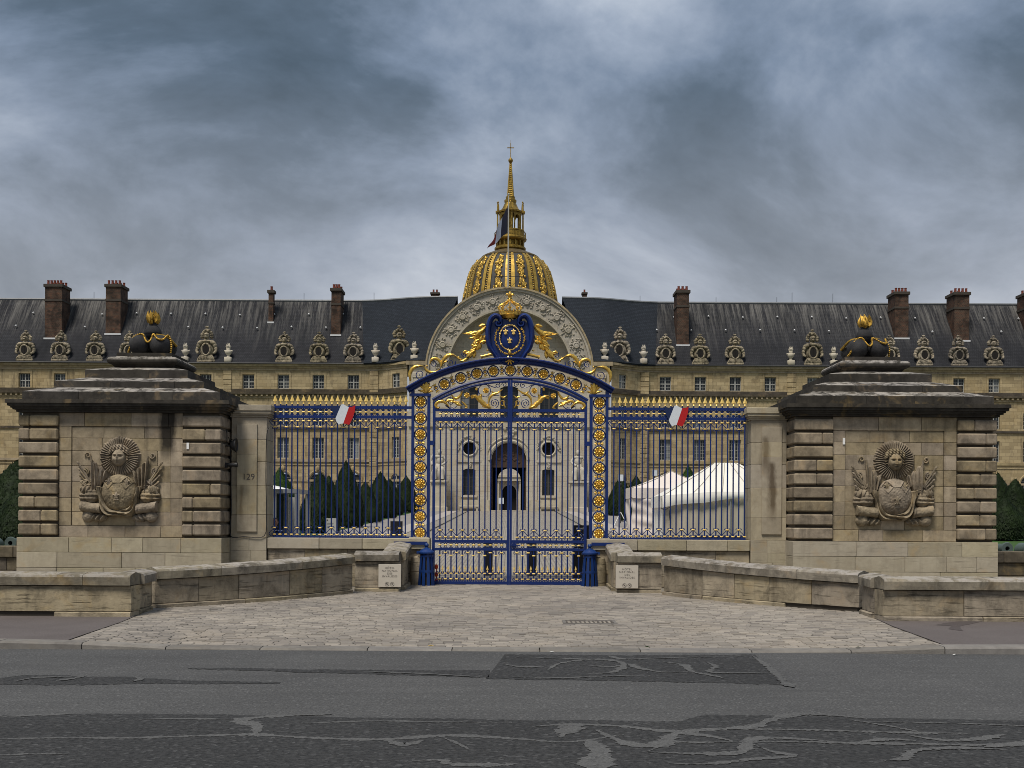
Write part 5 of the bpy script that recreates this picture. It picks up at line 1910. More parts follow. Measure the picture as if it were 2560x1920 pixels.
# ---- the two leaves
C8 = lambda x, y: W(1060 + .1205 * x, 880 + .1205 * y, GY)
for s_ in (-1, 1):
    side = 'left' if s_ < 0 else 'right'
    lf_ = thing('gate_leaf', f'{side} leaf of the closed blue iron gate with gilt scrollwork', 'gate', (GX + s_ * 1.05, GY, 0.2), 'gate leaves')
    X = lambda v: GX + s_ * v
    bxs = lambda a, b: (min(X(a), X(b)), max(X(a), X(b)))
    obj('hinge_stile', MB().box(*bxs(2.06, 2.135), GY - 0.035, GY + 0.035, 0.2, 5.26), 'blue', lf_)
    obj('meeting_stile', MB().box(*bxs(0.003, 0.066), GY - 0.05, GY + 0.05, 0.195, 5.875), 'blue', lf_)
    for z0, z1 in ((0.205, 0.285), (1.137, 1.205), (1.355, 1.432), (4.722, 4.818), (4.985, 5.06)):
        obj('rail', MB().box(*bxs(0.066, 2.06), GY - 0.03, GY + 0.03, z0, z1), 'blue', lf_)
    obj('arched_rail', arch_band(4.1, 5.855, *sorted((s_ * 0.066, s_ * 2.10)), [(-0.04, 0.0), (-0.05, -0.03), (-0.04, -0.065), (0.04, -0.065), (0.04, 0.0)], 20), 'blue', lf_, smooth=30)
    obj('drop_foot', MB().box(*bxs(1.83, 2.06), GY - 0.028, GY + 0.028, 0.16, 0.204), 'blue', lf_)
    nb = 12
    pt = 0.1553
    for i in range(nb):
        x = X(0.213 + i * pt)
        b = bar_obj(lf_, x, 1.43, 4.725, 0.021)
        rows = [4.917, 4.687, 1.51, 1.29]
        if i % 2 == 1:
            rows += [4.494, 1.70]
        for z in rows:
            kid('collar', shared('collar', collar_mesh), 'goldpale', lf_, b, (x, GY - 0.012, z))
        b = bar_obj(lf_, x, 0.28, 1.14, 0.021)
        for z in (0.505, 0.35, 1.0 if i % 2 else 1.08):
            kid('collar', shared('collar', collar_mesh), 'goldpale', lf_, b, (x, GY - 0.012, z))
        if i % 2 == 1:
            scroll_pair('lyre', lyre_mesh(PITCH), lf_, (x, GY, 1.51))
            scroll_pair('lyre', lyre_mesh(PITCH), lf_, (x, GY, 4.687), 1, -1)
        else:
            scroll_pair('hook', hook_mesh(PITCH), lf_, (x, GY, 1.10))
        scroll_pair('hook', hook_mesh(PITCH), lf_, (x, GY, 0.37), 1.25, 1.25)
        scroll_pair('hook', hook_mesh(PITCH), lf_, (x, GY, 0.495), 1.15, -1)
        xm = x - s_ * pt / 2
        obj('oval_cell', shared('oval_a', oval_mesh(pt, 0.150)), 'blue', lf_, loc=(xm, GY, 1.28))
        obj('oval_cell', shared('oval_b', oval_mesh(pt, 0.167)), 'blue', lf_, loc=(xm, GY, 4.902))
        obj('arrow', shared('arrow', arrow_mesh), 'goldpale', lf_, loc=(xm, GY - .01, 0.53))
    # tympanum scrolls, drawn for the left leaf and mirrored for the right
    def blue_bit(pts, r_):
        m_ = MB().tube(pts, r_, 6)
        obj('tympanum_scroll', mirror_x(m_) if s_ > 0 else m_, 'blue', lf_, smooth=50)

    def gold_bit(m_):
        obj('gilt_leaf', mirror_x(m_) if s_ > 0 else m_, 'gold', lf_, smooth=50)

    def q8(pts, k=18):
        return curve([(C8(*p)[0], GY, C8(*p)[1]) for p in pts], k)

    u = .1205 / 90.3
    for cx_, cy_, r0, a0, tn in ((1460, 1060, 100, 270, 1.9), (1255, 800, 128, 200, -1.05), (545, 1030, 125, 300, -1.7), (1525, 690, 60, 100, -1.3), (1665, 680, 55, 180, -1.3), (1660, 1070, 60, 90, 1.2)):
        X0, Z0 = C8(cx_, cy_)
        blue_bit(spiral(X0, Z0, r0 * u, (14 if r0 != 128 else 122) * u, R(a0), tn, 30, GY), 0.0125)
    blue_bit(q8([(1130, 840), (1120, 930), (1200, 1060), (1290, 1130), (1400, 1165)]), 0.013)
    blue_bit(q8([(700, 1100), (630, 1160), (540, 1170), (440, 1110)]), 0.013)
    blue_bit(q8([(1330, 680), (1420, 720), (1500, 745)]), 0.012)
    blue_bit(q8([(1430, 905), (1520, 900), (1620, 925)]), 0.012)
    for pts, w, lb in (([(1390, 1165), (1280, 1110), (1190, 1030), (1090, 930), (980, 900)], .055, 8), ([(1210, 1050), (1170, 940), (1200, 870)], .035, 4), ([(980, 900), (1000, 940), (1050, 930)], .03, 3),
                       ([(1345, 1060), (1360, 960), (1430, 885), (1530, 845), (1640, 770)], .030, 7), ([(1340, 1060), (1350, 1130), (1400, 1165)], .028, 3), ([(1400, 810), (1440, 850), (1480, 860)], .02, 2),
                       ([(1560, 905), (1650, 945), (1720, 900)], .020, 4), ([(1090, 740), (1085, 800)], .03, 2), ([(520, 1140), (440, 1050), (350, 1020), (260, 1060), (240, 1120), (290, 1165), (335, 1130)], .045, 9),
                       ([(430, 1060), (500, 1010), (600, 1000), (610, 960)], .03, 5), ([(570, 890), (620, 950), (690, 960), (760, 890), (800, 800)], .032, 6), ([(540, 1030), (600, 1030), (690, 1050), (750, 1030)], .030, 5),
                       ([(640, 1060), (720, 1090), (780, 1120)], .035, 4), ([(780, 1020), (850, 1090), (890, 1150), (840, 1165)], .024, 5), ([(1300, 1120), (1340, 1155), (1200, 1130)], .022, 3), ([(1640, 1010), (1660, 1100), (1700, 1160)], .018, 3)):
        gold_bit(MB().leaf([(p.x, p.z) for p in q8(pts, 20)], w * 1.35, 0.015, lb, 0.6, GY - 0.02))
    X0, Z0 = C8(1630, 1060)
    gold_bit(MB().tube([(X0 + 50 * u * math.cos(a), GY - .01, Z0 + 50 * u * math.sin(a)) for a in [2 * PI * i / 16 for i in range(16)]], .011, 5, closed=True))
    for cx_, cy_, r_ in ((1285, 800, .085), (890, 900, .08)):
        X0, Z0 = C8(cx_, cy_)
        if s_ > 0:
            X0 = 2 * GX - X0
        obj('gilt_flower', shared('flower%.3f' % r_, rosette_mesh(r_, 2, 10 if r_ > .083 else 6), 50), 'gold', lf_, loc=(X0, GY - .02, Z0))
    if s_ > 0:
        obj('lock_box', MB().box(*bxs(0.07, 0.20), GY - 0.055, GY + 0.05, 1.22, 1.345), 'blue', lf_)
        obj('latch', MB().box(*bxs(0.02, 0.30), GY - 0.075, GY - 0.056, 1.27, 1.30), 'blue', lf_)

# iron guard posts at the foot of the gate
for s_, px in ((-1, 1066), (1, 1474)):
    side = 'left' if s_ < 0 else 'right'
    bx, _z = W(px, 1470, 30.62)
    g = thing('guard_post', f'blue strapped iron guard post with ball top at the {side} foot of the gate', 'bollard', (bx, 30.62, 0.19), 'guard posts at the gate')
    for i in range(10):
        a = 2 * PI * i / 10
        ca, sa = math.cos(a), math.sin(a)
        m = MB()
        for da in (-0.19, 0.19):
            pass
        pts = [(0.235, 0.17), (0.222, 0.35), (0.205, 0.62), (0.185, 0.86), (0.17, 1.07)]
        vs, fs = [], []
        for r_, z in pts:
            for rr, dd in ((r_, -0.19), (r_, 0.19), (r_ - 0.018, 0.19), (r_ - 0.018, -0.19)):
                vs.append((bx + rr * math.cos(a + dd), 30.62 + rr * math.sin(a + dd), z))
        for j in range(len(pts) - 1):
            for k_ in range(4):
                fs.append((j * 4 + k_, j * 4 + (k_ + 1) % 4, j * 4 + 4 + (k_ + 1) % 4, j * 4 + 4 + k_))
        fs += [(0, 1, 2, 3), (16, 17, 18, 19)]
        obj('strap', m.add(vs, fs), 'blue2', g)
    for z, r_ in ((0.58, 0.214), (1.0, 0.182)):
        obj('hoop', MB().lathe([(r_ - .02, -.03), (r_, -.03), (r_, .03), (r_ - .02, .03), (r_ - .02, -.03)], 20, (bx, 30.62, z)), 'blue2', g, smooth=40)
    obj('cap', MB().lathe([(0.0, 1.05), (0.215, 1.05), (0.225, 1.065), (0.225, 1.10), (0.20, 1.115), (0.16, 1.16), (0.09, 1.20), (0.05, 1.215), (0.045, 1.24)], 20, (bx, 30.62, 0)), 'blue2', g, smooth=40)
    obj('ball', MB().ell((bx, 30.62, 1.29), (.062, .062, .062), seg=14, rings=9), 'blue2', g, smooth=60)
    obj('arm', MB().box(min(bx + s_ * .18, bx + s_ * .30), max(bx + s_ * .18, bx + s_ * .30), 30.58, 30.66, .54, .62).box(min(bx + s_ * .18, bx + s_ * .27), max(bx + s_ * .18, bx + s_ * .27), 30.58, 30.66, 1.06, 1.13), 'blue2', g)
    obj('stone_core', MB().lathe([(0.15, 0.15), (0.13, 1.0)], 12, (bx, 30.62, 0)), 'darkgap', g)
    st = MB().lathe([(0.20, 0.1), (0.21, 0.6), (0.17, 0.95), (0.0, 1.0)], 14, (bx + s_ * .26, 30.78, 0))
    obj('guard_stone', st, 'lowwall', g, smooth=50)


# ================================================================ the palace
YW, YP = 136.0, 132.5
XP = -0.355
G0 = cz(136)            # ground at the facade
pal = thing('palace', 'long ochre stone palace with slate roof behind the gate', 'building', (XP, YW, G0))


def fan_arch(u0, u1, zs, k=12):
    r = (u1 - u0) / 2
    c = (u0 + u1) / 2
    return [(c + r * math.cos(a), zs + r * math.sin(a)) for a in [PI - PI * i / k for i in range(k + 1)]]


def wall_panel(name, p0, p1, z0, z1, ops, depth, mat, parent):
    """flat wall between two plan points with real openings: (u0,u1,z0,z1,kind); kind rect | arch | seg | round"""
    L = math.dist(p0, p1)
    tx, ty = (p1[0] - p0[0]) / L, (p1[1] - p0[1]) / L
    nx, ny = -ty, tx                       # into the wall
    if ny < 0:
        nx, ny = -nx, -ny
    P = lambda u, d_, z: (p0[0] + tx * u + nx * d_, p0[1] + ty * u + ny * d_, z)
    m = MB()
    us = sorted({0.0, L} | {o[0] for o in ops} | {o[1] for o in ops})
    zs = sorted({z0, z1} | {o[2] for o in ops} | {o[3] for o in ops})
    for a, b in zip(us, us[1:]):
        if b - a < 1e-6:
            continue
        runs = []
        for c, d_ in zip(zs, zs[1:]):
            mu, mz = (a + b) / 2, (c + d_) / 2
            if any(o[0] < mu < o[1] and o[2] < mz < o[3] for o in ops):
                continue
            if runs and abs(runs[-1][1] - c) < 1e-9:
                runs[-1][1] = d_
            else:
                runs.append([c, d_])
        for c, d_ in runs:
            m.add([P(a, 0, c), P(b, 0, c), P(b, 0, d_), P(a, 0, d_)], [(0, 1, 2, 3)])
    for u0, u1, a, b, kind in ops:
        if kind == 'rect':
            out = [(u0, a), (u1, a), (u1, b), (u0, b)]
        elif kind == 'arch':
            r = (u1 - u0) / 2
            arc = fan_arch(u0, u1, b - r)
            out = [(u0, a)] + arc + [(u1, a)]
            h = len(arc) // 2
            for i in range(h):
                m.add([P(u0, 0, b), P(*[arc[i][0], 0, arc[i][1]]), P(arc[i + 1][0], 0, arc[i + 1][1])], [(0, 1, 2)])
                j = len(arc) - 1 - i
                m.add([P(u1, 0, b), P(arc[j][0], 0, arc[j][1]), P(arc[j - 1][0], 0, arc[j - 1][1])], [(0, 1, 2)])
        elif kind == 'seg':
            k = 8
            rise = (u1 - u0) * 0.14
            arc = [(lerp(u0, u1, i / k), b - rise + rise * math.sin(PI * i / k)) for i in range(k + 1)]
            out = [(u0, a)] + arc + [(u1, a)]
            for i in range(k):
                m.add([P(arc[i][0], 0, b), P(arc[i + 1][0], 0, b), P(arc[i + 1][0], 0, arc[i + 1][1]), P(arc[i][0], 0, arc[i][1])], [(0, 1, 2, 3)])
        else:
            k = 24
            cu, cz_ = (u0 + u1) / 2, (a + b) / 2
            ru, rz = (u1 - u0) / 2, (b - a) / 2
            out = [(cu + ru * math.cos(2 * PI * i / k), cz_ + rz * math.sin(2 * PI * i / k)) for i in range(k)]
            for qx, qz, i0 in ((u1, b, 0), (u0, b, 6), (u0, a, 12), (u1, a, 18)):
                for i in range(6):
                    c1, c2 = out[(i0 + i) % k], out[(i0 + i + 1) % k]
                    m.add([P(qx, 0, qz), P(c1[0], 0, c1[1]), P(c2[0], 0, c2[1])], [(0, 1, 2)])
        k = len(out)
        for i in range(k):
            c1, c2 = out[i], out[(i + 1) % k]
            m.add([P(c1[0], 0, c1[1]), P(c2[0], 0, c2[1]), P(c2[0], depth, c2[1]), P(c1[0], depth, c1[1])], [(0, 1, 2, 3)])
    me = m.mesh(name)
    return obj(name, me, mat, parent), P


def window_mesh(w, h, rows, arched=False):
    """casement frame, origin at sill centre, outside face towards -y"""
    def f():
        m = MB()
        t, d_ = 0.075, 0.08
        hh = h - (w / 2 if arched else 0)
        m.box(-w / 2, -w / 2 + t, -d_, 0, 0, hh).box(w / 2 - t, w / 2, -d_, 0, 0, hh)
        m.box(-w / 2 + t, w / 2 - t, -d_, 0, 0, t * 1.3)
        m.box(-0.075, 0.075, -d_ - 0.02, 0, t * 1.3, h - t)
        if arched:
            m.tube([(w / 2 * 0.96 * math.cos(a), -d_ / 2, hh + w / 2 * 0.96 * math.sin(a)) for a in [PI * i / 12 for i in range(13)]], 0.05, 4)
            m.box(-w / 2 + t, w / 2 - t, -d_, 0, hh - .05, hh + .05)
        else:
            m.box(-w / 2 + t, w / 2 - t, -d_, 0, h - t, h)
        if rows == 4:
            m.box(-w / 2 + t, w / 2 - t, -d_ - 0.01, -0.005, h * .5 - .06, h * .5 + .06)
        for i in range(1, rows):
            z = h * i / rows
            m.box(-w / 2 + t, w / 2 - t, -0.055, -0.01, z - 0.017, z + 0.017)
        for q in (-1, 1):
            c = q * w * 0.265
            m.box(c - 0.02, c + 0.02, -0.05, -0.012, t, h - t if not arched else hh)
        return m
    return f


def place_window(P, rotz, uc, z, w, h, rows, depth, arched=False, fm='winframe'):
    key = 'win%.2f_%.2f_%d%d' % (w, h, rows, arched) + fm
    p = P(uc, depth * 0.75, z)
    o = obj('window', shared(key, window_mesh(w, h, rows, arched)), fm, pal, loc=p, rot=(0, 0, rotz))
    hh = h
    for q in (-1, 1):
        pk = key + 'pane%d' % q
        x0, x1 = (-w / 2 + .02, -.03) if q < 0 else (.03, w / 2 - .02)
        g = shared(pk, lambda: MB().box(x0, x1, -.03, -.02, .03, (hh - .03) if not arched else hh - w * .13))
        if not g.materials:
            g.materials.append(M['glass'])
        k_ = bpy.data.objects.new('pane', g)
        col.objects.link(k_)
        k_.parent = o
    return o


BAYS = [390, 477.5, 565, 652.5, 759, 861, 948, 1036, 1124, 1212, 1300]
PIL = [337, 705, 1345]
K = YW / F
for s_ in (-1, 1):
    # straight wing
    xa, xb = XP + s_ * 17.5, XP + s_ * 66
    p0, p1 = ((xb, YW), (xa, YW)) if s_ < 0 else ((xa, YW), (xb, YW))
    base = p0[0]
    ops = []
    for off in BAYS:
        u = XP + s_ * off * K - base
        ops += [(u - .68, u + .68, 17.40, 19.10, 'rect'), (u - .72, u + .72, 12.95, 15.45, 'arch'), (u - .70, u + .70, 8.95, 11.50, 'rect'), (u - 1.0, u + 1.0, G0 + .4, 7.30, 'arch')]
    wl, P = wall_panel('wall', p0, p1, G0 - .3, 20.35, ops, 0.45, 'palace', pal)
    for off in BAYS:
        u = XP + s_ * off * K - base
        place_window(P, 0, u, 17.40, 1.36, 1.70, 4, .45)
        place_window(P, 0, u, 12.95, 1.44, 2.5, 5, .45, True)
        place_window(P, 0, u, 8.95, 1.40, 2.55, 6, .45)
        place_window(P, 0, u, G0 + .4, 2.0, 7.30 - G0 - .4, 6, .35, True)
        # surrounds
        X_ = base + u
        a = MB().box(X_ - .95, X_ - .72, YW - .05, YW + .1, 17.37, 19.12).box(X_ + .72, X_ + .95, YW - .05, YW + .1, 17.37, 19.12).box(X_ - .95, X_ + .95, YW - .05, YW + .1, 19.125, 19.4)
        obj('window_surround', a, 'palace', pal)
        ar = MB().tube([(X_ + 1.15 * math.cos(t), YW - .03, 6.30 + 1.15 * math.sin(t)) for t in [PI * i / 14 for i in range(15)]], .14, 5)
        ar.ell((X_, YW - .1, 7.75), (.25, .18, .35), seg=8, rings=6)
        obj('archivolt', ar, 'palace', pal)
    # curved corner towards the pavilion
    q0, q1, q2 = (XP + s_ * 17.5, YW), (XP + s_ * 15.55, YW - .4), (XP + s_ * 12.1, YP + .35)
    for n_, (a, b) in enumerate(((q0, q1), (q1, q2))):
        A, B = (b, a) if s_ > 0 else (a, b)
        A, B = (a, b) if A[0] < B[0] and a[0] < b[0] else (b, a)
        L = math.dist(A, B)
        ops = []
        if n_ == 1:
            u = L * (.57 if s_ < 0 else .43)
            ops = [(u - .62, u + .62, 17.40, 19.10, 'rect'), (u - .65, u + .65, 12.95, 15.45, 'arch'), (u - .62, u + .62, 8.95, 11.50, 'rect'), (u - .85, u + .85, G0 + .4, 7.1, 'arch')]
        wl, P = wall_panel('wall', A, B, G0 - .3, 20.35, ops, .35, 'palace', pal)
        if ops:
            rz = math.atan2(B[1] - A[1], B[0] - A[0])
            place_window(P, rz, u, 17.40, 1.24, 1.70, 4, .35)
            place_window(P, rz, u, 12.95, 1.30, 2.5, 5, .35, True)
            place_window(P, rz, u, 8.95, 1.24, 2.55, 6, .35)
            place_window(P, rz, u, G0 + .4, 1.7, 7.1 - G0 - .4, 6, .35, True)
    # string courses and cornices follow the plan
    plan = [(XP + s_ * 66, YW), q0, q1, q2]

    def band(z0, z1, out, name, mat):
        m = MB()
        pts = plan if s_ < 0 else plan
        vs = []
        for x, y in pts:
            vs += [(x, y - out, z0), (x, y - out, z1), (x, y + .2, z1), (x, y + .2, z0)]
        fs = [(0, 1, 2, 3), (12, 13, 14, 15)]
        for i in range(3):
            for j in range(4):
                fs.append((i * 4 + j, i * 4 + (j + 1) % 4, i * 4 + 4 + (j + 1) % 4, i * 4 + 4 + j))
        obj(name, m.add(vs, fs), mat, pal)
    band(19.62, 19.86, .10, 'frieze_moulding', 'trim')
    band(19.862, 20.08, .25, 'cornice', 'trim')
    band(20.082, 20.36, .45, 'cornice', 'trim')
    band(16.98, 17.36, .06, 'soot_band', 'soottrim')
    band(16.72, 16.975, .38, 'string_course', 'soottrim')
    band(16.25, 16.46, .10, 'string_course', 'trim')
    band(12.45, 12.72, .16, 'string_course', 'soottrim')
    band(8.55, 8.85, .16, 'string_course', 'trim')
    band(8.15, 8.30, .08, 'string_course', 'trim')
    band(6.15, 6.40, .08, 'impost_band', 'trim')
    # brackets under the main string course, small as teeth
    m = MB()
    x = 17.6
    while x < 65:
        m.box(XP + s_ * x - .12, XP + s_ * x + .12, YW - .30, YW + .02, 16.47, 16.715)
        x += .62
    tag(obj('dentils', m, 'trim', pal), kind='stuff')
    for off in PIL:
        if off == 337:
            xx, yy = XP + s_ * 16.4, YW - .32
        else:
            xx, yy = XP + s_ * off * K, YW
        z = G0
        m = MB()
        while z < 19.6:
            e = min(z + .58, 19.6)
            m.cbox(xx - .52, xx + .52, yy - .14, yy + .2, z + .02, e - .02, .03)
            z = e
        obj('quoin_strip', m, 'palace', pal)
    # roof
    ev = [(66, 135.5), (17.6, 135.5), (15.5, 135.0), (12.2, 133.0), (9.4, 132.75)]
    rd = [(66, 142.45), (18.8, 142.45), (15.6, 141.7), (11.2, 140.0), (6.5, 139.5)]

    dense = lambda L_: L_[:1] + [(v.x, v.y) for v in curve([(a, b, 0) for a, b in L_[1:]], 24)]
    ev, rd = dense(ev), dense(rd)

    def roofseg(i0, i1, name, mat):
        m = MB()
        vs = []
        for i in range(i0, i1 + 1):
            (ex, ey), (rx, ry) = ev[i], rd[i]
            for t in (0, .08, .5, 1.0):
                zz = lerp(20.38, 29.3, t) - (.35 if t == .08 else 0) * 0 - .45 * math.sin(PI * t) * .6
                vs.append((XP + s_ * lerp(ex, rx, t), lerp(ey, ry, t), zz))
        k = i1 - i0 + 1
        fs = []
        for i in range(k - 1):
            for j in range(3):
                fs.append((i * 4 + j, i * 4 + j + 1, i * 4 + 5 + j, i * 4 + 4 + j))
        obj(name, m.add(vs, fs), mat, pal)
        # back slope, so that the roof has a body
        m = MB()
        vs = []
        for i in range(i0, i1 + 1):
            rx, ry = rd[i]
            vs += [(XP + s_ * rx, ry + .01, 29.3), (XP + s_ * rx, ry + 7, 20.4)]
        obj(name, m.add(vs, [(2 * i, 2 * i + 1, 2 * i + 3, 2 * i + 2) for i in range(k - 1)]), mat, pal)
    roofseg(0, 1, 'roof', 'slate')
    roofseg(1, len(ev) - 1, 'roof', 'slate_new')
    pts = [(XP + s_ * x, y, 29.33) for x, y in rd]
    obj('ridge_capping', MB().tube(pts, .17, 6), 'zinc', pal)
    pts = [(XP + s_ * x, y - .1, 20.48) for x, y in ev[1:]]
    obj('gutter', MB().tube(pts, .2, 6), 'slate_new', pal)
    pts = [(XP + s_ * x, y - .06, 20.42) for x, y in ev[:2]]
    obj('gutter', MB().tube(pts, .09, 5), 'lead', pal)


def roof_Y(px, py):
    dx, dy = px - 1279, py - 1290
    v = dy - ROLL * dx
    return 153.9 / (1.271 + v / F)


# chimneys
for px0, px1, pt, pb, npots in ((112, 154, 712, 842, 5), (264, 301, 712, 831, 4), (671, 683, 727, 802, 1), (828, 851, 722, 834, 3), (1692, 1722, 727, 859, 3), (2237, 2271, 731, 842, 4), (2386, 2423, 732, 848, 4), (2566, 2602, 732, 838, 4)):
    Y0 = roof_Y((px0 + px1) / 2, pb)
    X0, zb = W(px0, pb, Y0)
    X1, _ = W(px1, pb, Y0)
    _, zt = W((px0 + px1) / 2, pt, Y0)
    dpt = 2.6 if px1 - px0 > 20 else .8
    c = obj('chimney', MB().box(X0, X1, Y0, Y0 + dpt, zb - .6, zt), 'brick', pal)
    cap = MB().cbox(X0 - .16, X1 + .16, Y0 - .16, Y0 + dpt + .16, zt - .28, zt + .1, .03)
    sub('chimney_cap', cap, 'capstone', c)
    sub('chimney_band', MB().box(X0 - .07, X1 + .07, Y0 - .07, Y0 + dpt + .07, zt - 2.0 if npots > 1 else zt - 1.6, zt - 1.75 if npots > 1 else zt - 1.42), 'capstone', c)
    sub('flashing', MB().box(X0 - .1, X1 + .1, Y0 - .16, Y0 - .02, zb - .32, zb - .12), 'vent', c)
    for i in range(npots):
        xx = lerp(X0 + .25, X1 - .25, (i + .5) / npots if npots == 1 else i / (npots - 1))
        for j in range(2 if npots > 1 else 1):
            sub('chimney_pot', MB().lathe([(.17, zt + .1), (.14, zt + .5), (.165, zt + .55), (.165, zt + .62), (.1, zt + .62)], 8, (xx + .05 * j, Y0 + .4 + j * 1.4, 0)), 'terracotta', c)
    if px0 == 2373:
        m = MB()
        for i in range(4):
            xx = lerp(X0 + .1, X1 - .1, i / 3)
            m.box(xx - .09, xx + .09, Y0 - .08, Y0 - .005, zb - .2, zt - 2.05)
        sub('pilaster', m, 'brick', c)
for px, w_, npots in ((1088, 20, 2), (1461, 11, 1)):
    X0, z0 = W(px, 752, 141)
    hw_ = w_ / 2 * 141 / F
    c = obj('chimney', MB().box(X0 - hw_, X0 + hw_, 140.6, 141.4, 28.4, z0 + .75), 'brick', pal)
    sub('chimney_cap', MB().cbox(X0 - hw_ - .1, X0 + hw_ + .1, 140.5, 141.5, z0 + .75, z0 + 1.0, .03), 'capstone', c)
    for i in range(npots):
        xx = X0 + (i - (npots - 1) / 2) * .42
        sub('chimney_pot', MB().lathe([(.13, z0 + 1.0), (.11, z0 + 1.35), (.13, z0 + 1.4)], 8, (xx, 141, 0)), 'terracotta', c)

# little roof vents and lightning rods
rv = random.Random(4)
for s_ in (-1, 1):
    k = 0
    for off in range(370, 1300, 43):
        px = 1271.5 + s_ * off
        py = 790 if k % 2 else 822
        py += ROLL * s_ * off + rv.uniform(-2, 2)
        k += 1
        Y0 = roof_Y(px, py)
        X0, z0 = W(px, py, Y0)
        Y0 -= .05
        me = shared('roof_vent', lambda: MB().lathe([(.0, .16), (.10, .12), (.17, 0.0), (.17, -.05)], 8).box(-.17, .17, -.25, .12, -.12, -.05))
        obj('roof_vent', me, 'vent', pal, loc=(X0, Y0 - .1, z0 + .03), scale=(.62, .62, .62))
for px, h in ((760, .9), (935, 1.0), (235, .9), (1600, .8), (1790, .7), (1942, .7), (2082, 1.2), (1980, 1.3)):
    X0, z0 = W(px, 760, 142.4)
    obj('lightning_rod', MB().tube([(X0, 142.4, 29.3), (X0, 142.4, 29.4 + h)], .03, 5), 'iron', pal)


# sculpted dormers: a suit of armour whose breast is an oval window
def dormer(kind):
    m = MB()
    rd_ = random.Random(kind)
    # cuirass: solid body bulging round the oval opening
    m.ell((0, .15, 1.25), (.88, .55, 1.0), seg=18, rings=12)
    m.tube([(.50 * math.cos(a), -.40, 1.22 + .64 * math.sin(a)) for a in [2 * PI * i / 24 for i in range(24)]], .11, 6, closed=True)
    # skirt of tassets on a block
    for i in range(11):
        t = lerp(-1, 1, i / 10)
        m.tube([(t * .62, -.28, .55), (t * .85, -.42, .22), (t * 1.0, -.36, .02)], [.16, .15, .09], 6)
    m.ell((0, 0, .28), (1.0, .5, .34), seg=14, rings=7)
    m.cbox(-1.1, 1.1, -.5, .9, -.25, .1, .08)
    # pauldrons, arms and gauntlets
    for q in (-1, 1):
        m.ell((q * .72, -.05, 2.0), (.46, .42, .27), Matrix.Rotation(q * .35, 3, 'Y'), seg=10, rings=7)
        m.ell((q * .98, -.05, 1.68), (.27, .32, .30), seg=9, rings=6)
        m.ell((q * 1.10, -.05, 1.32), (.23, .27, .30), seg=9, rings=6)
        m.tube(curve([(q * 1.14, -.08, 1.2), (q * 1.10, -.28, .92), (q * .86, -.46, .80)], 6), [.20, .19, .17, .16, .15, .13, .12][:7], 7)
    m.ell((0, -.12, 2.12), (.62, .42, .22), seg=12, rings=6)
    # gorget, helmet with a deep visor, and plumes behind it
    m.lathe([(.46, 2.15), (.34, 2.32), (.30, 2.45)], 12)
    m.ell((0, -.08, 2.72), (.36, .42, .40), seg=12, rings=9)
    m.ell((0, -.46, 2.62), (.17, .16, .13), seg=8, rings=6)
    m.ell((0, -.44, 2.86), (.25, .14, .07), seg=8, rings=5)
    for i in range(9):
        a = R(-15) + R(210) * i / 8
        rr = .58 + .04 * rd_.uniform(-1, 1)
        m.ell((rr * math.cos(a), .14, 2.80 + rr * .9 * math.sin(a)), (.24, .22, .21), seg=8, rings=6)
    for i in range(6):
        m.ell((.3 * math.cos(i * 1.05), .0, 3.28 + .12 * (i % 2)), (.16, .2, .15), seg=7, rings=5)
    m.tube([(0, .1, 3.3), (0, .1, 3.66 + .2 * (kind % 2))], [.16, .08], 6)
    m.ell((0, .1, 3.74), (.24, .16, .11), seg=7, rings=5)
    m.box(-.6, .6, .3, 2.6, .3, 2.3)
    return m


DORM = [276, 390, 476, 563, 757, 950, 1035, 1122, 1210]
rd_ = random.Random(11)
for s_ in (-1, 1):
    for i, off in enumerate(DORM):
        Yd = 136.1 if off > 300 else 134.9
        X0 = XP + s_ * off * Yd / F
        kind = 1 + (i % 3)
        sc_d = 1.0 if off in (276, 757) else .94
        me = shared('dormer%d' % kind, lambda: dormer(kind), 50)
        o = obj('dormer', me, 'dormer', pal, loc=(X0, Yd, 20.75), rot=(0, 0, R(s_ * -14) if off == 276 else 0), scale=(s_ * sc_d, sc_d, sc_d * (1.1 if off in (276, 757) else 1)))
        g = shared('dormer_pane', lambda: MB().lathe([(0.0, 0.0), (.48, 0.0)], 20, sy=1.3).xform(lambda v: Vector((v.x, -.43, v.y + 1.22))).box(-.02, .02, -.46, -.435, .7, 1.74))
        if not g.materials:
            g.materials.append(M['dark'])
        k_ = bpy.data.objects.new('pane', g)
        col.objects.link(k_)
        k_.parent = o


# flaming stone urns on the eaves
def urn():
    m = MB().cbox(-.42, .42, -.42, .42, -.2, .42, .05)
    m.lathe([(.26, .42), (.16, .55), (.18, .66), (.36, .85), (.42, 1.05), (.36, 1.25), (.2, 1.36), (.28, 1.44), (.2, 1.52)], 14)
    for i in range(9):
        a = 2 * PI * i / 9
        m.tube([(.12 * math.cos(a), .12 * math.sin(a), 1.45), (.24 * math.cos(a), .24 * math.sin(a), 1.72), (.14 * math.cos(a + .5), .14 * math.sin(a + .5), 1.95 + .1 * (i % 3))], [.08, .09, .02], 5)
    for q in (-1, 1):
        m.ell((q * .42, 0, 1.18), (.12, .12, .12), seg=6, rings=4)
    return m


for s_ in (-1, 1):
    for off in (238, 335, 703, 810):
        Yd = 135.9 if off > 400 else (135.3 if off == 335 else 133.6)
        obj('urn', shared('urn', urn, 50), 'dormer' if off > 400 else 'paletrim', pal, loc=(XP + s_ * off * Yd / F, Yd, 20.75))

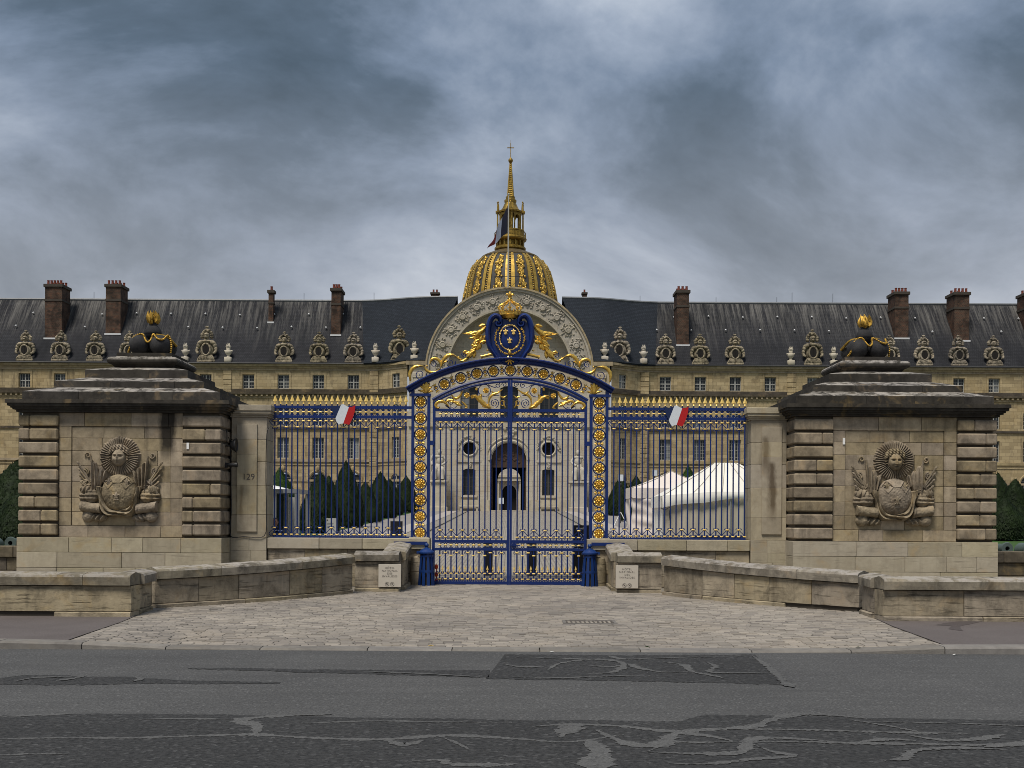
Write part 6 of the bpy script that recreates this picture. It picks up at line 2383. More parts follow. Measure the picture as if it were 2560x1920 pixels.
# ---------------- central pavilion
hwP = 11.9
ops = []
for q in (-1, 0, 1):
    ops.append((hwP + q * 4.72 - 1.06, hwP + q * 4.72 + 1.06, 13.15, 17.5, 'seg'))
for q in (-1, 1):
    ops.append((hwP + q * 4.67 - .76, hwP + q * 4.67 + .76, 9.30, 10.82, 'round'))
    ops.append((hwP + q * 4.67 - .72, hwP + q * 4.67 + .72, 4.55, 7.72, 'seg'))
ops.append((hwP - 2.07, hwP + 2.07, G0, 10.77, 'arch'))
wl, P = wall_panel('pavilion_wall', (XP - hwP, YP), (XP + hwP, YP), G0 - .3, 19.10, ops, .6, 'pavilion', pal)
for q in (-1, 1):
    xx = XP + q * hwP
    obj('pavilion_wall', MB().box(min(xx, xx - q * .02), max(xx, xx - q * .02), YP + .01, YP + 5, G0 - .3, 20.4), 'pavilion', pal)
for q in (-1, 0, 1):
    place_window(P, 0, hwP + q * 4.72, 13.15, 2.12, 4.3, 6, .6, fm='darkframe')
for q in (-1, 1):
    place_window(P, 0, hwP + q * 4.67, 4.55, 1.44, 3.1, 6, .6, fm='darkframe')
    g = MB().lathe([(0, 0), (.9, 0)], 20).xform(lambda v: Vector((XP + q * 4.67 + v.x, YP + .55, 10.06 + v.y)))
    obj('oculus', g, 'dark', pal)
    rg = MB().tube([(XP + q * 4.67 + .86 * math.cos(a), YP - .02, 10.06 + .86 * math.sin(a)) for a in [2 * PI * i / 24 for i in range(24)]], .13, 6, closed=True)
    obj('oculus_moulding', rg, 'paletrim', pal)
    gr = MB()
    rr_ = random.Random(2)
    for i in range(34):
        a = R(-10) + R(200) * i / 33
        gr.ell((XP + q * 4.67 + (1.28 + rr_.uniform(-.12, .12)) * math.cos(a), YP - .05, 10.1 + (1.2 + rr_.uniform(-.1, .25)) * math.sin(a)), (.14, .12, .14), seg=6, rings=4)
    obj('garland', gr, 'carve', pal)
    fg = MB()
    for i in range(7):
        fg.ell((XP + q * 4.67 + rr_.uniform(-.16, .16), YP - .06, 8.05 + rr_.uniform(-.25, .3)), (.13, .1, .13), seg=6, rings=4)
    obj('keystone', fg, 'carve', pal)
    obj('window_sill', MB().box(XP + q * 4.67 - .95, XP + q * 4.67 + .95, YP - .2, YP + .05, 4.28, 4.52), 'paletrim', pal)
    obj('ledge', MB().box(XP + q * 4.67 - 1.5, XP + q * 4.67 + 1.5, YP - .14, YP + .05, 8.45, 8.72), 'paletrim', pal)
ar = MB()
for r_, t_ in ((2.3, .16), (2.75, .10)):
    ar.tube([(XP + r_ * math.cos(a), YP - .03, 8.70 + r_ * math.sin(a)) for a in [PI * i / 20 for i in range(21)]], t_, 5)
for i in range(16):
    ar.ell((XP + random.uniform(-.8, .8), YP - .1, 11.6 + random.uniform(-.3, .9)), (.22, .14, .2), seg=6, rings=4)
obj('archivolt', ar, 'paletrim', pal)
obj('ledge', MB().box(XP - hwP, XP + hwP, YP - .22, YP + .05, 12.62, 12.95), 'paletrim', pal)
obj('plinth_course', MB().box(XP - hwP, XP - 2.25, YP - .15, YP + .05, G0 - .2, 4.0).box(XP + 2.25, XP + hwP, YP - .15, YP + .05, G0 - .2, 4.0), 'paletrim', pal)
for off in (-10.9, -7.4, -2.95, 2.95, 7.4, 10.9):
    z0, z1 = (4.01, 12.6) if abs(off) < 8 else (4.01, 12.6)
    m = MB().box(XP + off - .42, XP + off + .42, YP - .12, YP + .05, z0, z1)
    m.box(XP + off - .42, XP + off + .42, YP - .12, YP + .05, 12.96, 19.0)
    m.cbox(XP + off - .55, XP + off + .55, YP - .2, YP + .05, 18.4, 19.0, .04)
    obj('pilaster', m, 'pavilion', pal)
# great arch over the pavilion: ring of carved stone round a sunk plain tympanum
zcA = EYE + (1290 - 929) / F * YP
ring = MB()


def arc_slab(r0, r1, y0, y1, a0=R(-4), a1=R(184), k=48):
    m = MB()
    vs, fs = [], []
    for i in range(k + 1):
        a = lerp(a0, a1, i / k)
        for r_, y in ((r0, y0), (r1, y0), (r1, y1), (r0, y1)):
            vs.append((XP + r_ * math.cos(a), y, zcA + r_ * math.sin(a)))
    for i in range(k):
        for j in range(4):
            fs.append((i * 4 + j, i * 4 + (j + 1) % 4, i * 4 + 4 + (j + 1) % 4, i * 4 + 4 + j))
    fs += [(0, 1, 2, 3), tuple(k * 4 + j for j in range(4))]
    return m.add(vs, fs)


obj('arch_ring', arc_slab(7.38, 9.55, YP - .02, YP + 2.6), 'carve', pal)
obj('arch_moulding', arc_slab(9.5, 9.80, YP - .22, YP + 1.45), 'carve', pal)
obj('arch_moulding', arc_slab(9.78, 9.98, YP - .38, YP + 1.5), 'trim', pal)
obj('arch_moulding', arc_slab(7.30, 7.52, YP - .10, YP + 1.2), 'carve', pal)
k = 40
obj('tympanum', MB().prism([(XP + 7.45 * math.cos(a), zcA + 7.45 * math.sin(a)) for a in [PI * i / k for i in range(k + 1)]], YP + 1.9, YP + 2.5), 'pavilion', pal)
obj('pavilion_wall', MB().box(XP - hwP, XP + hwP, YP + .005, YP + .6, 19.101, zcA - .02).box(XP - hwP, XP - 9.2, YP + .005, YP + .6, zcA - .021, 20.38).box(XP + 9.2, XP + hwP, YP + .005, YP + .6, zcA - .021, 20.38), 'pavilion', pal)
obj('cornice', MB().box(XP - hwP - .3, XP - 9.9, YP - .35, YP + .05, 19.9, 20.36).box(XP + 9.9, XP + hwP + .3, YP - .35, YP + .05, 19.9, 20.36), 'trim', pal)
vs, fs = [], []
for i in range(25):
    a = PI * i / 24
    vs += [(XP + 9.7 * math.cos(a), YP + 1.4, zcA + 9.7 * math.sin(a)), (XP + 9.7 * math.cos(a), 141, zcA + 9.7 * math.sin(a))]
obj('roof', MB().add(vs, [(2 * i, 2 * i + 1, 2 * i + 3, 2 * i + 2) for i in range(24)]), 'lead', pal)


def trophy(seed):
    m = MB()
    q = random.Random(seed)
    m.ell((0, -.08, 0), (.42, .14, .42), seg=12, rings=6)
    m.tube([(.3 * math.cos(a), -.2, .3 * math.sin(a)) for a in [2 * PI * i / 12 for i in range(12)]], .05, 5, closed=True)
    for i in range(11):
        a = q.uniform(0, 2 * PI)
        L = q.uniform(.6, 1.05)
        m.tube([(0.1 * math.cos(a), -.06, .1 * math.sin(a)), (L * math.cos(a), -.05, L * math.sin(a) * .85)], [.05, .03], 5)
        m.ell((L * math.cos(a), -.06, L * math.sin(a) * .85), (.12, .08, .09), Matrix.Rotation(-a, 3, 'Y'), seg=6, rings=4)
    for i in range(22):
        a, r_ = q.uniform(0, 2 * PI), q.uniform(.4, 1.0)
        m.ell((r_ * math.cos(a), -.03, r_ * math.sin(a) * .85), (q.uniform(.06, .18), .08, q.uniform(.05, .12)), Matrix.Rotation(q.uniform(0, 3), 3, 'Y'), seg=6, rings=4)
    return m


for i in range(13):
    a = R(8) + R(164) * i / 12
    if i == 6:
        continue
    sd = i % 4
    obj('trophy_relief', shared('trophy%d' % sd, lambda: trophy(sd), 50), 'carve', pal, loc=(XP + 8.5 * math.cos(a), YP - .03, zcA + 8.5 * math.sin(a)), rot=(0, -(a - PI / 2) + (i * .7), 0), scale=(1.0, 1, 1.0))
m = MB()
for i in range(30):
    a = 2 * PI * i / 30
    m.tube([(XP + .35 * math.cos(a), YP - .03, zcA + 8.5 + .3 * math.sin(a)), (XP + 1.5 * math.cos(a), YP - .03, zcA + 8.55 + .85 * math.sin(a))], [.05, .03], 4)
obj('sun_relief', m, 'carve', pal)
# door: oak tympanum, beam, passage through to the inner court
obj('door_tympanum', MB().prism([(XP - 2.05, 8.12)] + [(XP + 2.05 * math.cos(a), 8.70 + 2.05 * math.sin(a)) for a in [PI - PI * i / 16 for i in range(17)]] + [(XP + 2.05, 8.12)], YP + .62, YP + .75), 'wood', pal)
m = MB()
for i in range(26):
    m.ell((XP + random.uniform(-1.5, 1.5), YP + .6, 8.4 + random.uniform(0, 1.2)), (.2, .06, .14), seg=6, rings=4)
obj('door_carving', m, 'wood', pal)
obj('transom', MB().box(XP - 2.07, XP + 2.07, YP + .5, YP + .8, 7.86, 8.11), 'wood', pal)
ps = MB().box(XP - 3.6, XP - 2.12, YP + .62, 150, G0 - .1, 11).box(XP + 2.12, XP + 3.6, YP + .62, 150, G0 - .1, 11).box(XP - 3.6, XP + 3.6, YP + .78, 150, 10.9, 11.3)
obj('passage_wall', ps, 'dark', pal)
for q in (-1, 1):
    obj('door_leaf', MB().box(min(XP + q * 1.9, XP + q * 2.05), max(XP + q * 1.9, XP + q * 2.05), YP + .7, YP + 2.7, G0 + .02, 7.85), 'wood', pal)
Lb = 3.6
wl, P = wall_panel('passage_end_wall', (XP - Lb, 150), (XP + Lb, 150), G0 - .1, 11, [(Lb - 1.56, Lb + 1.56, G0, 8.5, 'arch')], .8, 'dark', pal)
# inner court facade seen through the passage
fx_ = XP - .15
cf = thing('courtyard_church_front', 'pale stone church front seen far away through the palace doorway', 'building', (fx_, 235, G0))
wl, P = wall_panel('wall', (fx_ - 30, 235), (fx_ + 30, 235), G0 - .2, 24, [(30 - 1.5, 30 + 1.5, G0, 8.6, 'arch')], 1.5, 'pavilion', cf)
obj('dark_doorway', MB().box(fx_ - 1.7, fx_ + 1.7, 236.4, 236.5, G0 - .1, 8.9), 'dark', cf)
for off in (-3.0, -2.3, 2.3, 3.0):
    obj('column', MB().lathe([(.34, G0), (.34, G0 + .3), (.26, G0 + .35), (.22, 9.0), (.32, 9.1), (.32, 9.4)], 12, (fx_ + off, 234.4, 0)), 'paletrim', cf)
obj('entablature', MB().box(fx_ - 3.6, fx_ + 3.6, 234.0, 235, 9.42, 10.2).box(fx_ - 3.8, fx_ + 3.8, 233.8, 235, 10.2, 10.6), 'paletrim', cf)
obj('pediment', MB().lathe([(0, 0), (3.7, 0)], 20, a0=0, a1=PI).xform(lambda v: Vector((fx_ + v.x, 234.2, 10.6 + v.y * .45))), 'paletrim', cf)

# flag on the pavilion
fp = thing('flagpole', 'pale flagpole with a drooping blue, white and red flag above the pavilion', 'flagpole', (XP, YP + .8, 29.0))
X0, zt = W(1271.5, 488, YP + .8)
obj('pole', MB().tube([(X0, YP + .8, 29.0), (X0, YP + .8, zt)], [.11, .07], 8).ell((X0, YP + .8, zt + .1), (.14, .14, .14)), 'winframe', fp)
obj('roof_railing', MB().tube([(X0 - 1.6, YP + .8, 30.6), (X0 + 1.6, YP + .8, 30.6)], .035, 4).tube([(X0 - 1.6, YP + .8, 28.9), (X0 - 1.6, YP + .8, 30.6)], .035, 4).tube([(X0 + 1.6, YP + .8, 28.9), (X0 + 1.6, YP + .8, 30.6)], .035, 4).tube([(X0 - 1.6, YP + .8, 30.6), (X0, YP + .8, 29)], .025, 4).tube([(X0 + 1.6, YP + .8, 30.6), (X0, YP + .8, 29)], .025, 4), 'iron', fp)
ztop = W(1268, 512, YP + .8)[1]


def flag_pt(u, v):
    fold = .55 * math.sin(u * 9 + v * 2.5) * (.15 + .6 * u)
    x = X0 - .1 - u * 1.9 - .45 * v * u + .2 * fold
    z = ztop - u * 4.4 - v * 3.3 * (1 - .72 * u)
    return (x, YP + .8 + fold, z)


flag = None
for i, mt in enumerate(('flagblue', 'flagwhite', 'flagred')):
    nu, nv = 8, 10
    u0 = i / 3
    vs = [flag_pt(u0 + a / nu / 3, b / nv) for a in range(nu + 1) for b in range(nv + 1)]
    fs = [(a * (nv + 1) + b, a * (nv + 1) + b + 1, (a + 1) * (nv + 1) + b + 1, (a + 1) * (nv + 1) + b) for a in range(nu) for b in range(nv)]
    if flag is None:
        flag = obj('flag', MB().add(vs, fs), mt, fp, smooth=70)
    else:
        sub('flag_stripe', MB().add(vs, fs), mt, flag, smooth=70)

# statue groups beside the pavilion door
for s_, px0, px1 in ((-1, 1075, 1117), (1, 1425, 1470)):
    side = 'left' if s_ < 0 else 'right'
    Ys = 129.6
    xa, _ = W(px0, 1240, Ys)
    xb, _ = W(px1, 1240, Ys)
    cx = (xa + xb) / 2
    st = thing('statue', f'pale stone seated figure on a high plinth, {side} of the palace door', 'statue', (cx, Ys + 1, cz(Ys)), 'statues beside the palace door')
    zp = 6.2
    obj('plinth', MB().cbox(xa + .1, xb - .1, Ys, Ys + 2, cz(Ys) - .1, zp - .3, .05).cbox(xa - .1, xb + .1, Ys - .2, Ys + 2.2, zp - .3, zp, .05).cbox(xa - .05, xb + .05, Ys - .12, Ys + 2.1, cz(Ys) - .1, cz(Ys) + .5, .05), 'paletrim', st)
    m = MB()
    y0 = Ys + .9
    m.ell((cx, y0, zp + .45), (.85, .7, .45)).ell((cx, y0 + .1, zp + 1.3), (.6, .5, .8)).ell((cx - s_ * .1, y0 + .1, zp + 2.25), (.46, .36, .62)).ell((cx, y0 + .1, zp + 2.75), (.62, .3, .26)).ell((cx - s_ * .08, y0, zp + 3.25), (.24, .27, .32)).ell((cx - s_ * .08, y0 + .08, zp + 3.4), (.28, .28, .24))
    m.tube([(cx, y0 + .1, zp + 2.8), (cx, y0, zp + 3.1)], .14)
    for q in (-1, 1):
        m.tube(curve([(cx + q * .3, y0 - .1, zp + 1.3), (cx + q * .4, y0 - .75, zp + 1.35), (cx + q * .42, y0 - .85, zp + .7), (cx + q * .45, y0 - .95, zp + .1)], 12), .24, 8)
        m.tube(curve([(cx + q * .55, y0 + .1, zp + 2.75), (cx + q * .85, y0 - .05, zp + 2.2), (cx + q * (.7 if q == s_ else .3), y0 - .5, zp + 1.75)], 10), .15, 8)
    for i in range(14):
        xx = cx + lerp(-.75, .75, i / 13)
        m.tube(curve([(xx * .6 + cx * .4, y0 - .35, zp + 1.5), (xx, y0 - .75, zp + .9), (xx + .1 * math.sin(i), y0 - .65, zp + .05)], 7), .1, 5)
    m.tube(curve([(cx + s_ * .8, y0 + .2, zp + .1), (cx + s_ * .95, y0, zp + 1.2), (cx + s_ * .9, y0 - .1, zp + 2.5), (cx + s_ * .7, y0, zp + 3.0)], 10), .12, 6)
    obj('figure', m, 'statue', st, smooth=60)
    # stone bench by the wall
    bx = XP + s_ * 4.67
    b = thing('stone_bench', f'small stone bench under the {side} window of the palace front', 'bench', (bx, YP - .6, cz(132)), 'benches by the palace door')
    obj('seat', MB().cbox(bx - 1.2, bx + 1.2, YP - .95, YP - .3, cz(132) + .45, cz(132) + .62, .02), 'paletrim', b)
    for q in (-.95, .95):
        obj('leg', MB().box(bx + q - .12, bx + q + .12, YP - .85, YP - .4, cz(132) - .05, cz(132) + .45), 'paletrim', b)

# ================================================================ the gilded dome behind
DX, DY = -0.89, 340.0
dm = thing('domed_church', 'gilded ribbed dome with lantern and spire rising behind the palace', 'church', (DX, DY, 2.7))
zf_ = lambda y: 117.46 - .0322 * y
DP = [(r_ * .968, z_) for r_, z_ in [(15.0, 62.0), (14.95, 64.5), (14.75, 66.8), (14.4, 68.8), (13.9, 71.2), (13.3, 73.4), (12.6, 75.6), (11.6, 77.3), (10.3, 78.9), (8.9, 80.0), (7.9, 80.6)]]
obj('drum', MB().lathe([(15.6, 2.7), (15.6, 60.5), (16.2, 61), (16.2, 61.8), (15.2, 62)], 48, (DX, DY, 0)), 'pavilion', dm)
obj('dome_shell', MB().lathe(DP, 72, (DX, DY, 0)), 'lead', dm, smooth=60)


def dome_strip(a0, a1, lift, i0=1, i1=10, cut=0):
    m = MB()
    vs, fs = [], []
    pr = DP[i0:i1 + 1]
    rows = []
    for (r0, z0), (r1, z1) in zip(pr, pr[1:]):
        for t in (0, .5):
            rows.append((lerp(r0, r1, t), lerp(z0, z1, t)))
    rows.append(pr[-1])
    for r_, z in rows:
        for rr in (r_ - .05, r_ + lift):
            for a in (a0, a1):
                vs.append((DX + rr * math.cos(a), DY + rr * math.sin(a), z + (lift * .3 if rr > r_ else 0)))
    for j in range(len(rows) - 1):
        o, p_ = j * 4, j * 4 + 4
        fs += [(o + 2, o + 3, p_ + 3, p_ + 2), (o, o + 2, p_ + 2, p_), (o + 1, p_ + 1, p_ + 3, o + 3)]
    return m.add(vs, fs)


trd = random.Random(21)
trop = MB()
for i in range(150):
    t = trd.random()
    z = lerp(67.5, 79.0, t)
    # keep it in the width the panel leaves
    r_ = next(lerp(a[0], b[0], (z - a[1]) / (b[1] - a[1])) for a, b in zip(DP, DP[1:]) if a[1] <= z <= b[1])
    cl = abs(math.sin(t * 3.3 * PI)) ** .5
    an = trd.uniform(-1, 1) * .085 * (.45 + .55 * cl)
    sz_ = trd.uniform(.18, .5)
    trop.ell((r_ * math.sin(an), -r_ * math.cos(an) - .08, z), (sz_, .38, sz_ * trd.uniform(.6, 1.6)), Matrix.Rotation(trd.uniform(-.8, .8), 3, 'Y'), seg=6, rings=4)
trop_me = trop.mesh('trophy_panel', 50)
for i in range(12):
    a = R(-90 + 30 * i)
    ca = 1.0
    for q in (-1, 1):
        e = sorted((a + q * R(1.7), a + q * R(6.0)))
        obj('gilt_rib', dome_strip(e[0], e[1], .30), 'golddome', dm)
    m = MB()
    for j in range(20):
        t = j / 20
        z = lerp(66, 80, t)
        r_ = next(lerp(p[0], q_[0], (z - p[1]) / (q_[1] - p[1])) for p, q_ in zip(DP, DP[1:]) if p[1] <= z <= q_[1])
        m.ell((DX + (r_ + .1) * math.cos(a), DY + (r_ + .1) * math.sin(a), z), (.26, .26, .2), seg=6, rings=4)
    obj('rib_studs', m, 'golddome', dm)
    obj('trophy_panel', trop_me, 'golddome', dm, loc=(DX, DY, 0), rot=(0, 0, R(15 + 30 * i)))
obj('lantern_apron', MB().lathe([(8.75, 80.0), (8.8, 80.35), (8.3, 80.7), (6.6, 81.45), (4.5, 82.3), (4.2, 82.45)], 40, (DX, DY, 0)), 'goldgrey', dm, smooth=35)
lt = MB().lathe([(4.1, 82.3), (4.2, 82.5), (4.75, 82.8), (4.75, 83.3), (4.1, 83.7), (3.6, 83.75), (3.6, 85.1), (4.2, 85.2), (4.9, 85.6), (5.05, 86.0), (4.7, 86.4), (4.35, 86.45), (4.2, 88.1), (4.35, 88.2), (4.35, 88.5), (0, 88.6)], 40, (DX, DY, 0))
obj('lantern_base', lt, 'goldlantern', dm, smooth=35)
for i in range(16):
    a = 2 * PI * i / 16
    obj('console', MB().box(-.22, .22, -.35, .35, 0, 1.45), 'goldlantern', dm, loc=(DX + 3.95 * math.cos(a), DY + 3.95 * math.sin(a), 83.7), rot=(0, 0, a + PI / 2))
bal = MB()
for i in range(60):
    a = 2 * PI * i / 60
    bal.tube([(DX + 4.75 * math.cos(a), DY + 4.75 * math.sin(a), 86.3), (DX + 4.75 * math.cos(a), DY + 4.75 * math.sin(a), 87.7)], .07, 4)
bal.tube([(DX + 4.75 * math.cos(a), DY + 4.75 * math.sin(a), 87.75) for a in [2 * PI * i / 40 for i in range(40)]], .1, 4, closed=True)
obj('balcony_rail', bal, 'goldlantern', dm)
for i in range(4):
    a = R(-90 + 90 * i)
    ca, sa = math.cos(a), math.sin(a)
    o = obj('lantern_pier', MB().box(-.85, .85, -.55, .55, 0, 5.4).box(-1.05, 1.05, -.7, .7, 5.0, 5.4), 'goldlantern', dm, loc=(DX + 2.75 * ca, DY + 2.75 * sa, 88.55), rot=(0, 0, a + PI / 2))
    for q in (-.45, .45):
        obj('lantern_column', MB().lathe([(.3, 0), (.26, .4), (.22, 5.0), (.34, 5.4)], 10), 'goldlantern', dm, loc=(DX + 3.85 * ca - q * sa, DY + 3.85 * sa + q * ca, 88.55))
    obj('lantern_entablature', MB().box(-1.1, 1.1, -.9, .75, 0, .5), 'goldlantern', dm, loc=(DX + 3.55 * ca, DY + 3.55 * sa, 93.95), rot=(0, 0, a + PI / 2))
    # arch between the piers
    b = a + PI / 4
    wl, P = wall_panel('lantern_arch', (-1.35, 0), (1.35, 0), 0, 5.4, [(.5, 2.2, .0, 4.6, 'arch')], .6, 'goldlantern', dm)
    wl.location = (DX + 3.0 * math.cos(b), DY + 3.0 * math.sin(b), 88.55)
    wl.rotation_euler = (0, 0, b + PI / 2)
    # gilt figure on each corner
    fg = MB().tube([(0, 0, 0), (0, 0, 1.2), (.05, -.05, 2.0), (0, 0, 2.5)], [.42, .36, .34, .2], 8).ell((0, 0, 2.85), (.22, .22, .3)).tube([(.2, 0, 2.2), (.45, -.25, 2.5), (.35, -.35, 2.9)], .12)
    obj('gilt_figure', fg, 'goldlantern', dm, loc=(DX + 3.7 * ca, DY + 3.7 * sa, 94.45), rot=(0, 0, a + PI / 2), smooth=60)
rf = MB().lathe([(3.6, 93.95), (3.7, 94.4), (3.2, 94.5), (2.5, 95.3), (2.0, 96.4), (1.7, 97.0), (1.85, 97.4), (1.85, 97.9), (1.4, 98.1), (1.35, 98.6), (1.45, 98.9), (1.1, 99.0)], 24, (DX, DY, 0))
obj('lantern_roof', rf, 'goldlantern', dm, smooth=35)
sp = MB()
for i in range(4):
    a = R(45 + 90 * i)
    sp.tube([(DX + 1.15 * math.cos(a), DY + 1.15 * math.sin(a), 98.8), (DX + .3 * math.cos(a), DY + .3 * math.sin(a), 109.3)], [.3, .14], 5)
sp.lathe([(1.0, 98.8), (.22, 109.3)], 4, (DX, DY, 0), a0=R(45), a1=R(405))
for j in range(16):
    t = j / 16
    sp.lathe([(lerp(1.2, .36, t), lerp(98.9, 109.2, t)), (lerp(1.2, .36, t) + .08, lerp(98.9, 109.2, t) + .12), (lerp(1.2, .36, t), lerp(98.9, 109.2, t) + .24)], 4, (DX, DY, 0), a0=R(45), a1=R(405))
obj('spire', sp, 'goldlantern', dm)
obj('ball', MB().ell((DX, DY, 110.0), (.72, .72, .72), seg=14, rings=9).lathe([(.3, 109.2), (.5, 109.4), (.2, 109.6)], 12, (DX, DY, 0)).lathe([(.35, 110.6), (.1, 111)], 10, (DX, DY, 0)), 'goldlantern', dm, smooth=50)
obj('cross', MB().box(DX - .1, DX + .1, DY - .1, DY + .1, 110.6, 115.3).box(DX - 1.05, DX + 1.05, DY - .1, DY + .1, 113.75, 113.98).tube([(DX, DY, 115.3), (DX, DY, 116.2)], .05, 4), 'goldlantern', dm)


# ================================================================ clipped yews
def yew_mesh(seed, blunt=0.35):
    """unit cone (height 1, radius 1 at its widest) bristling with small leaf faces"""
    q = random.Random(seed)
    m = MB()
    prof = []
    for i in range(13):
        t = i / 12
        r_ = (1 - t ** 1.9) ** .88 * (1 - .05 * math.sin(t * 9 + seed)) if t > .08 else lerp(.88, .96, t / .08)
        prof.append((max(.02, r_ * .95), t))
    prof.append((0.0, 1.0))
    seg = 22
    base = MB().lathe(prof, seg)
    base.v = [tuple(Vector(v) + Vector((v[0], v[1], 0)) * .07 * mnoise.noise(Vector(v) * 3.1 + Vector((seed, 0, 0)))) for v in base.v]
    m.add(base.v, base.f)
    for i in range(5200):
        t = 1 - q.random() ** .62
        j = min(11, int(t * 12))
        r_ = lerp(prof[j][0], prof[j + 1][0], t * 12 - j)
        a = q.uniform(0, 2 * PI)
        r_ *= q.uniform(.93, 1.075) + .05 * mnoise.noise(Vector((math.cos(a) * 2, math.sin(a) * 2, t * 5 + seed)))
        c = Vector((r_ * math.cos(a), r_ * math.sin(a), t + q.uniform(-.01, .01)))
        nrm = Vector((math.cos(a), math.sin(a), .5 + q.uniform(-.5, .6))).normalized()
        tv = nrm.cross(Vector((q.uniform(-1, 1), q.uniform(-1, 1), q.uniform(-1, 1)))).normalized()
        bv = nrm.cross(tv)
        s1, s2 = q.uniform(.03, .075), q.uniform(.014, .032)
        p = [c + tv * s1, c + bv * s2, c - tv * s1, c - bv * s2]
        m.add([(v.x, v.y, v.z) for v in p], [(0, 1, 2, 3)])
    me = bpy.data.meshes.new('yew_crown')
    me.from_pydata(m.v, [], m.f)
    return me


YM = [yew_mesh(i) for i in (1, 2, 3)]
YL = yew_mesh(5)
for me in YM:
    me.materials.append(M['yew'])
YL.materials.append(M['yewlight'])
trunk = MB().lathe([(.16, 0), (.12, .5)], 8).mesh('trunk')
trunk.materials.append(M['twig'])
YEWS = [
    (-11.3, 66.0, 3.5, 1.28, 0, 'broad dark yew cone nearest behind the left railings, beside the glass booth'),
    (-11.1, 75.0, 4.4, 1.28, 1, 'tallest dark yew cone behind the left railings, under the tricolour shield'),
    (-11.9, 91.0, 3.1, 1.2, 2, 'short yew cone just right of the tallest one on the left'),
    (-11.5, 98.0, 4.0, 1.55, 0, 'wide yew cone midway along the left avenue row'),
    (-11.9, 109.0, 3.5, 1.5, 1, 'yew cone second from the far end of the left row'),
    (-11.4, 121.0, 3.9, 1.5, 2, 'farthest yew cone of the left row, beside the gate pillar'),
    (-10.6, 84.5, 2.0, .85, 1, 'small low yew cone by the grass edge of the left row'),
    (-16.5, 101.0, 3.7, 1.2, 1, 'yew cone peeping between the two nearest ones on the left'),
    (-17.0, 82.0, 4.0, 1.5, 3, 'paler green rounded bush above the glass booth'),
    (10.9, 112.0, 3.9, 1.45, 0, 'far yew cone behind the floodlight tripod'),
    (11.0, 99.0, 3.8, 1.35, 2, 'nearer yew cone between floodlight tripod and pink tent'),
    (9.6, 92.0, 2.1, .75, 1, 'small yew cone behind the tripod legs'),
    (12.6, 80.0, 4.3, 1.35, 3, 'paler green cone rising between the two tents'),
    (-27.4, 62.0, 4.0, 2.3, 0, 'large dark yew cut off at the left picture edge'),
    (-22.6, 51.5, 2.45, 1.35, 2, 'smaller yew cone before the large one at the left edge'),
    (26.6, 60.5, 2.35, 1.3, 0, 'front yew cone beside the right pedestal'),
    (31.0, 69.0, 3.4, 1.3, 1, 'middle yew cone beyond the right pedestal'),
    (34.5, 79.5, 3.9, 1.4, 2, 'back yew cone just showing past the right pedestal'),
    (29.0, 64.0, 1.9, .9, 1, 'low yew cone at the right picture edge'),
    (31.8, 67.0, 3.2, 1.4, 0, 'yew cone cut off by the right picture edge'),
]
for i, (x, y, h, r_, k, lab) in enumerate(YEWS):
    t = thing('topiary_yew', lab, 'topiary', (x, y, cz(y)), 'clipped yews in the palace garden', world=False)
    me = YL if k == 3 else YM[k]
    o = bpy.data.objects.new('crown', me)
    o.scale = (r_ * 1.02, r_ * 1.02, h - .1)
    o.location = (0, 0, .1)
    o.rotation_euler = (0, 0, i * 1.3)
    col.objects.link(o)
    o.parent = t
    o = bpy.data.objects.new('trunk', trunk)
    col.objects.link(o)
    o.parent = t

# ditch walls and bronze cannon beyond the pedestals
for s_ in (-1, 1):
    side = 'left' if s_ < 0 else 'right'
    w = thing('ditch_wall', f'dark damp parapet wall running off beside the {side} pedestal', 'wall', (s_ * 16, 33.2, 0.2), 'ditch parapets')
    xa, xb = XC + s_ * 13.12, s_ * 30
    x0, x1 = min(xa, xb), max(xa, xb)
    obj('core', MB().box(x0, x1, 33.06, 33.6, 0, 1.0), 'darkgap', w)
    x = x0
    while x < x1 - .05:
        e = min(x1, x + random.uniform(1.2, 1.9))
        block(x + .004, e - .004, 32.95, 33.7, .80, 1.13, .02, 'coping_stone', 'ditch', w)
        x = e
    for z0, z1 in ((0.05, .42), (.42, .795)):
        x = x0
        while x < x1 - .05:
            e = min(x1, x + random.uniform(.9, 1.8))
            block(x + .004, e - .004, 33.02, 33.5, z0 + .004, z1 - .004, .012, 'wall_stone', 'ditch', w)
            x = e
    for j in range(3 if s_ > 0 else 2):
        cxn = XC + s_ * (15.6 + j * 1.5)
        c = thing('bronze_cannon', f'verdigris bronze cannon barrel behind the {side} parapet, number {["one", "two", "three"][j]} out from the pedestal', 'cannon', (cxn, 36, cz(36)), 'old bronze cannon')
        prof = [(0, -1.5), (.07, -1.48), (.09, -1.4), (.05, -1.34), (.21, -1.3), (.235, -1.2), (.22, -1.15), (.21, -.5), (.225, -.45), (.19, -.4), (.155, .9), (.20, 1.15), (.18, 1.2), (.07, 1.2), (.07, 1.0)]
        obj('barrel', MB().lathe(prof, 18).xform(lambda v: Vector((cxn + v.x, 36.2 - v.z * .97, 1.12 + v.y + v.z * .04))), 'bronze', c, smooth=40)
        obj('trunnion', MB().tube([(cxn - .36, 36.4, 1.08), (cxn + .36, 36.4, 1.08)], .07, 8), 'bronze', c)
        obj('cradle', MB().box(cxn - .26, cxn + .26, 35.6, 35.8, cz(36) - .05, .94).box(cxn - .26, cxn + .26, 36.9, 37.1, cz(36) - .05, .88), 'plinth', c)

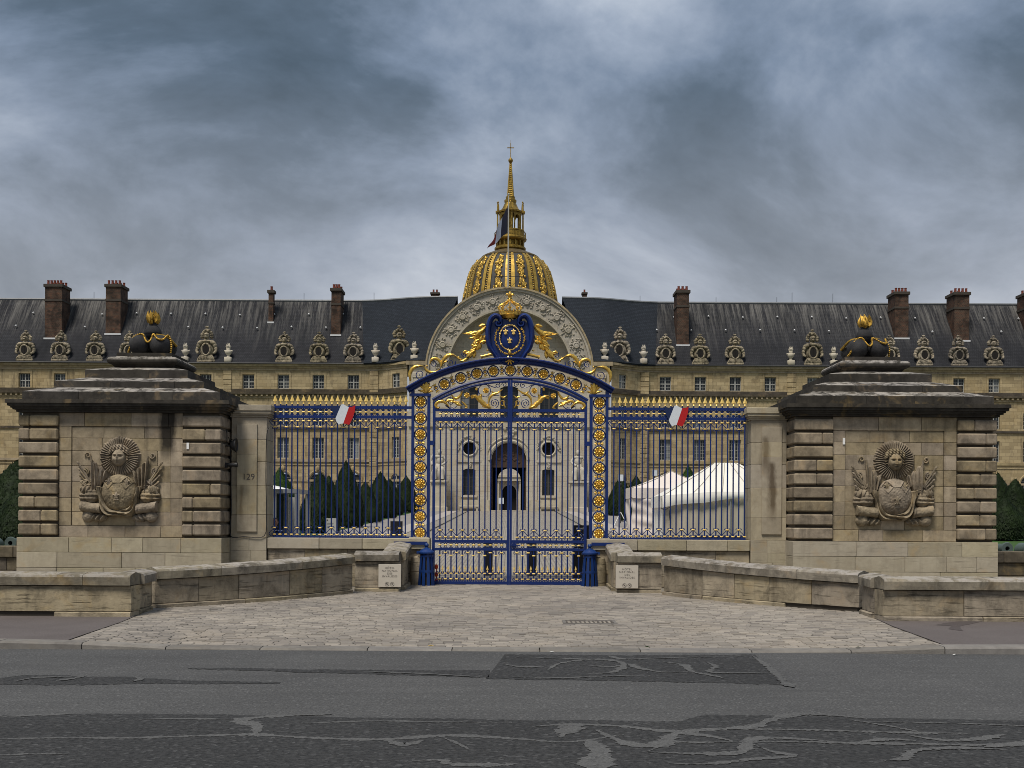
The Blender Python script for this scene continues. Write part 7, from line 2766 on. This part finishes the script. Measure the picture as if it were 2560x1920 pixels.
# ================================================================ guard booth, officer and signs
zb = cz(45)
bt = thing('guard_booth', 'glazed guard booth with a shallow white roof behind the left railings', 'booth', (-10.1, 46, zb))
x0, x1, y0, y1 = -11.6, -8.62, 45.0, 47.4
ztb = W(720, 1223, 45)[1]
fm = MB()
for xx in (x0, -9.55, x1):
    for yy in (y0, y1):
        fm.box(xx - .09, xx + .09, yy - .06, yy + .06, zb, ztb)
fm.box(x0, x1, y0 - .07, y0 + .07, ztb - .16, ztb + .001).box(x0, x1, y1 - .07, y1 + .07, ztb - .16, ztb + .001).box(x0, x1, y0 - .06, y0 + .06, zb - .05, zb + .12)
fm.box(x1 - .08, x1 + .08, y0 + .061, y1 - .061, ztb - .16, ztb)
obj('frame', fm, 'steel', bt)
for a, b in ((x0 + .09, -9.64),):
    obj('pane', MB().box(a, b, y0 - .01, y0 + .01, zb + .12, ztb - .16), 'boothglass', bt)
obj('pane', MB().box(x0 + .09, -9.64, y1 - .01, y1 + .01, zb + .12, ztb - .16), 'boothglass', bt)
rf_ = MB()
rf_.add([(x0 - .2, y0 - .25, ztb + .0), (-9.2, y0 - .25, ztb), (-9.2, y1 + .25, ztb), (x0 - .2, y1 + .25, ztb), ((x0 - 9.9) / 2, 46.2, ztb + .42)], [(3, 2, 1, 0), (0, 1, 4), (1, 2, 4), (2, 3, 4), (3, 0, 4)])
obj('roof', rf_, 'white', bt)
obj('inner_post', MB().box(-9.25, -8.95, 46.4, 46.6, zb, ztb - .3), 'winframe', bt)

# officer: head and shoulders show above the dwarf wall
hx, hy = W(688, 1320, 33.4)[0], 33.4
gz_ = cz(hy)
Hh = 1.74
per = thing('person', 'short-haired person in dark navy uniform standing behind the left railings', 'person', (hx, hy, gz_))
vsk = {'pel': (0, 0, .95, .15), 'abd': (0, 0, 1.12, .145), 'che': (0, -.01, 1.32, .165), 'nec0': (0, 0, 1.47, .075), 'nec': (0, -.01, 1.52, .06),
       'shL': (-.17, 0, 1.42, .075), 'shR': (.17, 0, 1.42, .075), 'elL': (-.25, -.02, 1.14, .052), 'elR': (.25, -.02, 1.14, .052), 'haL': (-.16, -.22, 1.02, .036), 'haR': (.16, -.22, 1.02, .036),
       'hiL': (-.09, 0, .90, .10), 'hiR': (.09, 0, .90, .10), 'knL': (-.10, -.02, .50, .072), 'knR': (.10, -.02, .50, .072), 'anL': (-.11, .02, .09, .05), 'anR': (.11, .02, .09, .05), 'toL': (-.12, -.15, .04, .045), 'toR': (.12, -.15, .04, .045)}
ks = list(vsk)
ed = [('pel', 'abd'), ('abd', 'che'), ('che', 'nec0'), ('nec0', 'nec'), ('che', 'shL'), ('che', 'shR'), ('shL', 'elL'), ('shR', 'elR'), ('elL', 'haL'), ('elR', 'haR'), ('pel', 'hiL'), ('pel', 'hiR'), ('hiL', 'knL'), ('hiR', 'knR'), ('knL', 'anL'), ('knR', 'anR'), ('anL', 'toL'), ('anR', 'toR')]
me = bpy.data.meshes.new('body')
me.from_pydata([vsk[k][:3] for k in ks], [(ks.index(a), ks.index(b)) for a, b in ed], [])
body = bpy.data.objects.new('body', me)
col.objects.link(body)
body.location = (hx, hy, gz_)
body.parent = per
body.matrix_parent_inverse = Matrix.Translation(-Vector((hx, hy, gz_)))
md = body.modifiers.new('skin', 'SKIN')
for i, k in enumerate(ks):
    me.skin_vertices[0].data[i].radius = (vsk[k][3], vsk[k][3] * .85)
    me.skin_vertices[0].data[i].use_root = (k == 'pel')
sb_ = body.modifiers.new('subsurf', 'SUBSURF')
sb_.levels = sb_.render_levels = 2
me.materials.append(M['cloth'])
hd = MB().ell((hx, hy, gz_ + 1.62), (.077, .097, .117), seg=20, rings=14)
hd.ell((hx, hy - .095, gz_ + 1.61), (.016, .024, .026), seg=8, rings=6).ell((hx, hy - .085, gz_ + 1.565), (.028, .014, .010), seg=8, rings=5).ell((hx, hy - .07, gz_ + 1.53), (.035, .03, .025), seg=8, rings=5)
for q in (-1, 1):
    hd.ell((hx + q * .08, hy + .005, gz_ + 1.615), (.012, .022, .032), seg=8, rings=6)
    hd.ell((hx + q * .033, hy - .085, gz_ + 1.64), (.018, .012, .008), seg=7, rings=4)
    for f_ in range(4):        # fingers of the folded hands
        hd.tube(curve([(hx + q * .15, hy - .24, gz_ + 1.01 - .016 * f_), (hx + q * .10, hy - .28, gz_ + 1.0 - .016 * f_), (hx + q * .05, hy - .275, gz_ + .985 - .014 * f_)], 6), .0095, 6)
    hd.tube([(hx + q * .14, hy - .24, gz_ + 1.03), (hx + q * .10, hy - .255, gz_ + 1.055)], .010, 6)
    hd.ell((hx + q * .155, hy - .225, gz_ + 1.0), (.03, .04, .042), seg=8, rings=6)
hd.lathe([(.055, 1.46), (.052, 1.55)], 12, (hx, hy, gz_))
obj('head', hd, 'skin', per, smooth=70)
hr = MB().ell((hx, hy + .015, gz_ + 1.655), (.083, .098, .100), seg=16, rings=10)
hr.v = [v for v in hr.v]
hr.f = [f for f in hr.f if all(hr.v[i][2] > gz_ + 1.63 + (.06 if hr.v[i][1] < hy - .04 else -.03) for i in f)]
obj('hair', hr, 'hair', per, smooth=70)
obj('shoulder_stripe', MB().tube(curve([(hx - .235, hy - .03, gz_ + 1.37), (hx - .12, hy - .145, gz_ + 1.375), (hx + .12, hy - .145, gz_ + 1.375), (hx + .235, hy - .03, gz_ + 1.37)], 16), .014, 5), 'white', per)

# boards and posts behind the railings
X0, z0 = W(827, 1332, 63.6)
s1 = thing('notice_board', 'small pale notice board on the grass in front of the broad yew', 'sign', (X0, 63.6, cz(63.6)))
obj('panel', MB().box(X0 - .30, X0 + .30, 63.6, 63.66, cz(63.6) + .03, cz(63.6) + .92), 'winframe', s1)
obj('emblem', MB().ell((X0 - .2, 63.598, cz(63.6) + .8), (.04, .004, .05)), 'letter', s1)
m = MB()
for i in range(5):
    m.box(X0 - .22, X0 + .15 - .05 * (i % 2), 63.594, 63.599, cz(63.6) + .62 - .08 * i, cz(63.6) + .635 - .08 * i)
tag(obj('print_lines', m, 'letter', s1), kind='stuff')
X0, _ = W(991, 1330, 38)
s2 = thing('black_board', 'plain black upright board behind the left railings next to the gate pillar', 'sign', (X0, 38, cz(38)))
obj('panel', MB().box(X0 - .205, X0 + .205, 38, 38.06, cz(38) + .02, W(991, 1303, 38)[1]), 'black', s2)
obj('foot', MB().box(X0 - .3, X0 + .3, 37.85, 38.25, cz(38) - .02, cz(38) + .02), 'iron', s2)
Ye = 33.2
xa, zt = W(1434, 1313, Ye)
xb, _ = W(1476, 1313, Ye)
s3 = thing('entrance_sign', 'tall black entrance sign with white arrow and lettering inside the right leaf', 'sign', ((xa + xb) / 2, Ye, cz(Ye)))
obj('panel', MB().box(xa, xb, Ye, Ye + .08, cz(Ye), zt), 'black', s3)
for tx, py, size, dx_ in (('Accueil', 1323, .10, .16), ('ENTRÉE', 1367, .105, .02), ('Entrance', 1373, .06, .02)):
    text_obj(tx, size, 'white', s3, (xa + dx_ * .35 + .02, Ye - .002, W(1450, py, Ye)[1]), align='LEFT', scale=(.8, .9, 1))
ax_, az_ = W(1459, 1345, Ye)
for dxx in (-.10, -.02):
    obj('arrow', MB().tube([(ax_ + dxx, Ye - .004, az_ + .11), (ax_ + dxx + .07, Ye - .004, az_), (ax_ + dxx, Ye - .004, az_ - .11)], .013, 4), 'white', s3)
for i, (px0, px1) in enumerate(((1209, 1232), (1317, 1342))):
    Yb_ = 34.3
    cx, zt = W((px0 + px1) / 2, 1366, Yb_)
    r_ = (px1 - px0) / 2 * Yb_ / F
    b = thing('security_bollard', ('left' if i == 0 else 'right') + ' one of two thick dark bollards just inside the gate', 'bollard', (cx, Yb_, cz(Yb_)), 'security bollards inside the gate')
    obj('post', MB().lathe([(r_, cz(Yb_) - .1), (r_, zt - .03), (r_ * .96, zt)], 24, (cx, Yb_, 0)), 'black', b, smooth=40)
    obj('lens', MB().lathe([(r_ * .9, zt), (r_ * .9, zt + .06)], 20, (cx, Yb_, 0)), 'winframe', b, smooth=40)
    obj('lid', MB().lathe([(r_, zt + .06), (r_, zt + .09), (r_ * .8, zt + .11), (0, zt + .115)], 24, (cx, Yb_, 0)), 'black', b, smooth=40)
cx, _ = W(1091, 1440, 31.6)
om = thing('orange_marker', 'orange plastic marker strip hanging inside the left gate stile', 'marker', (cx, 31.6, cz(31.6)))
obj('strip', MB().tube([(cx, 31.6, cz(31.6)), (cx, 31.6, W(1091, 1412, 31.6)[1])], .018, 6), 'orange', om)
for i, py in enumerate((1417, 1436, 1452)):
    obj('reflector', MB().ell((cx, 31.585, W(1091, py, 31.6)[1]), (.05, .02, .075 if i < 2 else .055), seg=12, rings=8), 'orange', om, smooth=60)
X0, z0 = W(1253, 1252, 131)
s4 = thing('door_notice', 'tiny pale blue notice standing in the palace doorway', 'sign', (X0, 131, cz(131)))
obj('panel', MB().box(X0 - .3, X0 + .3, 131, 131.05, z0 - .35, z0 + .35), 'paleenamel', s4)
obj('post', MB().box(X0 - .04, X0 + .04, 131.05, 131.12, cz(131), z0 + .3), 'steel', s4)

# ================================================================ tents
def cloth_grid(fn, nu, nv):
    vs = [fn(a / nu, b / nv) for a in range(nu + 1) for b in range(nv + 1)]
    fs = [(a * (nv + 1) + b, a * (nv + 1) + b + 1, (a + 1) * (nv + 1) + b + 1, (a + 1) * (nv + 1) + b) for a in range(nu) for b in range(nv)]
    return MB().add(vs, fs)


Yt = 65.0
xa, ze = W(1579, 1222, Yt)
xb, _ = W(1737, 1222, Yt)
cx = (xa + xb) / 2
zp = W(1678, 1178, Yt + 1.8)[1]
D1 = xb - xa
g1 = cz(Yt)
t1 = thing('market_tent', 'pinkish white pyramid tent with scalloped valance behind the right railings', 'tent', (cx, Yt + 2, g1), 'tents in the courtyard')


def pyr(x0, x1, y0, y1, z, zpk, k=8):
    cx_, cy_ = lerp(x0, x1, .63) if False else (x0 + x1) / 2, (y0 + y1) / 2
    m = MB()
    cs = [(x0, y0), (x1, y0), (x1, y1), (x0, y1)]
    for i in range(4):
        a, b = cs[i], cs[(i + 1) % 4]
        def fn(u, v, a=a, b=b):
            ex, ey = lerp(a[0], b[0], u), lerp(a[1], b[1], u)
            sag = -.07 * math.sin(PI * v) * (1 + .4 * math.cos(2 * PI * u)) - .05 * math.sin(u * 13) * v * (1 - v) * 2
            return (lerp(ex, cx_, v), lerp(ey, cy_, v), lerp(z, zpk, v) + sag)
        g = cloth_grid(fn, 10, 8)
        m.add(g.v, g.f)
    return m


xpk = W(1678, 1178, Yt + 1.8)[0]
xb = 2 * xpk - xa
obj('roof', pyr(xa, xb, Yt, Yt + D1, ze + .05, zp), 'canvaspink', t1, smooth=40)
zv = W(1579, 1243, Yt)[1]


def val(u, v):
    x = lerp(xa, xb, u)
    return (x, Yt - .03 - .05 * math.sin(u * 25) * v, lerp(ze + .06, zv - .07 * abs(math.sin(u * 18)) ** .5, v))


obj('valance', cloth_grid(val, 72, 3), 'canvaspink', t1, smooth=50)
obj('valance', cloth_grid(lambda u, v: (xa - .02, lerp(Yt, Yt + D1, u), lerp(ze + .06, zv - .06, v)), 10, 2), 'canvaspink', t1, smooth=50)
obj('side_wall', cloth_grid(lambda u, v: (lerp(xa + .05, xb - .05, u) + .05 * v * math.sin(u * 4), Yt + .06 + .035 * math.sin(v * 13 + u * 9) * math.sin(PI * v) + .03 * math.sin(v * 27 - u * 12), lerp(ze, g1, v)), 40, 30), 'canvaspink', t1, smooth=60)
obj('side_wall', cloth_grid(lambda u, v: (xa + .05 + .06 * math.sin(v * 10 + u * 7), lerp(Yt + .1, Yt + D1, u), lerp(ze, g1, v)), 20, 16), 'canvaspink', t1, smooth=60)
for (ax_, ay_) in ((xa, Yt), (xb, Yt), (xa, Yt + D1), (xb, Yt + D1)):
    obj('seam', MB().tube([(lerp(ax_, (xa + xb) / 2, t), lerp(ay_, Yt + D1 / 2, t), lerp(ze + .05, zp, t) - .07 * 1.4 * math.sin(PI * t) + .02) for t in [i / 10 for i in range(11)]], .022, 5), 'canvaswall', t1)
for xx in (xa + .1, xb - .1):
    for yy in (Yt + .15, Yt + D1 - .1):
        obj('pole', MB().tube([(xx, yy, g1), (xx, yy, ze + .03)], .03, 6), 'steel', t1)

Y2 = 59.0
g2 = cz(Y2)
x2a = W(1656, 1240, Y2)[0]
x2b = x2a + 7.2
zea, zeb = W(1656, 1240, Y2)[1], W(1785, 1230, Y2)[1]
zr = W(1790, 1157, Y2 + 2.2)[1]
xr0 = W(1786, 1157, Y2 + 2.2)[0]
t2 = thing('marquee', 'large cream canvas marquee sagging at its near corner behind the right railings', 'tent', ((x2a + x2b) / 2, Y2 + 2, g2), 'tents in the courtyard')
D2 = 4.4
zed = lambda u: lerp(zea, zeb, min(1, u * 2.6))
rm = MB()
g = cloth_grid(lambda u, v: (lerp(lerp(x2a, x2b, u), lerp(xr0, x2b - 2.8, u), v), lerp(Y2, Y2 + 2.2, v), lerp(zed(u), zr, v) - .06 * math.sin(PI * v) + .03 * math.sin(u * 17 + v * 5) * math.sin(PI * v)), 36, 12)
rm.add(g.v, g.f)
g = cloth_grid(lambda u, v: (lerp(x2a, xr0, v), lerp(lerp(Y2 + D2, Y2, u), Y2 + 2.2, v), lerp(zea, zr, v) - .06 * math.sin(PI * v) + .04 * math.sin(u * 12) * math.sin(PI * v)), 14, 12)
rm.add(g.v, g.f)
g = cloth_grid(lambda u, v: (lerp(lerp(x2a, x2b, u), lerp(xr0, x2b - 2.8, u), v), lerp(Y2 + D2, Y2 + 2.2, v), lerp(zea, zr, v) - .1 * math.sin(PI * v)), 20, 8)
rm.add(g.v, g.f)
g = cloth_grid(lambda u, v: (lerp(x2b, x2b - 2.8, v), lerp(lerp(Y2 + D2, Y2, u), Y2 + 2.2, v), lerp(zeb, zr, v) - .1 * math.sin(PI * v)), 8, 8)
rm.add(g.v, g.f)
obj('roof', rm, 'canvas', t2, smooth=50)
obj('valance', cloth_grid(lambda u, v: (lerp(x2a - .02, x2b, u), Y2 - .10 - .05 * math.sin(v * 3) - .03 * math.sin(u * 23), lerp(zed(u) + .02, zed(u) - lerp(.62, .38, min(1, u * 2)) + .05 * math.sin(u * 14), v)), 48, 8), 'canvas', t2, smooth=60)
obj('valance', cloth_grid(lambda u, v: (x2a - .06, lerp(Y2 - .1, Y2 + D2, u), lerp(zea + .02, zea - .6, v)), 8, 5), 'canvas', t2, smooth=60)
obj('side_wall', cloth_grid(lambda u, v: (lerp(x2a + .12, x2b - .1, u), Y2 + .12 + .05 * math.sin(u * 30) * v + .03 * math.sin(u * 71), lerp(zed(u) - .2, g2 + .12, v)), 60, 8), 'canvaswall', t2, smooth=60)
obj('side_wall', cloth_grid(lambda u, v: (x2a + .1 + .04 * math.sin(u * 25), lerp(Y2 + .15, Y2 + D2 - .1, u), lerp(zea - .2, g2 + .1, v)), 24, 6), 'canvas', t2, smooth=60)
for xx in (x2a + .05, x2b - .05, (x2a + x2b) / 2):
    for yy in (Y2 + .02, Y2 + D2 - .05):
        obj('pole', MB().tube([(xx, yy, g2), (xx, yy, zea - .03)], .035, 6), 'steel', t2)
for u_ in (0.0, .22, .44, .66, .88):
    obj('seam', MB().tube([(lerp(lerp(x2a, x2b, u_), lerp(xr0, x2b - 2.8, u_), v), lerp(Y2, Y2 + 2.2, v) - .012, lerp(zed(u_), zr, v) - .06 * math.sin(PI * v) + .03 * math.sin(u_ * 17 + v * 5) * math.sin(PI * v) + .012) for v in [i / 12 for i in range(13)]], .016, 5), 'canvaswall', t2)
obj('guy_strap', MB().tube(curve([(x2a - .1, Y2 - .15, zea - .62), (x2a + .1, Y2 - .18, zea - .72), (x2a + .38, Y2 - .16, zea - .6), (x2a + .36, Y2 - .14, zea - .9), (x2a + .4, Y2 - .12, g2 + .9)], 20), .025, 5), 'iron', t2)
obj('ground_bar', MB().box(x2a + 1.6, x2b, Y2 - .05, Y2 + .05, g2 + .1, g2 + .22), 'black', t2)

# floodlights on tripods
for (px, pyt, pyb, Yl, lab) in ((1552, 1195, 1313, 79.0, 'floodlight on a pale-legged tripod beside the pink tent'), (1637, 1183, 1290, 84.0, 'second floodlight showing just above the pink tent roof')):
    X0, zt = W(px, pyt, Yl)
    g = cz(Yl)
    l = thing('floodlight', lab, 'floodlight', (X0, Yl, g), 'tripod floodlights')
    obj('mast', MB().tube([(X0, Yl, g + .25), (X0, Yl, zt - .2)], .035, 6).ell((X0, Yl, zt - .5), (.09, .09, .16)), 'iron', l)
    for a in (R(200), R(340), R(90)):
        obj('leg', MB().tube([(X0, Yl, g + 1.05), (X0 + .55 * math.cos(a), Yl + .55 * math.sin(a), g)], .026, 6), 'white', l)
    obj('lamp_head', MB().cbox(X0 - .2, X0 + .2, Yl - .12, Yl + .12, zt - .25, zt + .25, .05), 'steel', l)
    obj('lamp_glass', MB().box(X0 - .16, X0 + .16, Yl - .14, Yl - .122, zt - .2, zt + .2), 'paleenamel', l)

# small litter on the street: a few fallen leaves by the kerb
for i, (px, py, mt) in enumerate(((1077, 1621, 'goldpale'), (1380, 1627, 'white'), (1618, 1624, 'yewlight'), (2146, 1625, 'yewlight'), (2388, 1634, 'white'))):
    X0, Y0 = ground_pt(px, py, .03)
    lf = MB().add([(X0 - .05, Y0, .07), (X0, Y0 - .02, .085), (X0 + .05, Y0, .07), (X0, Y0 + .02, .085)], [(0, 1, 2, 3)])
    lf.v = [(a, b - .0, c - (0 if py < 1626 and mt != 'white' else .062)) for a, b, c in lf.v]
    tag(obj('fallen_leaf' if mt != 'white' else 'paper_scrap', lf, mt), ['curled yellow leaf on the kerb left of the gate axis', 'tiny white paper scrap at the kerb foot below the gate', 'green leaf lying on the kerb right of centre', 'green leaf on the kerb toward the right footway', 'white paper scrap in the gutter at the far right'][i], 'leaf' if mt != 'white' else 'litter')

for e in WORLD:
    if '_world' in e:
        del e['_world']
